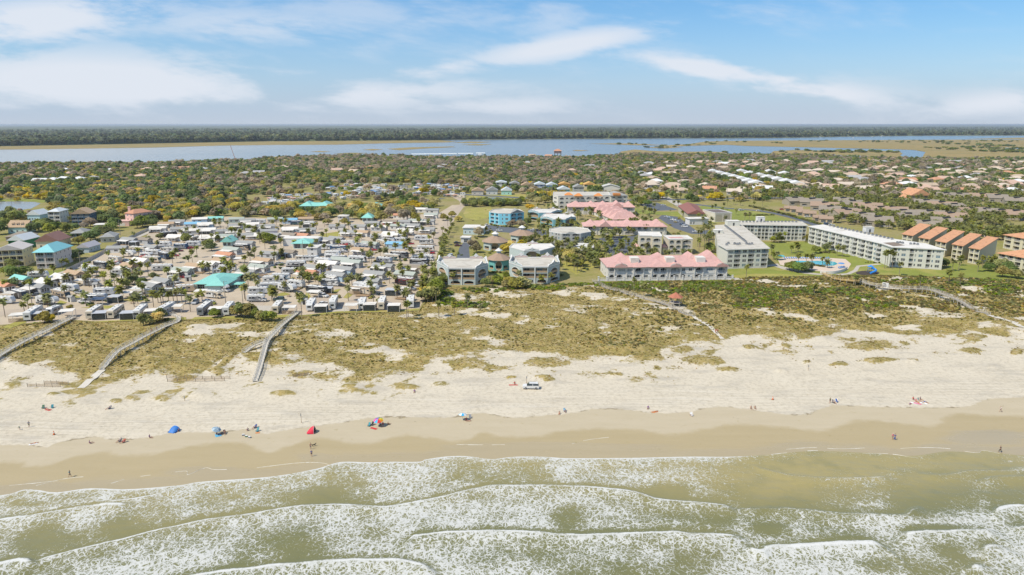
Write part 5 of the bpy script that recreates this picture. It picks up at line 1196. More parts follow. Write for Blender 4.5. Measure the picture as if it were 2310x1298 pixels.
for i in range(3):
 a=V2(P(19,527));d=(V2(P(61,526.5))-a).normalized();n_=Vector((-d.y,d.x));L=ln(P(19,527),P(61,526.5));p=d*(L*(.26+.24*i))+n_*1.6;mb=MB();mb.box(p.x-.8,p.y-.3,5.0,p.x+.8,p.y+2.6,6.6);mb.box(p.x-.5,p.y-.34,5.3,p.x+.5,p.y-.303,6.3,1);hip_on(mb,[p+Vector(q) for q in ((-.8,-.3),(.8,-.3),(.8,3),(-.8,3))],6.62,.7,.15,2,True);obj('dormer',mb,h1,mats=[WHITE,DGLASS,TANR])
house('pale blue low gabled house among the trees, left of the white stilt house',(63,499),(91,499),13,5.0,3.6,SKYB,METW,'gable',1,n=4,ridge='y')
house('white three storey stilt house with pale metal roof behind the dark trees',(111,506),(137,505.5),15,9.6,2.2,mat('ivory_wall',(.70,.68,.60),.8),METW,'hip',3,'stilt',2)
house('navy fronted balcony house with tan gable roof beside the white stilt house',(164,508),(205,507),13,8.6,3.6,NAVY,TANR,'gable',3,'balc',3,'y')
house('grey hip roofed bungalow half hidden by round dark trees',(159,538),(193,537),13,3.4,2.6,mat('slate_wall',(.24,.33,.35),.8),GREYSH,'hip',1,'balc',3)
house('grey garage like house with slate hip roof beside the long grey fence',(228,548),(259,546.5),15,3.6,2.2,mat('beige_wall',(.50,.47,.40),.8),GREYSH,'hip',1,n=2)
house('small blue grey gabled house inside the bend of the long grey fence',(176,571),(201,571),12,3.4,2.4,mat('blue_grey_wall',(.40,.47,.52),.8),mat('mauve_grey_roof',(.42,.40,.42),.8),'gable',1,n=1,ridge='y')
house('brown roofed bungalow behind the green gabled house',(14,545),(70,543),12,3.0,2.6,mat('brown_wall',(.33,.25,.19),.8),TAUPESH,'hip',1,n=3)
house('kelly green house with pale ribbed metal gable roof',(21,561),(57,561),14,5.2,3.2,GRN,METW,'gable',1,'balc',2,'y')
house('cream house with maroon brown gable roof behind the teal roofed house',(83,562),(134,561),15,4.8,4.4,mat('butter_wall',(.66,.56,.40),.8),mat('maroon_shingle',(.25,.135,.11),.9,.15),'gable',1,n=3,ridge='y')
hb=house('big cream and yellow three storey house with balconies at the left edge',(-6,606),(56,603),15,9.8,2.6,YEL,mat('pinkish_grey_roof',(.55,.50,.46),.85),'gable',3,'balc',4)
house('teal metal roofed three storey house with white balconies all round',(84,607),(126,606),19,9.0,3.6,mat('pinkish_white_wall',(.58,.52,.48),.8),mat('sky_teal_roof',(.24,.55,.56),.45,.06,ridges=(2.2,'X',.3)),'hip',3,'balc',2,over=1.0)
hp=house('salmon pink tower house with terracotta roof and chimney',(285,508),(304,509.5),16,9.2,2.6,SALM,TERR,'hip',3,n=2)
mb=MB();mb.box(1,3,9,2.6,4.6,13.4);mb.box(.85,2.85,13.4,2.75,4.75,13.8);obj('chimney',mb,hp,mats=SALM)
mb=MB();mb.box(-4,-7,0,6,-.05,3.6);mb.box(-4.2,-7.2,3.6,6.2,-.05,4.2);mb.box(-2,-7.05,.2,3,-7.003,2.4,1);obj('garage_wing',mb,hp,mats=[SALM,CREAM2])
house('low flat roofed white shed in the clearing right of the navy house',(213,516),(240,515),8,2.8,.6,CREAM2,WROOF,'hip',1,n=2)
# beach houses beyond the pond
bh=[('tan gabled cottage at the left end of the back row beyond the pond',1087,1111,426.5,4.6,3.2,mat('khaki_wall',(.52,.44,.33),.8),TANR,1),('white two storey house with roof deck in the back row beyond the pond',1119,1142,425,7,1.8,WHITE,METW,2),
 ('teal two storey house with low grey wing beyond the pond',1150,1171,427,6.6,2.4,TEALW,GREYSH,2),('tan house with deep shaded veranda beyond the pond',1176,1200,427.5,4.8,3.4,mat('gold_tan_wall',(.52,.40,.22),.8),TANR,1),
 ('pale violet blue two storey house beyond the pond',1206,1229,430,7,2.6,mat('violet_blue_wall',(.44,.50,.66),.8),METW,2),('bright blue gabled house with white trim beyond the pond',1233,1257,428.5,5.4,3,mat('bright_blue_wall',(.24,.42,.66),.8),METW,1),
 ('orange walled house behind the teal fronted one',1261,1286,424.5,4.6,2.4,ORW,mat('amber_roof',(.55,.32,.10),.85),1),('white gabled house with teal front near the orange walled house',1258,1285,436,4.2,3,TEALW,METW,1),
 ('grey two part house with steep gable above the orange turrets',1294,1317,434,5.6,3,GREYW,GREYSH,2),('amber gabled yellow house at the right of the row beyond the pond',1318,1343,427.5,5.6,3,YEL,mat('amber_roof',(.55,.32,.10),.85),2),
 ('large white hip roofed house right of the amber gabled one',1355,1399,433,5.2,3.2,CREAM2,mat('pale_grey_roof',(.50,.49,.45),.8),1),('tan gabled cottage on the bank of the pond, leftmost there',1064,1090,440,4.4,3,mat('sand_wall',(.58,.52,.42),.8),TANR,1),
 ('grey gabled cottage on the bank of the pond, between tan and mint ones',1097,1122,439.5,4.6,3.4,mat('pale_grey_wall',(.52,.53,.53),.8),GREYSH,1),('mint green gabled cottage on the bank of the pond',1131,1154,440,4.6,3.4,MINT,METW,1)]
for lab,u0,u1,v,h,rise,wm,rm,ns in bh:house(lab,(u0,v),(u1,v),15,h,rise,wm,rm,'gable',ns,'mixb' if ns>1 else 'win',2,'y')
# teal roofed park pavilions
def teal_pavilion(label,u0,u1,v,depth,h,rise,wm=mat('pale_teal_wall',(.50,.60,.56),.8),op='rect',roofm=None,kind='hip'):
 q=quad_px((u0,v),(u1,v),depth);L=ln(q[0],q[1]);n=max(2,int(L/4))
 return block('pavilion',label,'pavilion',q,h,wm,{0:[(L*(i+.12)/n,L*(i+.88)/n,.4,h-.5,'rect','win') for i in range(n)]},kind,roofm or TEALR,rise,1.2)
cl=teal_pavilion('teal roofed clubhouse with white walls beside the campground road, nearest the beach',444,506,654,20,3.0,2.2)
a=V2(P(444,654));mb=MB();hip_on(mb,[Vector(p) for p in ((7,-5),(15,-5),(15,9),(7,9))],3.23,2.3,.7);obj('cross_roof',mb,cl,mats=TEALR);mb=MB();mb.box(7.2,-4.9,0,14.8,-.02,3.0);obj('front_wing',mb,cl,mats=MATS['pale_teal_wall'])
tp=teal_pavilion('teal roofed hall with flat white roof behind, in the middle of the campground',662,699,562,12,3.6,2.2);mb=MB();mb.box(-10,11,0,12,20,4.6);mb.box(-10.3,10.8,4.6,12.3,20.3,4.9,1);obj('flat_wing',mb,tp,mats=[WHITE,WROOF])
tw=teal_pavilion('long teal roofed hall with two raised hips among the oaks',678,743,476,16,4.4,2.2)
L=ln(P(678,476),P(743,476))
for k,x in enumerate((.02,.62)):mb=MB();hip_on(mb,[Vector(p) for p in ((L*x,-.5),(L*(x+.36),-.5),(L*(x+.36),16.5),(L*x,16.5))],4.5+.05*k,3.4,1.2);obj('raised_roof',mb,tw,mats=TEALR)
teal_pavilion('square teal roofed pavilion among the oaks, right of the long teal hall',834,857,475,13,3.6,3.0)
teal_pavilion('swept teal roofed pavilion left of the oaks, behind the red decked cottage',818,838,501,10,3.4,3.4)
teal_pavilion('small teal gabled hut in the campground beside a long black motorhome',503,522,556,8,3.0,3.0,kind='gable')
house('small white square building with dark sign panel near the campground hall',(694,580),(716,580),9,5.6,.6,WHITE,WROOF,'hip',2,n=1)
house('white office building with rooftop sign at the back of the campground',(763,503),(783,503),8,5.2,.8,CREAM2,WROOF,'hip',2,n=2)
hs=teal_pavilion('tiny teal shed beside the clubhouse wall',530,543,650,3,2.0,.5)
# brown townhouses with sloping roofs
TW=[(1800,460),(1830,463),(1859,472),(1871,482),(1903,487),(1924,491),(1944,499),(1980,508),(1986,483),(1901,461),(1932,468),(2013,484),(2037,491),(2090,466),(2125,471),(2165,476),(2098,493),(2146,499),(2089,519),(2136,512),
 (2206,486),(2227,488),(2261,491),(2295,493),(2135,448),(2175,450),(2217,450),(2252,453),(2295,460),(1957,474),(2060,500)]
TAUPEW=mat('taupe_wall',(.33,.29,.225),.85,.1)
for i,(u,v) in enumerate(TW):
 dv=4.2;s=mpp(u,v);w=17+3*(i % 3);p=V2(P(u,v+dv));an=-.42 if (i % 5) else .1
 d=Vector((math.cos(an),math.sin(an)));n_=Vector((-d.y,d.x));a=p-d*w/2;b=p+d*w/2;dep=15+2*(i % 2);q=[a,b,b+n_*dep,a+n_*dep];h0,h1_=4.2,7.4
 r=block('townhouse','brown grey sloping roofed townhouse','townhouse',q,h0,TAUPEW,{0:fr_ops(w,[(.1,.3,.4,2.6,'rect','balc'),(.6,.85,.4,2.6,'rect','balc')])},'none',bm_=TAUPEW,group='brown grey townhouses behind the white flats',rel=True)
 lp=[p_-a for p_ in q];o_=offset_poly(lp,.5);m0,m1=lp[0]*.45+lp[3]*.55,lp[1]*.45+lp[2]*.55;mb=MB();z=h0+.1
 M0,M1=o_[0]*.42+o_[3]*.58,o_[1]*.42+o_[2]*.58;R=[(o_[0].x,o_[0].y,z),(o_[1].x,o_[1].y,z),(M1.x,M1.y,h1_),(M0.x,M0.y,h1_)];mb.poly(R);mb.poly([(M0.x,M0.y,h1_-.9),(M1.x,M1.y,h1_-.9),(o_[2].x,o_[2].y,z),(o_[3].x,o_[3].y,z)]);mb.poly([(M0.x,M0.y,h1_-.9),(M1.x,M1.y,h1_-.9),(M1.x,M1.y,h1_),(M0.x,M0.y,h1_)]);mb.poly([(x,y,zz-.25) for x,y,zz in R][::-1])
 for k0,k1 in ((0,1),(1,2),(3,0)):mb.poly([(R[k0][0],R[k0][1],R[k0][2]-.25),(R[k1][0],R[k1][1],R[k1][2]-.25),R[k1],R[k0]])
 obj('roof',mb,r,mats=[(TAUPESH,GREYSH,BROWNSH)[(i*7) % 3] if i % 3==2 else TAUPESH])
 mb=MB()
 for s0,s1,mm in ((lp[1],lp[2],m1),(lp[3],lp[0],m0)):mb.poly([(s0.x,s0.y,h0),(s1.x,s1.y,h0),(mm.x,mm.y,h1_-.12)])
 obj('gable_end',mb,r,mats=TAUPEW)
 c=(lp[0]+lp[2])/2;mb=MB();mb.box(c.x-2.6,c.y-1.2,h0+1.6,c.x+2.6,c.y+.8,h1_+.25);obj('skylight_box',mb,r,mats=DARK)
for i,(u,v) in enumerate(((1783,478),(1796,480),(1811,487),(1826,490),(1850,500),(1864,503))):
 p=V2(P(u,v));d=Vector((math.cos(-.3),math.sin(-.3)));n_=Vector((-d.y,d.x));q=[p-d*5,p+d*5,p+d*5+n_*9,p-d*5+n_*9]
 block('garage','tan gabled garage','garage',q,3.0,mat('tan_garage_wall',(.50,.38,.23),.85),{0:fr_ops(10,[(.1,.45,.1,2.4,'rect','win'),(.55,.9,.1,2.4,'rect','win')])},'gable',BROWNSH,1.8,.4,group='tan garages along the green hedge',rel=True)
q=quad_px((2055,452),(2098,452),22);block('hall','hall with large plain orange roof among the palms at the right','hall',q,5,TAUPEW,{0:fr_ops(ln(q[0],q[1]),[(.7,.95,.5,4,'rect','win')])},'gable',ORANGER,6,1.0)
house('small orange roofed house left of the large orange roofed hall',(2026,454),(2051,455),12,4,3,CREAM2,ORANGER,'hip',1,n=3)

# ------------------------------------------------------------- farther houses: wall, roof and a row of windows each
FARW=[mat('far_wall_%s' % n_,c,.85) for n_,c in (('cream',(.62,.55,.45)),('sand',(.52,.44,.35)),('white',(.68,.66,.61)),('grey',(.42,.41,.40)))]
FARR=[mat('far_roof_%s' % n_,c,.9,.15,.3) for n_,c in (('tan',(.46,.36,.26)),('beige',(.56,.47,.37)),('pink_tan',(.52,.36,.27)),('grey',(.36,.35,.34)),('brown',(.27,.20,.15)),('white',(.66,.66,.65)),('terracotta',(.52,.27,.16)))]
def far_proto(wi,ri,L,D,hip):
 def mk():
  q=[Vector(p) for p in ((-L/2,-D/2),(L/2,-D/2),(L/2,D/2),(-L/2,D/2))];h=3.4
  mb=MB();mb.prism([(p.x,p.y) for p in q],0,h-.2);wl=mb.mesh('wall',[FARW[wi]])
  mb=MB();hip_on(mb,q,h,2.9,.7,0,not hip,.2);rf=mb.mesh('roof',[FARR[ri]])
  return wl,rf,small('farwin',[(-.8,-.05,0,.8,0,1.4)],[DGLASS],'window')
 return cached(('farh',wi,ri,L,D,hip),mk)
OCC=[]
def far_house(u,v,wi,ri,rz,L=16,D=13,hip=True,label=None,group='houses scattered in the far woods',s=1.0):
 p=P(u,v);wl,rf,wr=far_proto(wi,ri,L,D,hip)
 rname=FARR[ri].name.replace('far_roof_','').replace('_',' ');r=thing('house',label or '%s %s roofed house' % (rname,'hip' if hip else 'gable'),'house',(p.x,p.y,0),rz,group,True)
 r.scale=(s,)*3
 obj('wall',wl,r);obj('roof',rf,r);[obj('window',wr,r,(x,-D/2-.01,.9)) for x in (-L*.33,-L*.05,L*.28)];OCC.append((p.x,p.y,max(L,D)*.62*s));return r
for u,v,ri in ((92,413,5),(122,411,5),(148,409,5),(180,409,5),(212,407,3),(250,389,5),(100,385,3),(145,388,5),(333,386,2),(370,384,0),(395,384,4),(415,384,6),(460,386,3),(555,396,3),(585,394,3),(165,397,2),(320,402,2),(835,382,6),(880,379,3),
 (915,381,4),(990,382,3),(1000,378,3),(1030,385,4),(1035,376,3),(1100,387,0),(1160,371,3),(1190,371,3),(1240,375,4),(1290,389,2),(1455,401,3),(1472,407,0),(1238,355,6),(1200,354,0),(1480,414,5),(800,391,0),(760,388,2),(700,379,4),(640,381,0),(60,400,2),(1330,379,3),(1420,386,0)):
 far_house(u,v,int(rng.integers(0,4)),ri,rng.uniform(-.5,.5),hip=rng.random()<.7)
n=0
zone=[(1440,372),(1640,366),(1900,364),(2330,366),(2330,440),(2100,438),(1950,432),(1800,436),(1650,440),(1500,436),(1450,420)]
tries=0
while n<150 and tries<6000:
 tries+=1;u=rng.uniform(1440,2330);v=366+74*rng.random()**1.1
 if not inpoly(np.array([u]),np.array([v]),zone)[0]:continue
 p=P(u,v)
 if 1590<u<1810 and 384<v<424:continue
 if any((p.x-x)**2+(p.y-y)**2<(14+r_)**2 for x,y,r_ in OCC):continue
 if fbm(np.array([p.x]),np.array([p.y]),160,7)[0]<.42:continue
 far_house(u,v,int(rng.integers(0,4)),int(rng.choice([0,0,1,1,1,2,2,3,4,5,6],1)[0]),rng.uniform(-.4,.4),15+int(rng.integers(0,3))*3,13,rng.random()<.65,group='tan roofed houses of the far right estate');n+=1
for row,(ua,va,ub,vb,k) in enumerate(((1607,391,1705,418,7),(1672,391,1795,419,7),(1735,392,1770,396,2))):
 for i in range(k):
  t=i/(k-1) if k>1 else 0;far_house(ua+(ub-ua)*t,va+(vb-va)*t,2,5,-.25,18,20,False,'white %s house' % ('left row','right row','back row')[row],'white roofed stepped rows of houses',1.0)
# houses, docks and a tower crane along the river
for u,v in ((1046,312.6),(1060,312.6),(1078,312.4),(1090,312.4),(1102,312.2),(1112,312.2),(1124,312),(1136,312),(1150,312),(1165,311.8),(1335,311),(1376,311),(1415,310.8),(1545,309.4),(1585,309.2),(1612,309),(1850,307.4),(1990,305.6)):
 far_house(u,v,2,int(rng.choice([0,5,3],1)[0]),rng.uniform(-.3,.3),24,14,True,'pale waterfront house over the river','waterfront houses across the river',1.5)
for i,(u,v,w) in enumerate(((945,353,34),(975,352.6,40),(1010,352,40),(1050,351.6,34),(1084,350.4,20))):
 p=P(u,v,0);s=mpp(u,v);t=thing('boat_shed','long white roofed boat shed','boat shed',(p.x,p.y,-.3),0,'boat sheds of the marina',True);mb=MB();W_m=w*s/2;hip_on(mb,[Vector(q) for q in ((-W_m,0),(W_m,0),(W_m,14),(-W_m,14))],5.0,1.6,.3,0,True);obj('roof',mb,t,mats=METW)
 mb=MB()
 for k in range(7):
  for y in (0,14):mb.cyl((-W_m+W_m*2*k/6,y,-.5),(-W_m+W_m*2*k/6,y,5),.25,.25,5)
 obj('posts',mb,t,mats=WHITE)
cr=thing('crane','thin lattice crane leaning above the trees at the river bank','crane',P(532,367),0);mb=MB();p=P(532,367);hh=28
tip=Vector((-11*mpp(532,367)*.9,2,34));base=Vector((0,0,4))
for dx,dz in ((-.5,0),(.5,0),(0,.9)):mb.cyl((dx,0,4+dz),(tip.x+dx*.3,tip.y,tip.z+dz*.3),.22,.14,4)
for i in range(14):
 a=base.lerp(tip,i/14);b=base.lerp(tip,(i+1)/14);mb.cyl((a.x-.5,a.y,a.z),(b.x+.5,b.y,b.z),.1,.1,3);mb.cyl((a.x+.5,a.y,a.z),(b.x,b.y,b.z+.8),.1,.1,3)
obj('jib',mb,cr,mats=mat('rusty_orange_paint',(.40,.16,.08),.6));mb=MB();mb.box(-3,-2,1,3,2,4);mb.box(-4,-2.6,0,4,-1.6,1.2);mb.box(-4,1.6,0,4,2.6,1.2);obj('cab',mb,cr,mats=CHROME)
sh=thing('stilt_house','brown hut on piles standing in the river','hut',P(1258,351,-.5),0);mb=MB();mb.box(-9,-6,5,9,6,11);obj('wall',mb,sh,mats=BRICKW);mb=MB();hip_on(mb,[Vector(q) for q in ((-9,-6),(9,-6),(9,6),(-9,6))],11,5,1.4);obj('roof',mb,sh,mats=TERR);mb=MB()
for x in (-8,0,8):
 for y in (-5,5):mb.cyl((x,y,-1),(x,y,5),.5,.5,6)
obj('piles',mb,sh,mats=BRICKW)
def boat(u,v,L,label):
 t=thing('boat',label,'boat',P(u,v,-.45),rng.uniform(-.4,.4));mb=MB();h=[(-L/2,-L*.14),(L*.25,-L*.15),(L/2,0),(L*.25,L*.15),(-L/2,L*.14)];lo_=[(x*.9,y*.7) for x,y in h];n=5
 mb.add([(x,y,-.2) for x,y in lo_]+[(x,y,L*.12) for x,y in h],[(i,(i+1) % n,n+(i+1) % n,n+i) for i in range(n)]+[tuple(range(n,2*n))]);obj('hull',mb,t,mats=WHITE);mb=MB();mb.prism([(-L*.25,-L*.09),(L*.12,-L*.09),(L*.2,0),(L*.12,L*.09),(-L*.25,L*.09)],L*.12,L*.26);obj('cabin',mb,t,mats=WHITE)
for i,(u,v,L,lab) in enumerate(((1084,352,22,'white motor yacht moored at the marina sheds'),(1968,309.4,16,'white boat near the far bank at the right'),(1990,308.6,22,'larger white boat moored off the far bank at the right'),(1925,312,15,'white boat crossing the channel at the right'),(1850,309.8,15,'small white boat close to the far bank houses'),(1420,312.6,14,'white boat in mid river left of the marsh islets'),(735,351.6,14,'small white boat close to the wooded near bank'))):boat(u,v,L,lab)

# ============================================================= CAMPGROUND
WHITEP=paint((.64,.635,.61),'white_vehicle_paint');CREAMP=paint((.58,.51,.40),'beige_vehicle_paint');BLACKP=paint((.03,.03,.034),'black_vehicle_paint');SILV=paint((.42,.44,.46),'silver_vehicle_paint');TANP=paint((.42,.33,.23),'tan_vehicle_paint');NAVP=paint((.04,.08,.15),'navy_vehicle_paint');REDP=paint((.38,.03,.04),'red_vehicle_paint');MAROON=paint((.13,.03,.035),'maroon_vehicle_paint');GRNP=paint((.05,.10,.09),'dark_green_vehicle_paint');STEEL=paint((.20,.27,.33),'steel_blue_vehicle_paint');GREYP=paint((.19,.20,.21),'grey_vehicle_paint');YELP=paint((.50,.36,.10),'gold_vehicle_paint')
ROOFG=mat('rubber_roof',(.62,.61,.57),.8,.08,.5)
CN=dict(white=WHITEP,beige=CREAMP,black=BLACKP,silver=SILV,tan=TANP,navy=NAVP,red=REDP,maroon=MAROON,green=GRNP,blue=STEEL,grey=GREYP,gold=YELP)
def wheel_mesh(r=.42,w=.26):
 def mk():
  mb=MB();mb.cyl((0,-w/2,0),(0,w/2,0),r,r,12,0);mb.cyl((0,-w/2-.01,0),(0,w/2+.01,0),r*.52,r*.52,8,1);return mb.mesh('wheel',[TYRE,CHROME])
 return cached(('wheel',r),mk)
def rv_proto(kind,body,stripe,L):
 key=(kind,body,stripe,L)
 if key in CACHE:return None
 B,T=CN[body],CN[stripe];W=1.25;t=thing('recreational_vehicle','','x');THINGS.pop();t['category']='motorhome' if kind in ('coach','classc') else 'trailer'
 t.name={'coach':'motorhome','classc':'camper_van','fifth':'fifth_wheel_trailer','trailer':'travel_trailer'}[kind]
 f=L/2;H_={'coach':3.55,'classc':3.2,'fifth':3.75,'trailer':3.15}[kind]
 prof={'coach':[(-f,.5),(f-.15,.5),(f,1.2),(f-.12,2.1),(f-.45,H_-.35),(f-.9,H_),(-f+.2,H_),(-f,H_-.3)],
 'classc':[(-f,.5),(f-2.3,.5),(f-2.3,1.9),(f-.7,2.05),(f-.55,2.6),(f-1.2,H_),(-f+.2,H_),(-f,H_-.2)],
 'fifth':[(-f,.65),(f-2.9,.65),(f-2.7,1.55),(f-.35,1.6),(f,2.1),(f-.1,2.9),(f-.9,H_),(-f+.15,H_),(-f,H_-.25)],
 'trailer':[(-f,.6),(f-.3,.6),(f,1.0),(f-.05,1.9),(f-.6,H_-.1),(f-1.0,H_),(-f+.3,H_),(-f,H_-.35)]}[kind]
 mb=MB();mb.extr(prof,-W,W);obj('body',mb,t,mats=B)
 mb=MB();mb.box(-f+.3,-W+.08,H_+.002,f-1.3,W-.08,H_+.05);obj('roof',mb,t,mats=ROOFG)
 for s in (-1,1):
  mb=MB();y0,y1=(W+.004,W+.02) if s>0 else (-W-.02,-W-.004);e=f-2.4 if kind in ('classc','fifth') else f-.2
  mb.box(-f+.02,y0,.55,e,y1,1.15)
  mb.add([(-f+.3,y0 if s<0 else y1,1.5),(e-1.5,y0 if s<0 else y1,1.2),(e-.2,y0 if s<0 else y1,2.6),(e-.9,y0 if s<0 else y1,2.6)],[(0,1,2,3)]);obj('stripe',mb,t,mats=T)
 wm=small(('rvwin',1),[(-.6,-.015,0,.6,.015,.65)],[DGLASS],'window');xs_=np.linspace(-f+1.4,f-2.6 if kind !='coach' else f-1.6,4)
 for i,x in enumerate(xs_):
  for s in (-1,1):
   if (i+s) % 4==1:continue
   obj('window',wm,t,(x,s*(W+.03),1.75),0,(1 if i % 2 else .8,1,1))
 obj('door',small(('rvdoor',1),[(-.35,-.02,0,.35,.02,1.95)],[CHROME],'door'),t,(f-3.4,-W-.03,.75))
 mb=MB();mb.box(-f-.02,-.7,1.7,-f-.003,.7,2.5);obj('rear_window',mb,t,mats=DGLASS)
 if kind=='coach':mb=MB();mb.add([(f-.10,-1.12,1.75),(f-.10,1.12,1.75),(f-.40,1.12,H_-.45),(f-.40,-1.12,H_-.45)],[(0,1,2,3)]);[mb.v.__setitem__(i,(v[0]+.12,v[1],v[2])) for i,v in enumerate(mb.v)];obj('windshield',mb,t,mats=DGLASS)
 if kind=='classc':
  mb=MB();mb.extr([(f-2.29,.45),(f,.45),(f,1.15),(f-.9,1.35),(f-1.5,2.0),(f-2.29,2.0)],-1.0,1.0);obj('cab',mb,t,mats=B)
  mb=MB();mb.add([(f-.88,-.9,1.40),(f-.88,.9,1.40),(f-1.40,.9,1.96),(f-1.40,-.9,1.96)],[(0,1,2,3)]);obj('windshield',mb,t,mats=DGLASS)
 wx={'coach':(-f+2.6,f-1.7),'classc':(-f+1.9,f-1.0),'fifth':(-f+2.9,-f+3.8),'trailer':(-f+2.7,-f+3.6)}[kind]
 for x in wx:
  for s in (-1,1):obj('wheel',wheel_mesh(),t,(x,s*(W-.13),.42))
 for x in (-f+2.2,f-3.2):obj('air_conditioner',small(('rvac',1),[(-.5,-.35,0,.5,.35,.32)],[WHITE],'air_conditioner'),t,(x,0,H_+.05))
 obj('roof_vent',small(('rvvent',1),[(-.25,-.25,0,.25,.25,.12)],[DARK],'roof_vent'),t,(0,.3,H_+.05))
 mb=MB();mb.cyl((-f+1.6,-W-.12,H_-.45),(f-3.6,-W-.12,H_-.45),.11,.11,6);obj('awning_roll',mb,t,mats=CHROME)
 if L>9.2:mb=MB();mb.box(-.9,W+.003,1.0,2.2,W+.75,3.0);obj('slide_out',mb,t,mats=B)
 CACHE[key]=t;return t
KN=dict(coach='motorhome',classc='cab over camper',fifth='fifth wheel trailer',trailer='travel trailer')
def place_rv(kind,body,stripe,L,p,rz):
 key=(kind,body,stripe,L);new=rv_proto(kind,body,stripe,L)
 lab=('%s %s with %s trim' % (body,KN[kind],stripe)) if body !=stripe else 'all %s %s' % (body,KN[kind]);g='motorhomes and trailers in the campground'
 if new is not None:
  new.location=p;new.rotation_euler=(0,0,rz);tag(new,lab,new['category'],g,True);return new
 return dup(CACHE[key],p,rz,lab,None,g,True)
def rv_px(kind,body,stripe,rear,front,L=None):
 a,b=V2(P(*rear)),V2(P(*front));d=b-a;L=L or min(12.5,max(6.5,d.length));L=round(L*2)/2;c=a+d.normalized()*L/2;return place_rv(kind,body,stripe,L,(c.x,c.y,.02),math.atan2(d.y,d.x))
def rv_at(kind,body,stripe,u,v,deg,L=9.0):
 p=P(u,v);return place_rv(kind,body,stripe,L,(p.x,p.y+.8,.02),math.radians(deg))
# front row facing the dunes: rear towards the sea
for a in (('fifth','white','grey',(62,726),(93,707)),('trailer','silver','tan',(112,713),(136,704)),('coach','beige','tan',(202,722),(228,705)),('coach','beige','green',(250,721),(275,704)),('coach','white','tan',(309,720),(329,703)),
 ('fifth','white','silver',(362,716),(392,699)),('coach','grey','black',(452,714),(477,694)),('fifth','white','black',(510,714),(524,698)),('coach','beige','green',(621,710),(634,694)),('trailer','white','white',(698,704),(708,687)),('fifth','white','grey',(750,700),(757,684)),
 ('trailer','white','silver',(816,700),(821,685)),('coach','beige','black',(860,701),(866,684)),('coach','white','black',(927,696),(929,682))):rv_px(*a)
RV=[('trailer','white','grey',85,627,10),('coach','black','black',43,674,-32),('coach','tan','black',137,673,-30),('trailer','white','silver',157,657,-20),('classc','white','grey',208,646,-12),('fifth','white','black',106,689,-14),('trailer','white','silver',6,686,0),('fifth','white','blue',200,615,-30),
 ('coach','black','grey',228,606,-28),('trailer','silver','silver',235,666,6),('trailer','silver','grey',216,680,4),('fifth','beige','white',317,671,-8),('classc','white','grey',391,639,-38),('trailer','white','silver',272,621,8),('coach','white','grey',366,612,5),('trailer','tan','tan',418,659,4),
 ('coach','black','silver',390,669,10),('classc','beige','white',482,673,-18),('classc','white','silver',500,659,-22),('trailer','white','white',512,612,3),('trailer','white','silver',500,620,5),('coach','white','black',668,604,4),('trailer','white','grey',655,619,6),('classc','beige','tan',684,637,-28),
 ('trailer','white','blue',634,632,4),('coach','white','silver',618,640,4),('coach','white','grey',606,656,10),('trailer','white','silver',668,648,-24),('fifth','white','grey',648,659,-30),('trailer','white','silver',582,664,5),('classc','white','grey',579,682,2),('coach','black','white',715,664,-22),
 ('trailer','white','grey',742,636,-8),('trailer','grey','white',745,646,-6),('trailer','white','grey',818,653,-4),('coach','tan','beige',818,664,-24),('fifth','white','silver',832,661,-24),('coach','maroon','black',914,644,-26),('classc','beige','white',911,665,-24),('coach','black','silver',946,600,-8),
 ('coach','black','black',380,535,40),('trailer','grey','black',424,542,75),('trailer','beige','black',441,544,75),('coach','beige','navy',311,570,-12),('trailer','beige','white',379,570,0),('trailer','navy','grey',408,562,-14),('trailer','white','silver',370,557,0),('trailer','white','silver',436,556,2),
 ('coach','black','navy',370,584,-40),('fifth','white','beige',289,580,-20),('trailer','beige','white',258,592,-24),('coach','beige','tan',342,593,-14),('trailer','white','silver',586,505,8),('trailer','navy','green',669,508,8),('trailer','white','silver',698,510,-14),('trailer','white','blue',668,526,-6),
 ('coach','black','tan',545,565,-10),('trailer','beige','white',684,590,2),('fifth','white','red',782,557,-8),('trailer','silver','white',735,564,-2),('coach','navy','white',764,568,-10),('trailer','white','silver',750,579,-4),('classc','white','grey',748,586,-8),('fifth','white','black',728,598,-20),
 ('coach','silver','navy',818,563,-8),('coach','white','green',806,592,-18),('trailer','silver','white',905,540,2),('trailer','white','silver',903,548,-4),('coach','beige','green',884,588,-22),('trailer','silver','grey',867,594,-20),('coach','black','grey',901,583,-10),('trailer','grey','white',962,552,-4),
 ('coach','white','tan',960,568,-6),('trailer','beige','white',953,576,-4),('trailer','silver','grey',946,590,-4),('classc','white','silver',964,588,-20),('coach','beige','tan',862,555,-50),('trailer','white','white',875,549,0),('trailer','white','grey',640,537,4),('trailer','white','blue',548,517,4),
 ('trailer','grey','silver',765,590,-6),('trailer','white','silver',950,543,-4),('trailer','white','grey',850,540,0),('trailer','white','silver',345,576,-8),('classc','white','red',330,583,-14),('trailer','silver','white',700,590,0),('trailer','white','blue',520,540,0)]
for i,(k,b,s,u,v,dg) in enumerate(RV):rv_at(k,b,s,u,v,dg,{'coach':10.5,'classc':8.0,'fifth':10.0,'trailer':9.0}[k])
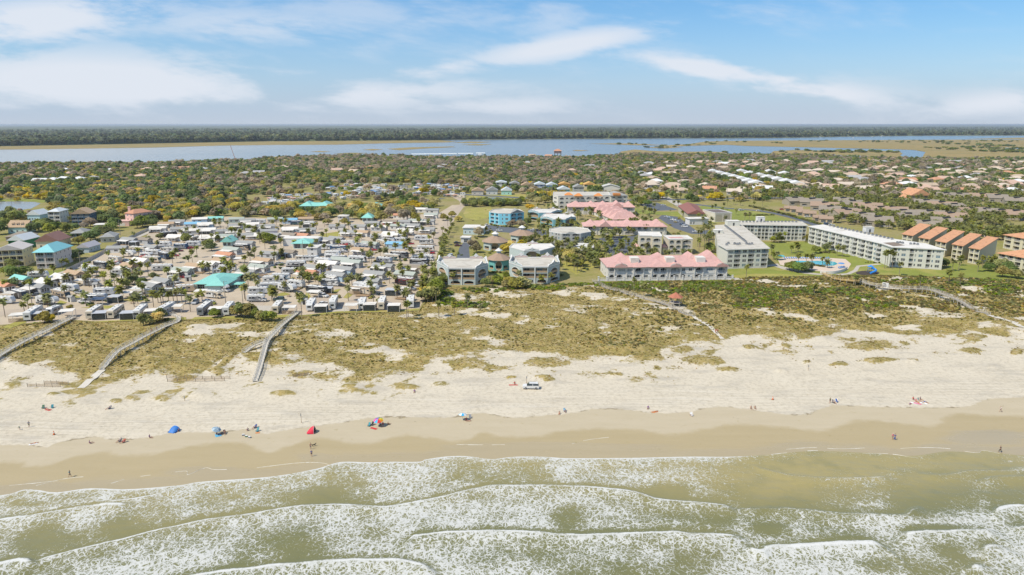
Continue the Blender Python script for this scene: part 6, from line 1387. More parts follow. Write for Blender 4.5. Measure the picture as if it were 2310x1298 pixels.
# park cottages: gable towards the road at +x, porch along the front
CW=dict(white=WHITE,cream=CREAMW,tan=mat('tan_cottage_wall',(.50,.42,.32),.8),grey=mat('grey_cottage_wall',(.42,.43,.43),.8),blue=mat('blue_cottage_wall',(.38,.50,.60),.8),green=mat('sage_cottage_wall',(.42,.50,.45),.8),violet=mat('violet_cottage_wall',(.50,.50,.62),.8),red=mat('red_cottage_wall',(.42,.12,.08),.8),yellow=YEL)
CRF=dict(grey=GREYSH,white=WROOF,tan=TANR,teal=TEALR,orange=TERR,brown=TAUPESH,green=mat('sage_roof',(.36,.39,.34),.85),blue=mat('sky_blue_roof',(.20,.42,.58),.6))
def cottage_proto(wall,roof,L,porch):
 key=('cot',wall,roof,L,porch)
 if key in CACHE:return None
 W=4.4;h=2.9;q=[Vector(p) for p in ((-L/2,-W/2),(L/2,-W/2),(L/2,W/2),(-L/2,W/2))];wm=CW[wall]
 r=thing('park_cottage','','x');THINGS.pop();r['category']='cottage';r.location=(q[0].x,q[0].y,0)
 gab=[(.5,1.6,.8,2.3,'rect','win'),(1.75,2.65,.8,2.6,'arch','win'),(2.8,3.9,.8,2.3,'rect','win')]
 DEP_=DEP['win']
 block('','','',q,h,wm,{0:[(L*.08,L*.2,.9,2.1,'rect','win'),(L*.4,L*.6,.9,2.2,'rect','win')],1:gab,2:[(L*.2,L*.3,.9,2.1,'rect','win')]},'gable',CRF[roof],1.35,.35,bm_=wm,root=r)
 for c in r.children:
  c.location.x+=q[0].x if False else 0
 off=Vector((-q[0].x,-q[0].y))
 if porch:
  mb=MB();x0,x1=L*.05,L*.78;mb.add([(x0,-3.4,2.35),(x1,-3.4,2.35),(x1,-.03,2.75),(x0,-.03,2.75),(x0,-3.4,2.47),(x1,-3.4,2.47),(x1,-.03,2.87),(x0,-.03,2.87)],[(0,3,2,1),(4,5,6,7),(0,1,5,4),(1,2,6,5),(3,0,4,7)]);obj('porch_roof',mb,r,mats=WROOF)
  for i in range(4):obj('porch_post',small('ppost',[(-.06,-.06,0,.06,.06,2.36)],[WHITE],'porch_post'),r,(x0+.15+(x1-x0-.3)*i/3,-3.3,0))
  mb=MB();mb.box(x0,-3.4,0,x1,-.02,.35);obj('porch_deck',mb,r,mats=TANW)
  mb=MB()
  if porch==2:
   for i in range(4):mb.box(x0+.25+(x1-x0)*i/4,-3.33,.36,x0+(x1-x0)*(i+1)/4-.1,-3.29,2.25)
   obj('porch_screen',mb,r,mats=DGLASS)
  else:
   mb.box(x0,-3.36,1.15,x1,-3.3,1.25)
   for i in range(16):mb.box(x0+(x1-x0)*i/16,-3.35,.35,x0+(x1-x0)*i/16+.07,-3.31,1.15)
   obj('porch_railing',mb,r,mats=WHITE)
 CACHE[key]=r;return r
def cottage(wall,roof,u,v,deg=-30,L=11.0,porch=1,lab=None):
 new=cottage_proto(wall,roof,L,porch);a=math.radians(deg);p=V2(P(u,v));ox=Vector((-L/2*math.cos(a)+2.2*math.sin(a),-L/2*math.sin(a)-2.2*math.cos(a)));loc=(p.x+ox.x,p.y+ox.y+1.5,.02)
 lab=lab or '%s cottage, %s roof, %s porch' % (wall,roof,('no','white','screened')[porch])
 if new is not None:
  new.location=loc;new.rotation_euler=(0,0,a);return tag(new,lab,'cottage','park cottages in the campground',True)
 return dup(CACHE[('cot',wall,roof,L,porch)],loc,a,lab,None,'park cottages in the campground',True)
COT=[('white','teal',46,642,-28,1),('white','white',103,650,-35,1),('white','white',135,639,-34,2),('tan','tan',165,630,-30,1),('white','orange',6,658,-30,1),('grey','grey',82,661,-25,2),('green','grey',335,659,-32,2),('white','grey',365,648,-32,2),('white','green',410,623,-22,2),('white','tan',440,613,-22,1),
 ('white','white',467,608,-24,1),('cream','tan',290,613,-32,1),('white','grey',557,627,-26,2),('white','green',583,615,-24,1),('white','tan',592,600,-24,2),('cream','orange',693,628,-26,1),('violet','grey',709,617,-26,1),('blue','grey',757,634,-26,1),('blue','grey',775,620,-24,1),('white','grey',833,647,-20,2),
 ('white','grey',845,631,-22,1),('white','grey',864,613,-18,2),('white','green',915,632,-24,0),('cream','brown',932,616,-14,1),('grey','green',793,604,-18,1),('white','grey',398,509,14,1),('blue','white',450,503,14,0),('green','teal',486,501,14,0),('cream','tan',374,514,8,2),('white','white',356,524,10,1),
 ('white','grey',403,526,12,0),('white','blue',434,514,14,0),('blue','white',463,515,14,1),('white','white',467,528,10,2),('grey','white',428,530,12,0),('white','white',470,545,-10,1),('white','white',396,544,-10,1),('grey','grey',290,551,-20,2),('grey','brown',322,551,-20,0),('white','grey',263,571,5,0),('cream','grey',340,569,-30,1),
 ('white','white',316,600,-28,1),('green','green',533,503,16,0),('grey','grey',557,506,16,1),('cream','green',620,503,14,0),('blue','blue',653,505,12,0),('cream','tan',690,502,12,0),('white','grey',533,518,12,1),('white','white',566,515,12,1),('white','grey',601,520,14,1),('grey','grey',572,529,14,1),('violet','grey',606,531,16,0),
 ('grey','grey',506,531,20,0),('cream','grey',525,531,18,1),('green','white',654,526,6,1),('white','grey',693,528,10,2),('white','grey',614,540,-20,1),('white','brown',652,540,-24,2),('yellow','orange',680,541,-24,0),('white','white',573,540,6,1),('white','green',508,543,10,1),('white','grey',550,541,10,0),('white','grey',553,559,-12,2),('white','orange',507,586,-24,2),
 ('white','green',522,574,-22,1),('white','brown',648,580,-24,2),('grey','grey',608,584,-16,0),('white','grey',809,520,-14,0),('white','tan',815,534,-18,1),('white','grey',786,534,-16,1),('grey','grey',758,549,-28,0),('white','grey',739,551,-26,1),('grey','green',834,561,-24,1),('white','tan',815,575,-18,1),('white','green',768,598,-18,0),('cream','white',880,540,-8,1),
 ('white','white',914,530,-10,1),('blue','blue',890,561,-8,0),('red','brown',880,509,-8,1),('white','grey',910,509,-8,0),('white','green',938,507,-8,2),('white','grey',964,507,-8,2),('white','green',898,519,-10,0),('white','grey',930,518,-10,2),('white','grey',963,527,-8,1),('white','orange',903,494,-6,0),('white','green',972,493,-6,1),('grey','white',855,522,-10,0),('white','grey',840,512,-8,0),
 ('white','grey',760,520,0,0),('tan','brown',925,485,-6,0),('white','white',950,480,-6,0),('white','grey',975,482,-6,0),('white','tan',500,600,-20,1),('white','white',740,607,-20,1)]
for w,r,u,v,dg,po in COT:cottage(w,r,u,v,dg,11.0,po)
cottage('red','white',877,537,-8,8.0,1,'red decked cottage with white porch roof')
# patio shelters beside the vehicles
def shelter_proto(kind):
 key=('shel',kind)
 if key in CACHE:return None
 t=thing('patio_shelter','','x');THINGS.pop();t['category']='shelter';w,d,h=2.6,1.9,2.6
 mb=MB();mb.add([(-w,-d,h),(w,-d,h),(w,d,h+.25),(-w,d,h+.25),(-w,-d,h+.12),(w,-d,h+.12),(w,d,h+.37),(-w,d,h+.37)],[(0,3,2,1),(4,5,6,7),(0,1,5,4),(1,2,6,5),(2,3,7,6),(3,0,4,7)]);obj('roof',mb,t,mats=dict(white=WROOF,grey=mat('grey_sheet_roof',(.46,.47,.48),.5),screen=WROOF,lattice=WROOF,solar=mat('solar_panel',(.06,.07,.10),.25))[kind])
 for x in (-w+.1,w-.1):
  for y in (-d+.1,d-.1):obj('post',small('shpost',[(-.06,-.06,0,.06,.06,2.62)],[WHITE],'post'),t,(x,y,0))
 if kind in ('screen','grey'):
  for y in (-d+.1,d-.1):mb=MB();mb.box(-w+.2,y-.02,.1,w-.2,y+.02,h-.25);obj('screen',mb,t,mats=DGLASS)
  mb=MB();mb.box(w-.12,-d+.2,.1,w-.08,d-.2,h-.25);obj('screen',mb,t,mats=DGLASS)
 if kind=='lattice':
  mb=MB()
  for i in range(18):x=-w+.1+(2*w-.2)*i/17;mb.box(x-.07,-d+.02,0,x+.07,-d+.07,1.5)
  mb.box(-w+.1,-d+.075,1.35,w-.1,-d+.12,1.5);obj('lattice_fence',mb,t,mats=TANW)
 mb=MB();mb.box(-.8,-.4,.7,.8,.4,.76);mb.box(-.06,-.06,0,.06,.06,.7);obj('table',mb,t,mats=TANW)
 CACHE[key]=t;return t
SN=dict(white='white roofed patio shelter',grey='grey roofed screened patio shelter',screen='dark screened patio shelter',lattice='patio shelter with brown slats',solar='dark panel roofed patio shelter')
for k,u,v,dg in (('lattice',35,727,15),('grey',84,723,20),('white',147,718,15),('grey',222,722,12),('grey',285,722,10),('white',339,717,12),('white',393,707,10),('screen',484,712,10),('white',546,707,6),('lattice',651,709,3),('screen',723,706,2),('white',791,704,0),('screen',833,702,0),('screen',888,704,0),('white',20,676,0),('white',178,646,0),
 ('grey',256,684,-5),('white',284,675,4),('solar',219,690,2),('white',451,671,5),('white',488,658,0),('white',707,673,-5),('grey',736,664,0),('lattice',801,665,-4),('grey',882,668,-6),('white',538,595,0),('grey',300,556,-8),('screen',690,514,6),('white',924,533,-6),('white',128,668,-20)):
 p=P(u,v);nw=shelter_proto(k);loc=(p.x,p.y+1.6,.02)
 if nw is not None:nw.location=loc;nw.rotation_euler=(0,0,math.radians(dg));tag(nw,SN[k],'shelter','patio shelters in the campground',True)
 else:dup(CACHE[('shel',k)],loc,math.radians(dg),SN[k],None,'patio shelters in the campground',True)
# cars
def car_proto(kind,col):
 key=('car',kind,col)
 if key in CACHE:return None
 t=thing('parked_car','','x');THINGS.pop();t['category']='car' if kind !='pickup' else 'pickup truck';L,W,Hh,hood=dict(sedan=(4.6,.88,1.42,.92),suv=(4.8,.94,1.78,1.08),pickup=(5.6,.97,1.85,1.12))[kind];f=L/2
 prof=[(-f,.35),(f,.35),(f,.75),(f-.1,hood-.12),(f-1.15,hood),(-f+.1,hood+.04),(-f,hood-.15)]
 if kind=='pickup':prof=[(-f,.45),(f,.45),(f,.85),(f-.1,hood-.1),(f-1.3,hood),(-f,hood)]
 mb=MB();mb.extr(prof,-W,W);obj('body',mb,t,mats=CN[col])
 c0,c1,r0,r1=dict(sedan=(-f+.5,f-1.2,-f+1.15,f-2.1),suv=(-f+.08,f-1.25,-f+.35,f-2.0),pickup=(-.45,f-1.4,-.3,f-2.15))[kind]
 def cab(z0,z1,ins,e):return [(c0+e,-W+.06+e,z0),(c1-e,-W+.06+e,z0),(c1-e,W-.06-e,z0),(c0+e,W-.06-e,z0),(r0,-W+ins,z1),(r1,-W+ins,z1),(r1,W-ins,z1),(r0,W-ins,z1)]
 mb=MB();mb.add(cab(hood,Hh-.07,.2,0),[(0,1,5,4),(1,2,6,5),(2,3,7,6),(3,0,4,7)]);obj('window_band',mb,t,mats=DGLASS)
 mb=MB();mb.add([(r0-.05,-W+.18,Hh-.072),(r1+.05,-W+.18,Hh-.072),(r1+.05,W-.18,Hh-.072),(r0-.05,W-.18,Hh-.072),(r0+.05,-W+.24,Hh),(r1-.05,-W+.24,Hh),(r1-.05,W-.24,Hh),(r0+.05,W-.24,Hh)],[(4,5,6,7),(0,1,5,4),(1,2,6,5),(2,3,7,6),(3,0,4,7)])
 k=(c0+c1)/2
 for s in (-1,1):
  mb.add([(k-.06,s*(W-.05),hood),(k+.06,s*(W-.05),hood),(k+.05,s*(W-.185),Hh-.06),(k-.05,s*(W-.185),Hh-.06)],[(0,1,2,3)])
 obj('roof',mb,t,mats=CN[col])
 if kind=='pickup':mb=MB();mb.box(-f+.12,-W+.12,hood-.3,-.6,W-.12,hood+.012,0);obj('cargo_bed',mb,t,mats=DARK)
 for x in (-f+.85,f-.95):
  for s in (-1,1):obj('wheel',wheel_mesh(.34,.22),t,(x,s*(W-.1),.34))
 for s in (-1,1):obj('headlight',small('hl',[(-.03,-.18,0,.03,.18,.14)],[WHITE],'headlight'),t,(f-.01,s*.6,.68));obj('tail_light',small('tl',[(-.03,-.14,0,.03,.14,.16)],[REDP],'tail_light'),t,(-f+.0,s*.68,.75))
 CACHE[key]=t;return t
CARN=dict(sedan='sedan',suv='sport utility car',pickup='pickup truck')
def car(kind,col,u,v,deg,label=None,group='cars parked in the campground',rel=True,z=None):
 p=P(u,v) if z is None else PG(u,v);nw=car_proto(kind,col);lab=label or '%s %s parked' % (col,CARN[kind]);loc=(p.x,p.y+.5,p.z+.03)
 if nw is not None:nw.location=loc;nw.rotation_euler=(0,0,math.radians(deg));return tag(nw,lab,nw['category'],group,rel)
 return dup(CACHE[('car',kind,col)],loc,math.radians(deg),lab,None,group,rel)
for a in (('sedan','grey',84,668,30),('suv','grey',54,647,25),('sedan','gold',137,646,-10),('pickup','silver',181,664,-20),('sedan','blue',193,624,-30),('sedan','beige',240,607,0),('pickup','white',190,684,175),('sedan','blue',314,677,-60),('suv','beige',346,666,-20),('sedan','red',416,628,-15),('pickup','navy',457,613,-20),('suv','silver',440,686,-85),('sedan','white',468,683,10),
 ('suv','navy',542,698,80),('sedan','silver',590,621,20),('sedan','white',629,597,20),('suv','green',628,679,-175),('suv','white',730,671,-30),('sedan','white',728,688,65),('sedan','navy',796,623,-30),('sedan','black',769,647,-20),('suv','white',939,646,-70),('pickup','grey',926,655,-25),('sedan','red',394,579,10),('sedan','maroon',404,568,5),('sedan','red',432,562,35),('pickup','red',630,579,-40),
 ('sedan','white',775,571,30),('sedan','white',836,584,30),('sedan','black',344,526,20),('sedan','grey',278,540,20),('sedan','red',842,566,-10),('sedan','white',918,560,10),('sedan','red',926,552,10),('suv','red',972,573,-10),('sedan','black',792,631,0),('sedan','white',922,564,10),('sedan','silver',268,598,0),('sedan','blue',283,590,10),('sedan','red',264,596,0),('sedan','black',850,601,10)):car(*a)
for a in (('sedan','black',1031,550,10),('sedan','maroon',1033,556,10),('suv','silver',1018,579,90),('sedan','white',1204,521,0),('sedan','black',1213,521.5,0),('suv','white',1066,556,60),('pickup','white',1097,511,20),('sedan','white',1126,522,0),('sedan','silver',1505,491,-30),('sedan','blue',1512,494,-30),('sedan','white',1519,497.5,-30),('sedan','silver',1526,501,-30),('sedan','navy',1540,508,-30),('suv','white',1545,513,-30),
 ('sedan','white',1458,465.5,5),('sedan','white',1497,464.5,5),('suv','white',1672,476,20),('sedan','white',1712,477,10),('sedan','red',1765,474,0),('sedan','white',1822,491,0),('suv','navy',1866,508,0),('sedan','white',1877,509.5,0),('sedan','blue',2210,529,0),('sedan','white',2216,533,0),('suv','white',2230,536,0),('sedan','silver',2235,540,0),('sedan','red',2214,517,0),('sedan','white',1570,525,0),('sedan','grey',1480,520,0)):car(*a,group='cars parked round the flats')
# decks, picnic tables and sheds between the lots
for i,(u,v,w,d_) in enumerate(((733,668,5,3),(801,670,6,3.4),(775,558,5,3),(878,540,8,4),(935,623,7,3),(945,556,5,3),(583,622,4,2.5),(365,652,4,2.5),(655,655,4,3),(890,676,7,3),(290,618,5,3),(550,604,5,3),(700,632,4,3),(440,618,4,3))):
 p=P(u,v);t=thing('wooden_deck','%s wooden deck with railing' % ('red stained' if i==3 else 'brown'),'deck',(p.x,p.y,0),rng.uniform(-.4,.1),'decks in the campground',True);m_=mat('red_stained_wood',(.42,.09,.05),.8) if i==3 else TANW
 for k in range(int(w/.5)):obj('board',small(('dkb',d_),[(0,0,.35,.46,d_,.42)],[m_],'board'),t,(k*.5,0,.004*(k % 2)))
 mb=MB();mb.box(0,-.06,1.25,w,0,1.33);[mb.box(k*.5,-.05,.1,k*.5+.08,-.01,1.25) for k in range(int(w/.5)+1)];mb.box(w-.02,0,1.25,w+.05,d_,1.33);[mb.box(w-.01,k*.5,.1,w+.04,k*.5+.08,1.25) for k in range(int(d_/.5))];obj('railing',mb,t,mats=m_)
for i in range(46):
 u,v=rng.uniform(40,960),rng.uniform(560,700);p=P(u,v)
 if not inpoly(np.array([u]),np.array([v]),[(60,640),(250,565),(985,555),(960,640),(930,690),(60,712)])[0]:continue
 if any(q.type=='EMPTY' and (q.location.x-p.x)**2+(q.location.y-p.y)**2<42 for q,_,_ in THINGS):continue
 if i % 3:t=thing('picnic_table','wooden picnic table on a lot','table',(p.x,p.y,0),rng.uniform(0,3),'picnic tables in the campground',True);obj('table_top',small('ptt',[(-.95,-.38,.72,.95,.38,.78)],[TANW],'table_top'),t);[obj('bench',small('ptb',[(-.95,-.14,.42,.95,.14,.47)],[TANW],'bench'),t,(0,s*.7,0)) for s in (-1,1)];obj('frame',small('ptf',[(-.75,-.75,.32,-.68,.75,.41),(.68,-.75,.32,.75,.75,.41),(-.75,-.05,0,-.68,.05,.72),(.68,-.05,0,.75,.05,.72)],[TANW],'frame'),t)
 else:t=thing('storage_shed','small pale storage shed on a lot','shed',(p.x,p.y,0),rng.uniform(-.5,.5),'storage sheds in the campground',True);obj('wall',small('ssw',[(-1.3,-1,0,1.3,1,2.1)],[CREAM2],'wall'),t);mb=MB();hip_on(mb,[Vector(q) for q in ((-1.3,-1),(1.3,-1),(1.3,1),(-1.3,1))],2.15,.7,.15,0,True,.06);obj('roof',mb,t,mats=GREYSH);obj('door',small('ssd',[(-.5,-.03,.05,.5,0,1.9)],[DARK],'door'),t,(0,-1.002,0))
# far campground: small plain trailers under the oaks
ft=[]
for i in range(4):
 L,W,hh=(7,8,9,6)[i],2.5,2.9;mb=MB();mb.extr([(-L/2,.5),(L/2-.2,.5),(L/2,1.2),(L/2-.5,hh),(-L/2+.2,hh),(-L/2,hh-.3)],-W/2,W/2);bd=[mb.mesh('body',[m_]) for m_ in (WHITEP,SILV,CREAMP,WHITEP)][i];mb=MB();mb.box(-L/2+.6,-W/2-.03,1.5,-L/2+2,-W/2-.004,2.2);mb.box(.4,-W/2-.03,1.5,1.8,-W/2-.004,2.2);ft.append((bd,mb.mesh('window',[DGLASS])))
mb=MB();mb.add([(-2.5,-2.4,2.3),(2.5,-2.4,2.3),(2.5,0,2.8),(-2.5,0,2.8)],[(0,1,2,3)]);AWN=[mb.mesh('awning',[m_]) for m_ in (WHITE,TERR,mat('blue_awning',(.10,.25,.50),.7),WHITE)]
FZ=[[(576,462),(600,452),(640,441),(700,440),(760,437),(830,430),(836,444),(770,452),(730,452),(640,464),(590,465)],[(735,420),(800,418),(880,418),(960,418),(1050,420),(1040,440),(980,444),(900,440),(840,444),(790,432),(740,430)],[(975,425),(1050,421),(1052,434),(1040,448),(990,446)]]
cnt=0;tries=0
while cnt<150 and tries<9000:
 tries+=1;u=rng.uniform(570,1060);v=rng.uniform(416,467)
 if not any(inpoly(np.array([u]),np.array([v]),z_)[0] for z_ in FZ):continue
 p=P(u,v)
 if any((p.x-x)**2+(p.y-y)**2<(r_+1.4)**2 for x,y,r_ in OCC):continue
 k=int(rng.integers(0,4));t=thing('travel_trailer','%s travel trailer under the oaks of the far campground' % ('white','silver','beige','white')[k],'trailer',(p.x,p.y,0),rng.uniform(-.6,.6),'trailers of the far campground',False);obj('body',ft[k][0],t);obj('window',ft[k][1],t)
 if rng.random()<.5:obj('awning',AWN[int(rng.integers(0,4))],t,(0,-1.26,0))
 OCC.append((p.x,p.y,5.0));cnt+=1

# ============================================================= TREES AND PALMS
# occupancy raster of everything trees must not stand on
GX0,GY0,GS,GNX,GNY=-1500,240,2.5,1240,660
occ=np.zeros((GNY,GNX),bool)
gx=GX0+(np.arange(GNX)+.5)*GS;gy=GY0+(np.arange(GNY)+.5)*GS;GXX,GYY=np.meshgrid(gx,gy)
def mark_poly(w):
 w=[V2(p) for p in w];x0,x1=min(p.x for p in w),max(p.x for p in w);y0,y1=min(p.y for p in w),max(p.y for p in w)
 i0,i1=np.searchsorted(gx,[x0,x1]);j0,j1=np.searchsorted(gy,[y0,y1])
 if i1>i0 and j1>j0:occ[j0:j1,i0:i1] |=inpoly(GXX[j0:j1,i0:i1],GYY[j0:j1,i0:i1],w)
def mark_disc(x,y,r):mark_poly([(x+r*math.cos(t),y+r*math.sin(t)) for t in np.linspace(0,2*PI,12,False)])
for o in COL.objects:
 if o.parent is None and o.type=='MESH' and o.name.split('.')[0] in ('campground','pond','car_park','concrete_pad','pond_bank') or o.name.split('.')[0] in ('lawn','meadow') and o.parent is None:
  mark_poly([v.co[:2] for v in o.data.vertices])
 if o.parent is None and o.name.split('.')[0] in ('road','pavement'):
  for v in o.data.polygons:mark_poly([o.data.vertices[i].co[:2] for i in v.vertices])
for o,lab,rel in list(THINGS):
 if o.type=='EMPTY' and o['category'] not in ('trailer','car','boat'):
  w=[c for c in o.children if c.name.split('.')[0] in ('wall','roof')]
  if w:
   c=w[0];bb=[o.matrix_basis @ Vector(b) for b in c.bound_box];xs_=[b.x for b in bb];ys_=[b.y for b in bb]
   mark_poly([(min(xs_)-2,min(ys_)-11),(max(xs_)+2,min(ys_)-11),(max(xs_)+2,max(ys_)+3),(min(xs_)-2,max(ys_)+3)])
for x,y,r in OCC:mark_poly([(x-r,y-r*1.5),(x+r,y-r*1.5),(x+r,y+r*.7),(x-r,y+r*.7)])
def free(x,y):
 i=np.clip(((x-GX0)/GS).astype(int),0,GNX-1);j=np.clip(((y-GY0)/GS).astype(int),0,GNY-1);return ~occ[j,i]
mark_poly(Parr([(-95,456),(100,456),(128,470),(70,487),(-95,492)]))
KINDS=('yellow','olive','green','dark','bare')
far_edge=line_fn(FAR_EDGE,0,False)
n=90000;x=rng.uniform(-1500,1500,n);y=rng.uniform(395,1780,n);u,v=pix(x,y)
k=(u>-90) & (u<2400) & (y<far_edge(x)-8) & free(x,y) & ~((u>980) & (v>455)) & ~((u<1000) & (v>500));x,y,u,v=x[k],y[k],u[k],v[k]
nz=fbm(x,y,130,60);nz2=fbm(x,y,45,61)
dens=np.full(len(x),.88)
dens[(u>1400)]=.58;dens[(u>1400) & (v>425)]=.32
dens[(v<366) & (u>1400)]=.35
dens[(u>560) & (u<1060) & (v>414) & (v<470)]=.2
dens[(u>1040) & (u<1400) & (v>432)]=.30
dens*=.55+.75*nz2
k=rng.random(len(x))<dens;x,y,u,v,nz,nz2=x[k],y[k],u[k],v[k],nz[k],nz2[k]
# keep a minimum spacing
cell={};keep=[]
for i in range(len(x)):
 c=(int(x[i]//6.5),int(y[i]//6.5))
 if c in cell:continue
 cell[c]=1;keep.append(i)
x,y,u,v,nz,nz2=(a[keep] for a in (x,y,u,v,nz,nz2))
W_=np.zeros((len(x),5));W_[:]=(.36,.36,.09,.06,.13)
L_=(u<620);W_[L_]=(.22,.34,.10,.09,.25);m_=L_ & (v>398) & (v<470) & (u<420);W_[m_]=(.12,.32,.10,.06,.40)
m_=(u>650) & (u<1100) & (v>390) & (v<414);W_[m_]=(.08,.32,.26,.28,.06)
m_=(u>560) & (u<1060) & (v>=430);W_[m_]=(.42,.34,.08,.06,.10)
m_=(u>1000) & (u<1180) & (v>450) & (v<475);W_[m_]=(.02,.1,.6,.26,.02)
m_=(u>1400);W_[m_]=(.34,.36,.14,.08,.08)
W_[:,0]*=.5+1.2*(nz-.2);W_[:,4]*=.3+2.2*nz2**2;W_[:,3]*=.4+1.6*(1-nz)
W_/=W_.sum(1)[:,None];kc=np.clip(.5+(fbm(x,y,60,63)-.5)*2.1+(rng.random(len(x))-.5)*.55,0,.999);kc=(kc*1.7+.35*nz) % 1.0;kind=(kc[:,None]>np.cumsum(W_,1)).sum(1).clip(0,4)
rad=rng.uniform(3.2,6.2,len(x))*np.where(kind==0,1.15,np.where(kind==4,.85,1.0))
# hand placed belts: hedge behind the pond, trees round the left houses
ex=[]
for i in range(60):ex.append((rng.uniform(1046,1178),467-rng.uniform(0,9),2+int(rng.random()<.3),rng.uniform(3,4.6)))
for (u0,v0,r,kd) in ((80,525,5,3),(95,519,5.5,2),(108,515,5,3),(85,512,4,2),(112,528,5,2),(130,522,5.5,3),(150,525,5,2),(140,515,4,0),(165,520,4.5,3),(190,517,4,4),(205,512,5,4),(60,512,4,3),(5,515,6,2),(-6,530,6,3),(10,500,6,3),(35,500,6,2),(25,488,6,2),(220,500,6,3),(240,505,6,3),
 (255,500,6,2),(262,515,5,3),(250,522,5,3),(235,488,6,0),(225,528,4.5,3),(240,531,5,2),(205,545,5.5,3),(216,540,5,3),(150,545,4,3),(178,553,4,1),(310,515,5,2),(322,512,6,2),(335,505,6,3),(345,512,5,3),(350,496,6,4),(365,488,6,0),(385,492,6,0),(400,480,6,0),(330,492,5,2),(375,505,3,0),(20,622,4,2),
 (30,628,4,3),(55,622,4,3),(30,607,4,2),(170,585,5,3),(160,590,4,3),(240,545,3,2),(362,541,3,2),(25,652,3.5,3),(740,508,4.5,0),(733,492,5,0),(778,508,4,1),(860,500,6,1),(880,492,6,4),(840,495,6,1),(912,498,6,4),(815,497,4,2),(935,497,5,1),(800,485,6,1),(790,495,5,2),(925,485,6,1),
 (1000,498,4,1),(1020,490,4,1),(1035,500,4,0),(1290,590,6,0),(1300,600,5,1),(1285,585,5,0),(1175,560,4,0),(1142,572,5,0),(1150,565,4.5,0),(1180,538,4,0),(1068,560,4,4),(1075,570,4,1),(1190,508,4,3),(1155,513,4,4),(1175,513,4,4),(1110,500,3,2),(1195,475,5,0),(1090,525,4,1),(1080,535,4.5,4),(1335,592,4,2),(1250,480,4,2),
 (1435,462,6,2),(1448,464,6,2),(1460,466,5,3),(1425,468,4,2),(1215,462,6,1),(1200,455,6,1),(1230,458,6,1),(1185,460,5,0),(1838,545,4,2),(1825,547,4,1),(1840,572,3,2),(1862,568,3,2),(1790,612,4,2),(1800,615,4,3),(1815,614,4,2),(1825,610,3.5,3),(1780,609,3,2),(1745,547,3,2),(1760,546,3,2),(2130,603,3,3),
 (2160,575,5,2),(2240,600,3,2),(2255,610,4,2),(2275,616,4,3),(2230,612,3,3),(2260,625,4,1),(2290,628,4,1),(1000,640,4,2),(990,648,4,2),(975,655,5,2),(965,668,5,0),(975,678,5,0),(985,672,4.5,2),(958,680,4,2),(1108,640,3.4,1),(1122,642,3.2,2),(1146,638,2.6,0),(1143,628,2.4,2),(1165,655,4,1),(1180,652,4,1),(1095,648,3,2),(1140,650,3,1),
 (548,716,4.4,2),(562,717,4.6,1),(536,714,3.6,1),(574,718,3.2,2),(590,724,3,1),(600,726,2.8,2),(612,726,2.6,2),(485,716,2.6,2),(100,728,3,1),(112,727,2.6,0),(350,730,3.4,0),(338,735,3,0),(325,738,3,2),(362,724,3,2),(1600,570,4,2),(560,525,3.5,2),(598,548,5,2),(608,550,4.5,2),(592,545,4,2),(420,548,4,2),(470,560,4.5,2),(478,566,4,3),(345,630,2.5,2),(300,642,3.4,2),(285,650,3,2),(322,645,3,3)):
 ex.append((u0,v0,kd,r))
pe=[P(a[0],a[1]) for a in ex];ny=[(p.x,p.y,a[2],a[3]) for p,a in zip(pe,ex)]
order=np.argsort(-(rad/np.hypot(x,y)));nind=max(0,300-len(ny));ind=order[:nind];rest=order[nind:]
NEARK={q:NEAR[q] for q in KINDS}
TLAB=dict(yellow='yellow green oak',olive='olive green oak',green='fresh green leafy tree',dark='dark green tree',bare='bare grey brown tree')
TWHERE=lambda u,v:('standing among the houses at the left' if u<360 and v>480 else 'standing in the campground or at its edge' if u<1000 and v>470 else 'standing among the flats' if v>460 else 'standing in the wooded belt')
def tree(xx,yy,kd,r,hi):
 kd=KINDS[kd];u_,v_=pix(xx,yy);t=thing({'yellow':'oak_tree','olive':'oak_tree','green':'leafy_tree','dark':'leafy_tree','bare':'bare_tree'}[kd],TLAB[kd],'tree',(xx,yy,gz(xx,yy) if yy<345 else 0),rng.uniform(0,6.28),'trees '+TWHERE(u_,v_),True)
 hgt=r*rng.uniform(.35,.55)+.6;obj('trunk',TRUNKS[int(rng.integers(0,4))],t,(0,0,0),0,(r*.7,r*.7,hgt*1.35));ms=NEARK[kd] if hi else CR[kd]
 obj('crown',ms[int(rng.integers(0,len(ms)))],t,(0,0,hgt*.45),rng.uniform(0,6.28),(r,r,r*rng.uniform(.85,1.2)))
for a in ny:tree(*a,True)
for i in ind:tree(x[i],y[i],int(kind[i]),rad[i],True)
allc=sum([CR[q] for q in KINDS],[]);idx=kind[rest]*4+rng.integers(0,4,len(rest));zz=rad[rest]*.22
scatter('woodland',np.stack([x[rest],y[rest],zz],-1),rad[rest],idx,allc,'olive, yellow and grey woodland spread between the houses and the river','woodland',rad[rest]*rng.uniform(.75,1.15,len(rest)))
# clumps of scrub on the marsh
n=900;uu=rng.uniform(1380,2380,n);vv=345-28*rng.random(n)**1.2;pp=[P(a,b) for a,b in zip(uu,vv)];q=np.array([(p.x,p.y,0) for p in pp]);g=(fbm(q[:,0],q[:,1]*.35,260,33)>.53);q=q[g];g=np.zeros(len(q),bool)
for o in COL.objects:
 if o.name.split('.')[0]=='marsh':g |=inpoly(q[:,0],q[:,1],[tuple(v_.co[:2]) for v_ in o.data.vertices])
q=q[g];s_=rng.uniform(5,13,len(q));scatter('marsh_scrub',q,s_,rng.integers(4,12,len(q)),allc,'olive bushes standing on the brown marsh','scrub',s_*.45)
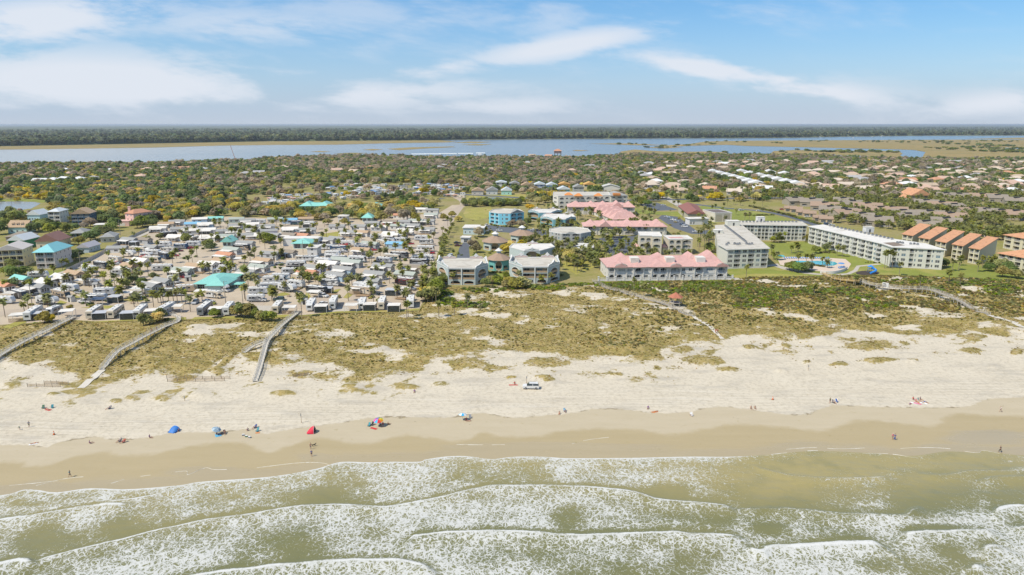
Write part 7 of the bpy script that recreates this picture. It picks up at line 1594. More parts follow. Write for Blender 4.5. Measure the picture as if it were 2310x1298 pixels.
# palms
PAL=[(12,716),(56,707),(65,702),(110,704),(14,657),(61,656),(70,660),(98,640),(111,659),(123,627),(193,646),(141,610),(152,609),(74,636),(220,635),(233,635),(238,649),(283,633),(290,628),(318,612),(335,623),(345,609),(405,628),(427,602),(473,621),(303,693),(324,673),(364,688),(369,687),(381,683),(392,683),(401,688),(411,688),(419,687),(430,704),
 (447,684),(457,683),(319,633),(307,634),(291,648),(271,653),(285,646),(520,623),(529,624),(582,662),(625,645),(642,660),(613,678),(554,678),(670,624),(675,687),(681,716),(712,637),(720,648),(794,644),(784,653),(786,680),(843,685),(842,646),(850,627),(864,612),(879,640),(891,642),(921,628),(896,674),(921,715),(908,637),(303,547),(336,550),(410,537),
 (440,528),(448,534),(479,548),(445,582),(434,592),(357,570),(313,582),(245,586),(491,541),(497,519),(482,512),(419,504),(484,512),(497,514),(513,513),(542,518),(552,523),(531,534),(543,539),(540,549),(550,549),(598,562),(552,597),(592,593),(620,597),(615,512),(635,511),(635,523),(636,499),(714,518),(707,526),(681,525),(696,540),(728,541),(703,579),
 (714,562),(732,577),(620,572),(634,556),(586,550),(604,545),(732,513),(727,541),(737,541),(763,525),(787,521),(802,524),(803,543),(780,539),(764,561),(786,579),(844,556),(836,565),(817,579),(870,565),(858,582),(838,595),(893,574),(910,559),(919,541),(941,532),(953,528),(962,582),(969,556),(878,549),(950,593),(833,521),(847,522),(860,523),(875,523),
 (898,520),(944,507),(978,539),(54,500),(157,505),(1022,643),(1176,652),(1222,643),(1244,641),(1170,640),(1683,628),(1995,606),(2000,606),(2006,606),(2012,607),(2028,622),(1745,586),(1752,588),(1740,578),(1785,572),(1795,570),(1800,570),(1756,549),(1750,549),(1763,548),(1770,546),(1800,596),(1818,598),(1832,600),(1866,605),(1855,600),(1888,578),(1900,580),(1870,566),
 (1829,600),(2148,612),(2162,610),(2205,614),(2215,606),(2226,608),(2232,602),(2240,606),(2166,600),(2155,585),(1929,645),(1837,662),(2140,637),(2165,645),(2075,648),(1295,612),(1302,615),(1310,608),(1320,590),(1330,585),(1345,570),(1360,585),(1340,560),(1352,562),(1325,560),(1345,598),(1358,600),(1478,585),(1468,582),(1500,585),(1508,586),(1520,588),(1540,588),(1555,586),
 (1430,580),(1440,583),(1420,575),(1345,523),(1388,534),(1397,534),(1427,528),(1462,527),(1340,533),(1256,555),(1250,548),(1243,540),(1235,545),(1225,540),(1228,552),(1240,560),(1258,565),(1215,545),(1205,552),(1270,492),(1300,480),(1295,487),(1305,489),(1278,478),(1394,479),(1330,486),(1450,490),(1462,500),(1455,484),(1560,497),(1540,490),(1575,500),(1585,508),(1590,503),(1600,512),(1605,505),(1636,503),
 (1628,488),(1606,476),(1613,473),(1633,474),(1660,486),(1680,498),(1690,498),(1655,462),(1670,464),(1640,466),(1530,470),(1520,465),(1640,455),(1620,452),(1700,470),(1720,466),(918,720),(1055,690),(990,715),(1025,712),(1452,668),(1430,655)]
for i in range(20):PAL.append((rng.uniform(1572,1612),rng.uniform(538,578)))
for i in range(34):t=i/34;PAL.append((1012+(985-1012)*t+rng.normal(0,6)-8*(t>.6)*(t-.6)*3,510+(645-510)*t))
for i in range(12):PAL.append((rng.uniform(950,985),rng.uniform(640,690)))
pz=[(1240,560,60,10),(1270,520,60,8)]
def palm(u,v,h=None,r=None):
 p=P(u,v);z=0.0
 if p.y<float(f_dev(p.x)):p=PG(u,v);z=p.z
 h=h or rng.uniform(3.6,6.6);r=r or rng.uniform(1.7,2.3)
 if 1560<u<1615 and 530<v<580:h=rng.uniform(8,11)
 if 1990<u<2015 and v>600:h=rng.uniform(8.5,10.5)
 if u<1000 and v>690 and 640<u<690:h=7.5
 t=thing('palm_tree','sabal palm','palm',(p.x,p.y,z),rng.uniform(0,6.28),'sabal palms',True);obj('trunk',PTR,t,(0,0,0),0,(1.15,1.15,h));obj('crown',PALMC[int(rng.integers(0,6))],t,(0,0,h),rng.uniform(0,6.28),(r,r,r*.95))
 if rng.random()<.35:obj('dead_fronds',PALMD[int(rng.integers(0,2))],t,(0,0,h-.15),rng.uniform(0,6.28),r*.75)
for u,v in PAL[:300]:palm(u,v)
occ[:]=False
for o in COL.objects:
 if o.parent and o.name.split('.')[0]=='roof' and o.parent.get('category') !='car':
  bb=[o.parent.matrix_basis @ Vector(b) for b in o.bound_box];mark_poly([(min(b.x for b in bb)+4,min(b.y for b in bb)+5),(max(b.x for b in bb)-4,min(b.y for b in bb)+5),(max(b.x for b in bb)-4,max(b.y for b in bb)-4),(min(b.x for b in bb)+4,max(b.y for b in bb)-4)])
rest_p=[tuple(P(a,b)) for a,b in PAL[300:]]
n=4600;uu=rng.uniform(1480,2330,n);vv=rng.uniform(428,545,n)
for a,b in zip(uu,vv):
 p=P(a,b)
 lim=545 if a>2150 else 500+(a-1850)*.12 if a>1850 else 452
 if b>lim or (1590<a<1660 and b>470) or not free(np.array([p.x]),np.array([p.y]))[0]:continue
 if vnoise(p.x,p.y,30,9)<(.36 if a>1700 else .6):continue
 rest_p.append(tuple(p))
for a,b in zip(rng.uniform(1180,1480,260),rng.uniform(470,610,260)):
 p=P(a,b)
 if free(np.array([p.x]),np.array([p.y]))[0]:rest_p.append(tuple(p))
for o in COL.objects:
 if o.name.split('.')[0]=='road':
  for f_ in o.data.polygons:mark_poly([o.data.vertices[i].co[:2] for i in f_.vertices])
camp=[(60,645),(250,570),(400,520),(560,500),(730,505),(985,500),(990,560),(950,650),(930,685),(60,700)];sh_=[]
for a,b in zip(rng.uniform(40,990,900),480+225*rng.random(900)**.8):
 if not inpoly(np.array([a]),np.array([b]),camp)[0]:continue
 p=P(a,b)
 if not free(np.array([p.x]),np.array([p.y]))[0] or (420<a<548 and 636<b<684):continue
 if len(sh_)<190 and rng.random()<.6:sh_.append((p.x,p.y,0))
 elif rng.random()<.28:rest_p.append(tuple(p))
for a,b in zip(rng.uniform(1005,1640,420),rng.uniform(465,628,420)):
 p=P(a,b)
 if free(np.array([p.x]),np.array([p.y]))[0] and vnoise(p.x,p.y,14,3)>.45:sh_.append((p.x,p.y,0))
sh_=np.array(sh_);s_=rng.uniform(.5,1.7,len(sh_));scatter('lot_shrubs',sh_,s_,rng.integers(4,16,len(sh_)),allc,'small shrubs and hedges planted between the lots and the flats','shrubs',s_*.8)
rest_p=np.array(rest_p);n=len(rest_p);hh=rng.uniform(3.6,6.4,n);s_=rng.uniform(1.9,2.8,n);q=rest_p.copy();q[:,2]=hh
scatter('palm_grove',q,s_,rng.integers(0,6,n),PALMC,'crowns of sabal palms crowded between the townhouses and round the flats','palms')
mb=MB()
for p,h in zip(rest_p,hh):mb.cyl((p[0],p[1],0),(p[0],p[1],h),.15,.13,5,cap=False)
o=obj('palm_grove_trunks',mb,mats=PTRUNK);tag(o,'thin grey trunks below the crowded palm crowns','palms');o['kind']='stuff'
# clipped hedges and beds
def hedge(px,w,h,lab):
 L=smooth_line(Parr(px),8);pts=[]
 for a,b in zip(L[:-1],L[1:]):
  for k in range(max(1,int((b-a).length/.9))):c=a.lerp(b,rng.random());pts.append((c.x+rng.normal(0,w*.3),c.y+rng.normal(0,w*.3),0))
 sc=np.full(len(pts),h*.8);scatter('hedge',np.array(pts),sc*rng.uniform(.8,1.2,len(pts)),rng.integers(0,4,len(pts)),[SCRUB[4],SCRUB[5],GRAPE[0],SCRUB[4]],lab,'hedge')
hedge([(1690,466),(1760,482),(1800,493),(1852,508)],2.2,2.0,'dark green hedge running along the drive towards the white flats')
hedge([(1680,487.5),(1745,486)],2,1.6,'row of dark shrubs on the roadside lawn');hedge([(1716,475),(1740,474)],2,1.4,'short shrub bed between the drives')
hedge([(1106,507),(1126,512),(1152,512)],1.6,1.4,'hedge at the foot of the sky blue flats');hedge([(1850,571),(1866,571),(1880,570)],2,1.2,'low shrubs on the lawn in front of the scalloped white flats');hedge([(1103,616),(1140,617)],1.6,1.5,'hedge in front of the round windowed pavilion')
hedge([(1835,600),(1860,603)],1.4,1.2,'clipped hedge along the swimming pool edge');hedge([(1955,593),(1985,594)],1.6,.9,'low red brown planting by the pool path')
# utility poles
for i,(u,v,h) in enumerate(((301,474,13),(321,474,13),(259,479,12),(418,478,17),(400,476,13),(478,476,14),(532,475,10),(545,478,13),(587,474,11),(580,473,10),(594,473,10),(650,470,9),(28,472,9),(1226,455,14),(1234,455,14),(1244,455,14),(1640,443,15),(1680,442,15),(1717,442,15),(1813,440,16),(1870,438,12),(1953,437,18),(2022,436,14),(2048,435,14),(2100,434,13),(2185,432,15),(2272,432,14),(1068,446,9),(1126,446,9),(1580,443,12),(1612,442,12),
 (510,692,11),(551,716,11),(577,640,9),(598,627,8),(73,690,9),(182,602,8),(272,532,11),(684,572,8),(456,546,9),(507,540,9),(629,535,7),(958,587,7))):
 p=P(u,v);t=thing('utility_pole','utility pole with crossarm' if h>11.5 else 'slim lamp pole','pole',(p.x,p.y,0),rng.uniform(-.2,.2),'utility and lamp poles',True);mb=MB();mb.cyl((0,0,0),(0,0,h),.17,.11,6);obj('shaft',mb,t,mats=mat('pole_wood',(.30,.26,.21),.9))
 if h>11.5:
  mb=MB();mb.box(-1.3,-.07,h-1.1,1.3,.07,h-.9);mb.box(-.9,-.07,h-2.1,.9,.07,h-1.9);obj('crossarm',mb,t,mats=MATS['pole_wood'])
 else:
  mb=MB();mb.box(-.05,-.05,h-.1,1.2,.05,h);mb.box(.8,-.12,h-.16,1.3,.12,h-.06);obj('lamp_arm',mb,t,mats=CHROME)
# long fence at the left of the campground
fn=thing('boundary_fence','long grey board fence between the left houses and the campground','fence',P(150,614),0);o0=V2(P(150,614));pts=smooth_line(Parr([(150,614),(200,590),(247,564),(300,536),(345,516)]),12);d_tot=0
pan=small('fpan',[(0,-.03,.1,2.36,.03,1.9),(-.06,-.06,0,.06,.06,2.0,1)],[GREYWD,TAUPEW],'panel')
for a,b in zip(pts[:-1],pts[1:]):
 m_=max(1,int((b-a).length/2.4));ang=math.atan2(b.y-a.y,b.x-a.x)
 for k in range(m_):
  c=a.lerp(b,k/m_)-o0;obj('panel',pan,fn,(c.x,c.y,0),ang,((b-a).length/m_/2.4,1,1))
# ============================================================= BOARDWALKS
def boardwalk(label,px,w,zs,m,rail=True,start_z=None):
 L=[V2(PG(u,v)) for u,v in px];L=smooth_line(L,5);o0=L[0];t=thing('boardwalk',label,'boardwalk',(o0.x,o0.y,0));n=len(L);s=[0]
 for i in range(1,n):s.append(s[-1]+(L[i]-L[i-1]).length)
 T_=s[-1]
 def at(q):
  q=min(max(q,0),T_);i=min(int(np.searchsorted(s,q,'right'))-1,n-2);f=(q-s[i])/max(1e-6,s[i+1]-s[i]);p=L[i].lerp(L[i+1],f);d=(L[i+1]-L[i]).normalized();return p,d
 def zz(q):return max(float(np.interp(q/T_,np.linspace(0,1,len(zs)),zs)),.12+gz(*at(q)[0]))
 npl=min(300,max(10,int(T_/.34)));st=T_/npl;pl=small(('plank',round(w,1),m.name),[(-.5,-w/2,-.04,.5,w/2,.03)],[m],'plank')
 for i in range(npl):
  p,d=at((i+.5)*st);c=p-o0;obj('plank',pl,t,(c.x,c.y,zz((i+.5)*st)+.006*(i % 3)),math.atan2(d.y,d.x),(st*.90,1,1))
 po=small('bwpost',[(-.06,-.06,-1,.06,.06,0)],[m],'post');npst=max(3,int(T_/2.6));RL={1:MB(),-1:MB()};prev={}
 for i in range(npst+1):
  q=T_*i/npst;p,d=at(q);nn=Vector((-d.y,d.x));z=zz(q)
  for sd in (1,-1):
   c=p+nn*sd*(w/2+.03)-o0;g_=gz(p.x,p.y);top=z+(1.05 if rail else .05);obj('post',po,t,(c.x,c.y,top),math.atan2(d.y,d.x),(1,1,max(.3,top-g_+.3)))
   if rail and sd in prev:
    a=prev[sd]
    for hgt,th in ((1.02,.06),(.62,.045),(.28,.045)):RL[sd].cyl((a[0],a[1],a[2]+hgt),(c.x,c.y,z+hgt),th,th,4)
   prev[sd]=(c.x,c.y,z)
 for sd in (1,-1):
  if rail:obj('railing',RL[sd],t,mats=m)
 mb=MB()
 for sd in (1,-1):
  for i in range(npst):
   (p,d),(p2,d2)=at(T_*i/npst),at(T_*(i+1)/npst);a=p+Vector((-d.y,d.x))*sd*(w/2-.1)-o0;b=p2+Vector((-d2.y,d2.x))*sd*(w/2-.1)-o0;mb.cyl((a.x,a.y,zz(T_*i/npst)-.16),(b.x,b.y,zz(T_*(i+1)/npst)-.16),.09,.09,4)
 obj('beams',mb,t,mats=m);return t
BW=mat('pale_bleached_wood',(.58,.54,.46),.9,.12,1.5);GW=mat('grey_bleached_wood',(.42,.38,.32),.9,.14,1.5)
boardwalk('bleached straight boardwalk leaving the frame at the left',[(168,718),(110,750),(50,781),(0,807),(-40,828)],1.35,(.6,1.4,1.8,1.6,1.0),BW)
boardwalk('bleached boardwalk with a bend at its head, second from the left',[(360,706),(395,714),(404,721),(398,729),(370,743),(310,778),(265,806),(230,834)],1.35,(.3,.4,1.2,1.8,1.6,.5),BW)
boardwalk('bleached forked boardwalk ending on the open sand',[(673,706),(655,722),(632,746),(612,766),(603,780),(595,805),(586,835),(576,862)],1.4,(.4,1.2,1.9,2.0,1.6,.9,.1),BW)
boardwalk('short side ramp of the forked boardwalk',[(604,774),(590,782),(572,788),(550,796)],1.25,(1.9,1.5,1.0,.4),BW)
boardwalk('grey boardwalk passing the red roofed gazebo',[(1339,635),(1362,648),(1392,657),(1431,667),(1460,677),(1500,690),(1530,702),(1565,714)],1.3,(.3,.6,.8,.9,1.0,1.0,.8,.3),GW)
boardwalk('new yellow wooden boardwalk starting at the pool lawn',[(1858,618),(1878,629),(1905,636),(1940,643)],2.0,(.3,1.0,1.6,2.0),YELWD)
boardwalk('long grey boardwalk on tall posts at the right',[(1942,644),(1965,649),(2010,654),(2055,659),(2092,663),(2125,675),(2165,688),(2200,702),(2230,712)],1.4,(2.0,2.2,2.4,2.6,2.4,1.8,1.2,.4),GW)
PATHM=mat('trodden_sand',(.56,.52,.44),.95,.08,.4)
def sand_path(px,w):
 L=smooth_line([PG(u,v) for u,v in px],8);mb=MB()
 for a,b in zip(L[:-1],L[1:]):
  d=(b-a).normalized();q=Vector((-d.y,d.x))*w/2;za,zb=gz(a.x,a.y)+.07,gz(b.x,b.y)+.07;mb.poly([(a.x-q.x,a.y-q.y,za),(b.x-q.x,b.y-q.y,zb),(b.x+q.x,b.y+q.y,zb),(a.x+q.x,a.y+q.y,za)])
 struct(obj('path',mb,mats=PATHM))
sand_path([(1565,714),(1580,724),(1598,734),(1612,748),(1630,765)],1.6);sand_path([(2230,712),(2260,720),(2310,738),(2380,760)],3.0);sand_path([(230,834),(205,856),(182,876)],2.2)
# red roofed gazebo
p=PG(1523,690);g=thing('gazebo','small red roofed gazebo beside the grey boardwalk','gazebo',p);mb=MB();mb.prism([(2.6*math.cos(i*PI/3),2.6*math.sin(i*PI/3)) for i in range(6)],1.4,1.6,bottom=True);obj('floor',mb,g,mats=GW)
for i in range(6):mb=MB();c=(2.5*math.cos(i*PI/3),2.5*math.sin(i*PI/3));mb.cyl((*c,-1),(*c,4.0),.1,.1,6);obj('post',mb,g,mats=GW)
mb=MB()
for i in range(6):a,b=i*PI/3,(i+1)*PI/3;mb.poly([(3.4*math.cos(a),3.4*math.sin(a),3.9),(3.4*math.cos(b),3.4*math.sin(b),3.9),(0,0,5.9)])
obj('roof',mb,g,mats=mat('faded_red_roof',(.40,.15,.09),.85,.15));mb=MB()
for i in range(5):a,b=i*PI/3,(i+1)*PI/3;mb.cyl((2.5*math.cos(a),2.5*math.sin(a),2.6),(2.5*math.cos(b),2.5*math.sin(b),2.6),.06,.06,4)
obj('railing',mb,g,mats=GW)
# slatted sand fences
for i,(a,b,lab) in enumerate((((62,873),(138,873),'thin sand fence on posts at the left, lower of two there'),((100,867),(156,868),'thin sand fence on posts at the left, upper of two there'),((378,862),(506,861),'long thin sand fence beside the forked boardwalk, lower line'),((376,854),(519,856),'long thin sand fence beside the forked boardwalk, upper line'),((661,852),(696,846),'short thin sand fence right of the forked boardwalk'))):
 A_,B_=PG(*a),PG(*b);t=thing('sand_fence',lab,'fence',(A_.x,A_.y,0));k=max(4,int((B_-A_).length/2.6));mb=MB();pp=[]
 for j in range(k+1):c=A_.lerp(B_,j/k);c.y+=.3*math.sin(j*1.3);c.z=gz(c.x,c.y);obj('post',small('sfp',[(-.05,-.05,-.3,.05,.05,1.2)],[TAUPEW],'post'),t,(c.x-A_.x,c.y-A_.y,c.z));pp.append(c)
 for c0,c1 in zip(pp[:-1],pp[1:]):
  for j in range(14):c=c0.lerp(c1,(j+.5)/14);mb.box(c.x-A_.x-.025,c.y-A_.y-.012,c.z+.1,c.x-A_.x+.025,c.y-A_.y+.012,c.z+.95)
  for hh_ in (.35,.8):mb.cyl((c0.x-A_.x,c0.y-A_.y,c0.z+hh_),(c1.x-A_.x,c1.y-A_.y,c1.z+hh_),.015,.015,3)
 o=obj('slats',mb,t,mats=TANW);o['kind']='stuff'
# ============================================================= POOL AND PLAY AREA
px_sheet('pool_deck',[(1754,585),(1772,580),(1850,581),(1907,585),(1920,596),(1912,609),(1889,616),(1852,613),(1815,609),(1784,604),(1760,598)],.09,mat('peach_paving',(.58,.47,.37),.85,.08,.5))
px_sheet('swimming_pool',[(1785,592),(1792,589),(1830,589.5),(1868,589),(1884,592),(1890,596),(1880,600),(1862,601),(1840,599.5),(1822,598),(1795,597)],.13,POOL)
px_sheet('path',[(1722,600),(1754,595),(1760,600),(1785,606),(1830,616),(1862,619),(1850,621),(1815,618),(1770,609),(1745,601),(1722,602)],.05,CONC);px_sheet('path',[(1884,619),(1910,617),(1925,610),(1932,600),(1980,595),(1990,597),(1940,602),(1934,612),(1918,619),(1895,622)],.05,CONC)
px_sheet('path',[(1642,632),(1650,626),(1655,627),(1700,630),(1780,629),(1840,626),(1842,627.5),(1780,631),(1690,632)],.06,CONC)
w0=thing('pool_wall','curved white wall in front of the swimming pool','wall',P(1850,617),0);o0=V2(P(1850,617));L=smooth_line([V2(P(*q))-o0 for q in ((1850,617),(1868,618.5),(1884,618),(1900,614),(1911,608))],5)
for a,b in zip(L[:-1],L[1:]):mb=MB();d=(b-a).normalized();q=Vector((-d.y,d.x))*.12;mb.prism([(p.x,p.y) for p in (a-q,b-q,b+q,a+q)],0,1.5);obj('panel',mb,w0,mats=WHITE)
lg=[(1770+i*5.2,583.5) for i in range(11)]+[(1830+i*5,583.8) for i in range(9)]+[(1893+i*4,606-i*.6) for i in range(4)];BLUEF=mat('blue_sling_fabric',(.06,.22,.50),.7,.1)
for i,(u,v) in enumerate(lg):
 p=P(u,v,.1);t=thing('sun_lounger','blue sun lounger in the rows round the swimming pool','sun lounger',p,rng.uniform(-.1,.1)+1.57,'blue loungers round the pool');mb=MB();mb.box(-.95,-.32,.3,.35,.32,.36);obj('seat',mb,t,mats=BLUEF);mb=MB();mb.add([(.35,-.32,.3),(.35,.32,.3),(.95,.32,.85),(.95,-.32,.85)],[(0,1,2,3)]);obj('backrest',mb,t,mats=BLUEF)
 mb=MB();[mb.box(a,b,0,a+.05,b+.05,.3) for a in (-.9,.3) for b in (-.3,.25)];obj('frame',mb,t,mats=WHITE)
def parasol(p,r,h,cols,label,cat='parasol',tilt=0,n=8,group=None):
 t=thing('beach_umbrella',label,cat,p,rng.uniform(0,1),group);t.rotation_euler=(0,tilt,rng.uniform(0,6));mb=MB();mb.cyl((0,0,-.2),(0,0,h),.03,.03,6);obj('pole',mb,t,mats=WHITE)
 for i in range(n):
  a,b=2*PI*i/n,2*PI*(i+1)/n;m1=(.55*r,h-.12);mb=MB();mb.add([(0,0,h),(m1[0]*math.cos(a),m1[0]*math.sin(a),m1[1]),(m1[0]*math.cos(b),m1[0]*math.sin(b),m1[1]),(r*math.cos(a),r*math.sin(a),h-.5),(r*math.cos(b),r*math.sin(b),h-.5)],[(0,1,2),(1,3,4,2)]);obj('panel',mb,t,mats=cols[i % len(cols)])
 return t
parasol(P(1762,586,.1),2.0,2.6,[mat('turquoise_fabric',(.10,.42,.46),.7)],'turquoise parasol at the left corner of the pool deck');parasol(P(1897,603,.1),1.8,2.5,[BLUEF],'blue parasol at the right end of the pool deck')
px_sheet('play_mat',[(1930+27*math.cos(t)+27,616.2+5*math.sin(t)) for t in np.linspace(0,2*PI,18,False)],.09,mat('rubber_mulch',(.06,.045,.035),.95,.3,2))
p=P(1964,617);t=thing('playground_slide','blue tube slide with platform on the dark play mat','slide',p);SL=mat('blue_plastic',(.03,.22,.62),.35,.05);mb=MB();prev=None
for i in range(15):
 a=i/14;c=Vector((.2+1.7*math.sin(a*4.6),-.4-2.2*a+.4*math.cos(a*5),2.9-2.4*a))
 if prev is not None:mb.cyl(prev,c,.55,.55,10,cap=False)
 prev=c
obj('tube',mb,t,mats=SL);mb=MB();mb.box(-1,-.2,2.1,1.2,1.6,2.25);obj('platform',mb,t,mats=SL);mb=MB();[mb.cyl((a,b,0),(a,b,3.4),.07,.07,6) for a in (-.95,1.15) for b in (-.15,1.55)];obj('posts',mb,t,mats=CHROME)
mb=MB();mb.poly([(-1.3,-.5,3.4),(1.5,-.5,3.4),(.1,.7,4.3)]);mb.poly([(1.5,-.5,3.4),(1.5,1.9,3.4),(.1,.7,4.3)]);mb.poly([(1.5,1.9,3.4),(-1.3,1.9,3.4),(.1,.7,4.3)]);mb.poly([(-1.3,1.9,3.4),(-1.3,-.5,3.4),(.1,.7,4.3)]);obj('canopy',mb,t,mats=SL);mb=MB();[mb.box(-1.5-.02*i,.2,.3+.3*i,-1.0,1.2,.36+.3*i) for i in range(6)];obj('ladder',mb,t,mats=CHROME)
p=PG(1996,656);t=thing('sign_board','tall white sign board on two posts beside the long grey boardwalk','sign',p,-.9);mb=MB();mb.box(-1.4,-.06,1.6,1.4,.06,3.8);obj('panel',mb,t,mats=WHITE);mb=MB();[mb.cyl((a,.12,-.5),(a,.12,3.7),.08,.08,6) for a in (-1,1)];obj('post',mb,t,mats=GW);mb=MB();mb.box(-1.1,-.075,2.9,.2,-.063,3.4);mb.box(-1.1,-.075,2.2,.9,-.063,2.35);obj('print',mb,t,mats=CHROME)

# ============================================================= THE BEACH: PEOPLE AND THEIR THINGS
SKIN=mat('sunlit_skin',(.46,.27,.18),.6,.08,3);SKIN2=mat('tanned_skin',(.27,.15,.10),.6,.08,3)
HAIRM=[mat('dark_hair',(.03,.022,.018),.8),mat('fair_hair',(.30,.21,.11),.8),mat('grey_hair',(.35,.34,.32),.8),mat('white_cap',(.7,.7,.68),.8)]
POSE=dict(
 stand=dict(pel=(0,0,.92),chest=(0,.02,1.30),neck=(0,.01,1.47),head=(0,.03,1.60),sh=[(-.18,0,1.40),(.18,0,1.40)],el=[(-.25,-.02,1.12),(.25,-.02,1.12)],ha=[(-.25,.07,.86),(.25,.07,.86)],hip=[(-.09,0,.88),(.09,0,.88)],kn=[(-.10,.03,.48),(.10,.02,.48)],an=[(-.11,-.02,.08),(.11,-.02,.08)],toe=[(-.13,.14,.03),(.13,.14,.03)]),
 walk=dict(pel=(0,0,.90),chest=(0,.05,1.28),neck=(0,.06,1.45),head=(0,.09,1.58),sh=[(-.18,.05,1.38),(.18,.03,1.38)],el=[(-.23,-.14,1.14),(.23,.16,1.14)],ha=[(-.22,-.05,.90),(.21,.36,1.0)],hip=[(-.09,0,.86),(.09,0,.86)],kn=[(-.10,.20,.50),(.10,-.06,.46)],an=[(-.10,.26,.10),(.10,-.38,.16)],toe=[(-.11,.42,.05),(.10,-.28,.04)]),
 sit=dict(pel=(0,0,.13),chest=(0,-.10,.50),neck=(0,-.08,.67),head=(0,-.04,.80),sh=[(-.18,-.09,.60),(.18,-.09,.60)],el=[(-.28,-.16,.36),(.28,.02,.38)],ha=[(-.30,-.25,.06),(.22,.26,.40)],hip=[(-.10,.05,.12),(.10,.05,.12)],kn=[(-.14,.46,.36),(.15,.48,.20)],an=[(-.14,.78,.07),(.16,.88,.07)],toe=[(-.15,.92,.10),(.17,.98,.14)]),
 recline=dict(pel=(0,0,.34),chest=(0,-.26,.62),neck=(0,-.36,.76),head=(0,-.40,.88),sh=[(-.18,-.31,.70),(.18,-.31,.70)],el=[(-.30,-.18,.52),(.30,-.18,.52)],ha=[(-.27,.06,.48),(.27,.06,.48)],hip=[(-.10,.06,.33),(.10,.06,.33)],kn=[(-.12,.48,.42),(.12,.48,.42)],an=[(-.13,.84,.12),(.13,.86,.12)],toe=[(-.14,.98,.17),(.14,1.0,.17)]),
 lie=dict(pel=(0,0,.13),chest=(0,-.40,.15),neck=(0,-.58,.16),head=(0,-.72,.17),sh=[(-.18,-.50,.14),(.18,-.50,.14)],el=[(-.32,-.28,.10),(.30,-.66,.10)],ha=[(-.30,-.02,.07),(.14,-.80,.09)],hip=[(-.10,.05,.12),(.10,.05,.12)],kn=[(-.11,.46,.16),(.12,.47,.10)],an=[(-.12,.86,.08),(.13,.88,.08)],toe=[(-.13,.98,.13),(.15,1.0,.14)]),
 bend=dict(pel=(0,-.05,.80),chest=(0,.26,.98),neck=(0,.42,.98),head=(0,.55,.96),sh=[(-.18,.34,.98),(.18,.34,.98)],el=[(-.22,.42,.70),(.22,.42,.70)],ha=[(-.18,.50,.44),(.18,.50,.44)],hip=[(-.09,-.05,.78),(.09,-.05,.78)],kn=[(-.11,.06,.44),(.11,.04,.44)],an=[(-.12,-.06,.08),(.12,-.06,.08)],toe=[(-.13,.10,.03),(.13,.10,.03)]))
TMP=bpy.data.scenes.new('workbench')      # a bare scene, so that growing a body does not re-evaluate the whole place
def skin_mesh(name,vs,es,rad,m,sub=1):
 me=bpy.data.meshes.new(name);me.from_pydata(vs,es,[]);o=bpy.data.objects.new(name+'_skin',me);TMP.collection.objects.link(o);md=o.modifiers.new('s','SKIN')
 for i,r in enumerate(rad):sv=me.skin_vertices[0].data[i];sv.radius=(r,r);sv.use_root=(i==0)
 s2=o.modifiers.new('u','SUBSURF');s2.levels=sub;s2.render_levels=sub
 TMP.view_layers[0].update();dg=TMP.view_layers[0].depsgraph;out=bpy.data.meshes.new_from_object(o.evaluated_get(dg));bpy.data.objects.remove(o);out.name=name;out.materials.clear();out.materials.append(m)
 out.polygons.foreach_set('use_smooth',np.ones(len(out.polygons),bool));return out
def body_mesh(pose,sk):
 def mk():
  q=POSE[pose];pel,ch,nk,hd=q['pel'],q['chest'],q['neck'],q['head'];mid=tuple((a+b)/2 for a,b in zip(pel,ch));top=tuple(h+(h-n)*.75 for h,n in zip(hd,nk))
  V=[pel,mid,ch,nk,hd,top];E=[(0,1),(1,2),(2,3),(3,4),(4,5)];R=[.125,.115,.14,.055,.095,.06]
  for s in (0,1):
   b=len(V);V+=[q['sh'][s],q['el'][s],q['ha'][s]];E+=[(2,b),(b,b+1),(b+1,b+2)];R+=[.065,.045,.032]
   b=len(V);V+=[q['hip'][s],q['kn'][s],q['an'][s],q['toe'][s]];E+=[(0,b),(b,b+1),(b+1,b+2),(b+2,b+3)];R+=[.095,.06,.042,.035]
  me=skin_mesh('person_body',V,E,R,sk);mb=MB()                      # five separate, slightly bent fingers on each hand, and a nose
  for s in (0,1):
   h=Vector(q['ha'][s]);d=(h-Vector(q['el'][s])).normalized();w=d.orthogonal().normalized();bn=d.cross(w)
   for k,(of,ln_) in enumerate(((-.024,.065),(-.008,.078),(.008,.074),(.022,.056))):a=h+d*.03+w*of;m_=a+d*ln_*.55;mb.cyl(a,m_,.009,.008,5);mb.cyl(m_,m_+(d*.85+bn*.5).normalized()*ln_*.5,.008,.006,5)
   a=h-w*.028;mb.cyl(a,a+(d*.6-w*.8).normalized()*.055,.010,.008,5)
  f=Vector(hd)+Vector((0,.085,0)) if pose not in ('lie',) else Vector(hd)+Vector((0,0,.085));mb.cyl(f,f+Vector((0,.03,-.02)),.02,.012,5)
  import bmesh
  bm=bmesh.new();bm.from_mesh(me);tmp=mb.mesh('t',[sk]);bm.from_mesh(tmp);bm.to_mesh(me);bm.free();return me
 return cached(('body',pose,sk.name),mk)
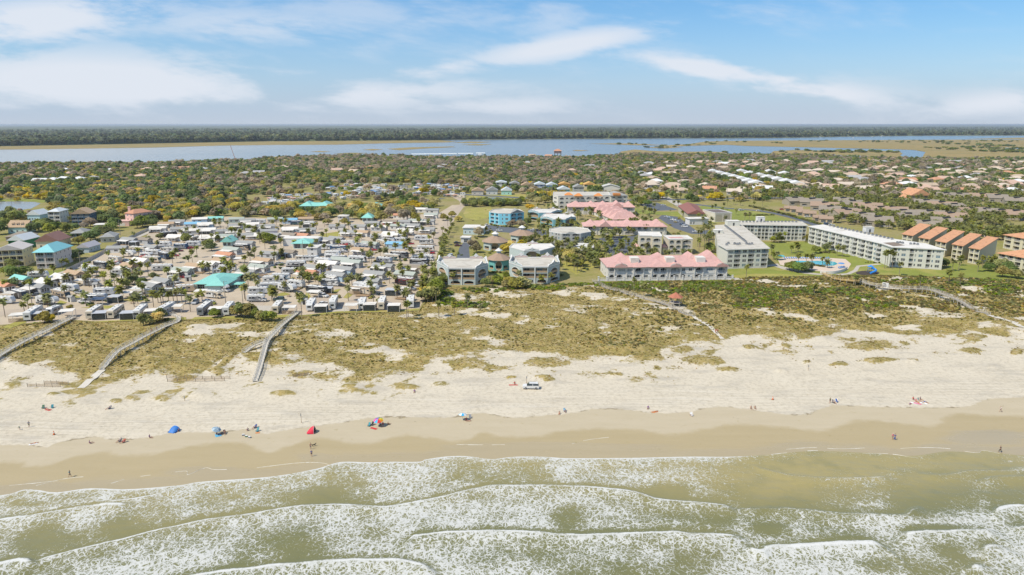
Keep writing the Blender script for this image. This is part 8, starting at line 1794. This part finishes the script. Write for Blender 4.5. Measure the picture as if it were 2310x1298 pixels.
def cloth_mesh(pose,part,m):
 def mk():
  q=POSE[pose];pel,ch,nk,hd=q['pel'],q['chest'],q['neck'],q['head'];L=lambda a,b,t:tuple(x+(y-x)*t for x,y in zip(a,b))
  if part=='shirt':
   V=[L(pel,ch,.12),L(pel,ch,.55),ch];E=[(0,1),(1,2)];R=[.142,.135,.158]
   for s in (0,1):b=len(V);V+=[q['sh'][s],L(q['sh'][s],q['el'][s],.62)];E+=[(2,b),(b,b+1)];R+=[.080,.066]
  elif part=='shorts':
   V=[L(pel,ch,.10),pel];E=[(0,1)];R=[.138,.142]
   for s in (0,1):b=len(V);V+=[q['hip'][s],L(q['hip'][s],q['kn'][s],.62)];E+=[(1,b),(b,b+1)];R+=[.112,.092]
  elif part=='trousers':
   V=[L(pel,ch,.10),pel];E=[(0,1)];R=[.138,.142]
   for s in (0,1):b=len(V);V+=[q['hip'][s],q['kn'][s],L(q['kn'][s],q['an'][s],.9)];E+=[(1,b),(b,b+1),(b+1,b+2)];R+=[.112,.078,.06]
  else:
   bk=(0,-.02,.03) if pose !='lie' else (0,-.03,-.01);V=[tuple(a+b for a,b in zip(hd,bk)),tuple(h+(h-n)*.9+b for h,n,b in zip(hd,nk,bk))];E=[(0,1)];R=[.10,.075]
  return skin_mesh(part,V,E,R,m)
 return cached(('cloth',pose,part,m.name),mk)
CL={k:mat('%s_cloth' % k,c,.85,.1,4) for k,c in dict(blue=(.03,.10,.34),navy=(.02,.03,.09),red=(.50,.04,.04),teal=(.05,.28,.32),black=(.02,.02,.022),white=(.72,.72,.70),pink=(.62,.16,.26),orange=(.62,.20,.05),green=(.05,.16,.08),grey=(.25,.26,.28),sky=(.10,.38,.58),purple=(.18,.08,.26)).items()}
def person(pose,u,v,rz,label,shirt=None,low='navy',hair=0,skin=SKIN,lowk='shorts',p=None,scale=1.0):
 p=p or PG(u,v);t=thing('person',label,'person',(p.x,p.y,p.z-.01),math.radians(rz));t.scale=(scale,)*3;obj('body',body_mesh(pose,skin),t)
 if shirt:obj('shirt',cloth_mesh(pose,'shirt',CL[shirt]),t)
 if low:obj(lowk,cloth_mesh(pose,lowk,CL[low]),t)
 obj('hair' if hair<3 else 'cap',cloth_mesh(pose,'hair',HAIRM[hair]),t);return t
def beach_chair(u,v,rz,col,label,p=None):
 p=p or PG(u,v);t=thing('beach_chair',label,'chair',p,math.radians(rz));m=CL[col];mb=MB();mb.add([(-.28,-.25,.22),(.28,-.25,.22),(.28,.28,.30),(-.28,.28,.30)],[(0,1,2,3)]);mb.box(-.28,-.25,.19,.28,.28,.215);obj('seat',mb,t,mats=m)
 mb=MB();mb.add([(-.28,-.25,.22),(.28,-.25,.22),(.28,-.58,.85),(-.28,-.58,.85),(-.28,-.28,.20),(.28,-.28,.20),(.28,-.62,.84),(-.28,-.62,.84)],[(0,1,2,3),(7,6,5,4),(3,2,6,7)]);obj('backrest',mb,t,mats=m);mb=MB()
 for s in (-.3,.3):mb.cyl((s,.3,0),(s,-.6,.85),.018,.018,5);mb.cyl((s,-.35,0),(s,.28,.42),.018,.018,5);mb.cyl((s,-.35,.45),(s,.28,.42),.022,.022,5)
 obj('frame',mb,t,mats=CHROME);return t
def towel(u,v,rz,col,label,w=.9,l=1.8):
 p=PG(u,v);mb=MB();n=6
 for i in range(n):a,b=-l/2+l*i/n,-l/2+l*(i+1)/n;mb.add([(-w/2,a,.03+.012*(i % 2)),(w/2,a,.03+.012*(i % 2)),(w/2,b,.03+.012*((i+1) % 2)),(-w/2,b,.03+.012*((i+1) % 2))],[(0,1,2,3)])
 o=obj('beach_towel',mb,None,p,math.radians(rz),mats=CL[col]);tag(o,label,'towel');return o
def cooler(u,v,col,label):
 p=PG(u,v);t=thing('cool_box',label,'cool box',p,rng.uniform(-.6,.6));mb=MB();mb.box(-.3,-.2,0,.3,.2,.32);obj('box',mb,t,mats=CL[col]);mb=MB();mb.box(-.31,-.21,.322,.31,.21,.40);obj('lid',mb,t,mats=WHITE)
person('walk',158,1077,-100,'person in a teal top and dark shorts walking at the water edge, left','teal','black',0)
person('stand',66,964,20,'person in a grey green top standing on the dry sand at far left','grey','green',1);person('bend',45,970,60,'person bending over on the sand at the far left edge','green','grey',1,scale=.8)
person('lie',77,1001,-60,'sunbather lying on a white towel at the far left',None,'orange',0);towel(75,1002,-60,'white','white towel under the sunbather at the far left')
person('sit',203,1001,-60,'lone sunbather in purple sitting on bare damp sand','purple','purple',0);person('recline',270,997,150,'person in grey in a low chair beside someone in red','grey','navy',2);person('recline',278.5,999,150,'person in red in a low chair beside someone in grey','red','red',1)
beach_chair(270,997,150,'grey','grey low chair, left of a red pair mate');beach_chair(278.5,999,150,'orange','orange low chair with a person in red')
person('sit',338,988,-100,'person in dark purple sitting left of the blue tent','purple','navy',0)
def tent(u,v,rz,L,W_,H_,col,label):
 p=PG(u,v);t=thing('beach_tent',label,'tent',p,math.radians(rz));mb=MB();n=10;m=5;V=[]
 for j in range(m+1):
  y=-W_/2+W_*j/m;s=math.cos((j/m)*PI/2*.95)
  for i in range(n+1):a=PI*i/n;V.append((L/2*math.cos(a)*(.55+.45*s),y,max(.02,H_*math.sin(a)*s)))
 mb.add(V,[(j*(n+1)+i,j*(n+1)+i+1,(j+1)*(n+1)+i+1,(j+1)*(n+1)+i) for j in range(m) for i in range(n)]);obj('shell',mb,t,mats=col);mb=MB();mb.box(-L/2*.95,-W_/2,.01,L/2*.95,W_/2*.7,.04);obj('floor',mb,t,mats=CL['navy']);mb=MB()
 for i in range(n):a,b=PI*i/n,PI*(i+1)/n;mb.cyl((L/2*math.cos(a),-W_/2-.01,H_*math.sin(a)+.02),(L/2*math.cos(b),-W_/2-.01,H_*math.sin(b)+.02),.025,.025,5)
 obj('hoop',mb,t,mats=WHITE);return t
tent(391,974,165,2.6,2.0,1.2,mat('blue_tent_fabric',(.035,.17,.48),.6,.1,2),'blue dome sun tent on the sand');person('sit',403,974,60,'person in navy sitting in the mouth of the blue tent','navy','black',0)
tent(701,976,95,2.2,1.8,1.7,mat('red_tent_fabric',(.62,.03,.06),.6,.1,2),'upright red sun shelter beside a green chair');beach_chair(710,974,200,'green','dark green chair in the shade of the red shelter');person('recline',709,972,200,'person in black sitting behind the red shelter','black','black',0)
GB=mat('grey_blue_fabric',(.20,.30,.38),.7,.1,2);WF=CL['white'];SKYF=mat('bright_sky_fabric',(.03,.35,.60),.7)
parasol(PG(486,980),1.15,2.0,[GB,mat('pale_blue_fabric',(.36,.45,.50),.7)],'pale grey blue umbrella tilted over a blue towel',tilt=-.35);towel(492,982,30,'sky','blue towel under the grey blue umbrella',1.4,2);person('sit',489,979,200,'person in teal sitting under the grey blue umbrella','teal','navy',0);person('lie',499,979,-40,'sunbather in black lying right of the grey blue umbrella',None,'black',0);person('recline',507,979,210,'rightmost person of the group at the grey blue umbrella',None,'black',0,SKIN2);beach_chair(507,979,210,'black','dark chair at the right of the grey blue umbrella')
person('sit',559,972,40,'person in purple grey sitting apart, left of two bright chairs','grey','purple',0);beach_chair(575,966,150,'blue','royal blue chair, upper of two bright chairs');beach_chair(580,974,160,'teal','teal chair, lower of two bright chairs');towel(581,977,100,'orange','orange towel below the teal chair',.6,1.0);person('recline',575,966.5,150,'person in blue sitting in the royal blue chair','blue','navy',0)
cooler(556,986,'green','green cool box in the heap of bags on the sand');cooler(549,983,'grey','grey cool box left of the heap of bags');cooler(563,988,'grey','grey box at the right of the heap of bags')
person('stand',703,1030,190,'person in a blue shirt and white cap walking into the shallows','blue','navy',3);person('stand',701,1014,30,'bare chested person on wet sand above the one in blue',None,'grey',0)
def dog(u,v,rz,label):
 p=PG(u,v);t=thing('dog',label,'dog',p,math.radians(rz));V=[(0,0,.42),(0,.28,.44),(0,.44,.58),(0,.54,.66),(0,.68,.62),(0,-.26,.44),(0,-.44,.54),(0,-.56,.62)];E=[(0,1),(1,2),(2,3),(3,4),(0,5),(5,6),(6,7)];R=[.11,.14,.09,.085,.045,.10,.03,.018]
 for y,ro in ((.26,1),(-.26,5)):
  for s in (-1,1):b=len(V);kk=.05 if ro==5 else-.02;V+=[(s*.10,y+kk,.28),(s*.10,y-kk*1.6,.14),(s*.10,y+.03,.03)];E+=[(ro,b),(b,b+1),(b+1,b+2)];R+=[.06,.035,.03]
 me=skin_mesh('dog_body',V,E,R,CL['black']);obj('body',me,t);mb=MB();[mb.cyl((s*.06,.52,.72),(s*.09,.50,.80),.035,.01,5) for s in (-1,1)];obj('ears',mb,t,mats=CL['black']);return t
dog(708,1007,-60,'black dog on the wet sand near the bare chested person')
RB=[mat('rainbow_%s' % k,c,.7) for k,c in (('red',(.62,.03,.03)),('orange',(.70,.25,.02)),('yellow',(.72,.58,.03)),('green',(.05,.38,.08)),('blue',(.03,.16,.55)),('violet',(.25,.06,.40)),('pink',(.66,.10,.30)),('sky',(.04,.38,.60)))]
parasol(PG(855,961),1.3,2.15,RB,'rainbow coloured beach umbrella',tilt=.18);person('sit',858,959,200,'person in pale blue sitting under the rainbow umbrella','sky','navy',0);person('recline',864,961,190,'person in red under the rainbow umbrella, right hand one','red','navy',0)
beach_chair(832,962,160,'teal','teal chair left of the rainbow umbrella');beach_chair(839,960,150,'black','black chair nearest the rainbow umbrella');towel(843,967,60,'red','red towel in front of the rainbow umbrella',.8,2.0);person('sit',876,959,-30,'person in black sitting right of the rainbow umbrella','black','black',0)
parasol(PG(1043,950),1.15,2.1,[SKYF,WF],'sky blue and white umbrella on the damp sand line',tilt=-.2);person('sit',1052,949,200,'person in red sitting by the sky blue and white umbrella','red','red',0);person('lie',1056,950,80,'sunbather lying by the sky blue and white umbrella',None,'black',0);beach_chair(1061,944,190,'grey','grey chair right of the sky blue and white umbrella')
person('sit',1262,934,170,'sun tanned person sitting at the damp line, left of a blue chair',None,'orange',1);beach_chair(1274,929,190,'sky','sky blue chair facing the water in mid beach');person('recline',1274,929.5,190,'person in blue sitting in the sky blue chair','sky','navy',0)
person('sit',1462,922,160,'person sitting upright, left of a lying pair mate','purple','navy',0);person('lie',1478,929,110,'sunbather in orange lying on an orange towel',None,'orange',0);towel(1477,929.5,110,'orange','orange towel under a sunbather right of mid beach');person('sit',1558,937,190,'person in white and navy sitting alone at the damp line','white','navy',0);beach_chair(1561,939,190,'white','white chair beside the person in white and navy')
person('sit',1694,922,180,'left one of two bathers sitting side by side',None,'black',0);person('sit',1703,922,180,'right one of two bathers sitting side by side',None,'black',0)
def cone(u,v,label):
 p=PG(u,v);t=thing('traffic_cone',label,'cone',p);mb=MB();mb.cyl((0,0,.04),(0,0,1.0),.24,.06,10);obj('body',mb,t,mats=mat('orange_plastic',(.68,.16,.03),.5));mb=MB();mb.box(-.3,-.3,0,.3,.3,.05);obj('base',mb,t,mats=CL['black']);mb=MB();mb.cyl((0,0,.5),(0,0,.68),.165,.13,10,cap=False);obj('band',mb,t,mats=WHITE)
cone(1743,902,'orange cone standing on the sand right of the sitting pair');cone(122,981,'orange cone standing on the sand at the far left')
person('stand',1872,910,200,'person in dark green standing beside a blue chair','green','navy',0);beach_chair(1888,908,190,'blue','blue chair right of the person in dark green');person('recline',1881,910,200,'person in grey sitting between the standing one and the blue chair','grey','black',0);beach_chair(1881,910,200,'black','black chair left of the blue chair')
for i,(u,v,po,sh,lo_,lab) in enumerate(((2060,902,'sit','red','navy','top left sitter in red of the big group'),(2066,906,'sit','pink','red','sitter in pink of the big group'),(2071,903,'sit','teal','teal','sitter in teal of the big group'),(2076,902,'sit','navy','black','rightmost upright sitter in navy of the big group'),(2053,912,'lie','red','blue','leftmost lying person of the big group'),(2072,909,'lie',None,'orange','lying bather in orange of the big group'),(2080,908,'lie',None,'sky','lying bather in sky blue of the big group'),(2089,908,'lie','blue','navy','lying person in blue at the right of the big group'))):person(po,u,v,60+20*i if po=='lie' else 180+10*i,lab+' on the right beach',sh,lo_,i % 3)
for u,v,c,lab in ((2062,910,'white','white towel in the big group'),(2070,911,'pink','pink towel in the big group'),(2083,910,'white','pale towel at the right of the big group')):towel(u,v,50,c,lab+' on the right beach',.9,1.9)
person('walk',2257,930,60,'person in a white shirt walking on damp sand at the far right','white','navy',0);person('stand',2013,992,190,'person in a white cap wading, left of one in blue','pink','grey',3);person('stand',2018,993,170,'person in a long blue top wading beside one in a white cap','blue','blue',0,lowk='trousers');person('walk',2256,1021,20,'person in black walking along the shallows at the far right','black','black',0,lowk='trousers')
person('sit',1161,867,190,'person in red sitting left of the white car','red','navy',0);towel(1158,869,90,'red','long red towel left of the white car',.7,2.6);person('sit',935,885,180,'lone person in dark purple sitting on the dry sand','purple','black',0)
person('sit',101,923,-90,'person in teal in the group on the left dry sand','teal','navy',0);person('lie',107,924,60,'sunbather lying in the group on the left dry sand',None,'red',1);beach_chair(118,921,200,'teal','teal chair in the group on the left dry sand');towel(109,925,70,'red','red towel in the group on the left dry sand');beach_chair(97,922,190,'green','green chair in the group on the left dry sand');beach_chair(247,923,130,'navy','navy chair alone on the left dry sand');person('recline',246,923.5,130,'person in navy in the lone navy chair','navy','navy',0)
pb=PG(355,755);person('walk',0,0,120,'person in blue walking on the second boardwalk','blue','navy',0,p=Vector((pb.x,pb.y,1.75)));pb=PG(344,760);person('walk',0,0,120,'person in red walking on the second boardwalk','red','navy',0,p=Vector((pb.x,pb.y,1.8)))
person('walk',1614,752,160,'left person in red on the sand path below the gazebo','red','red',0);person('walk',1618,752,160,'right person in red on the sand path below the gazebo','red','black',1)
person('stand',661,578,0,'left pedestrian on the campground road near the teal hall','red','navy',0);person('stand',667,579,0,'right pedestrian on the campground road near the teal hall','pink','navy',1)
# the white car on the sand
c=car('suv','white',1197.5,878,178,'white sport utility car standing alone on the beach',None,False,z=1)
mb=MB();[mb.box(-1.5,s*.62-.03,1.80,.7,s*.62+.03,1.84) for s in (-1,1)];obj('roof_rail',mb,c,mats=CHROME)
for u,v,h,lab in ((680,954,2.6,'dark sign post on the sand left of the rainbow umbrella'),(1188,866,2.4,'dark post behind the white car on the beach'),(1823,836,1.9,'reddish post at the edge of the right hand dunes'),(417,905,1.6,'thin short post among the beach grass at the left')):
 p=PG(u,v);t=thing('beach_post',lab,'post',p);mb=MB();mb.cyl((0,0,-.3),(0,0,h),.07,.06,6);obj('shaft',mb,t,mats=TANW);mb=MB();mb.box(-.12,-.10,h-.75,.12,-.075,h-.05);obj('plate',mb,t,mats=CHROME)
mb=MB()
for i in range(34):u,v=(rng.uniform(0,2310),rng.uniform(905,985));p=PG(u,v);mb.cyl((p.x,p.y,p.z),(p.x+rng.uniform(-.4,.4),p.y+rng.uniform(-.1,.1),p.z+.06),.05,.02,5)
o=obj('driftwood',mb,mats=BARK);tag(o,'scraps of dark driftwood and weed scattered along the tide line','driftwood');o['kind']='stuff'

# ============================================================= HAZE
def haze_box():
 mb=MB();mb.box(-64000,-4200,-3.0,64000,66000,79.0);m=bpy.data.materials.new('haze_air');m.use_nodes=True;N=NT(m.node_tree);N.n.clear();o_=N.new('ShaderNodeOutputMaterial');v=N.new('ShaderNodeVolumePrincipled');v.inputs['Color'].default_value=(.78,.87,.95,1);v.inputs['Density'].default_value=HAZE;v.inputs['Anisotropy'].default_value=.2;N.l.new(v.outputs[0],o_.inputs['Volume'])
 o=obj('haze',mb,mats=m);o['kind']='stuff';o['label']='thin pale air between the camera and the horizon';o['category']='haze'
bpy.data.scenes.remove(TMP)
HAZE=4.6e-5
if HAZE>0:haze_box()

# ============================================================= LABELS: say where each look-alike stands
LANDM=[('the teal clubhouse',475,648),('the long grey fence',215,582),('the teal three storey house',105,605),('the pink tower house',292,508),('the teal roofed hall',680,560),('the long teal hall in the oaks',710,475),('the swept teal pavilion',828,500),('the red decked cottage',878,537),('the blue canopy roof',890,558),('the forked boardwalk head',672,705),('the bent boardwalk head',400,715),('the straight boardwalk head',168,718),
 ('the concrete pad',592,700),('the last road bend',925,665),('the campground edge palms',975,610),('the round window flats',1045,640),('the grey octagonal flats',1288,560),('the pink beach terrace',1505,630),('the sky blue flats',1142,507),('the nearest white flats',1690,605),('the swimming pool',1835,595),('the play mat',1957,616),('the scalloped white flats',2070,606),('the orange townhouses',2190,590),('the tan maroon hall',1560,498),('the orange turreted block',1310,468),
 ('the large orange hall',2078,452),('the pond',1100,450),('the left inlet',40,465),('the white stepped rows',1700,405),('the marina sheds',1010,352),('the crane',530,366),('the gazebo',1523,690),('the creek mouth',2060,352),('the black striped motorhome',545,564),('the left edge houses',40,545),('the cream flats with arches',1500,574),('the green hedge',1780,488),('the garden office',773,503),('the white square building',705,580)]
LW=[(n_,P(u,v)) for n_,u,v in LANDM]
ORD=['nearest','second','third','fourth','fifth','sixth','seventh','eighth','ninth','tenth','eleventh','twelfth']+['%dth' % i for i in range(13,80)]
dups={}
for o,lab,rel in THINGS:
 if rel:dups.setdefault(lab,[]).append(o)
for lab,os_ in dups.items():
 sub={}
 for o in os_:
  p=o.location;best=min(LW,key=lambda q:(q[1].x-p.x)**2+((q[1].y-p.y)*.6)**2);dx,dy=p.x-best[1].x,(p.y-best[1].y)
  w=('right of ' if dx>0 else 'left of ') if abs(dx)>abs(dy)*.6 else ('behind ' if dy>0 else 'in front of ')
  sub.setdefault(w+best[0],[]).append((dx*dx+dy*dy,o))
 for where,L in sub.items():
  L.sort(key=lambda q:q[0])
  for i,(_,o) in enumerate(L):
   o['label']=lab+' '+where+('' if len(L)==1 else ', %s from it' % ORD[i] if i else ', nearest to it')
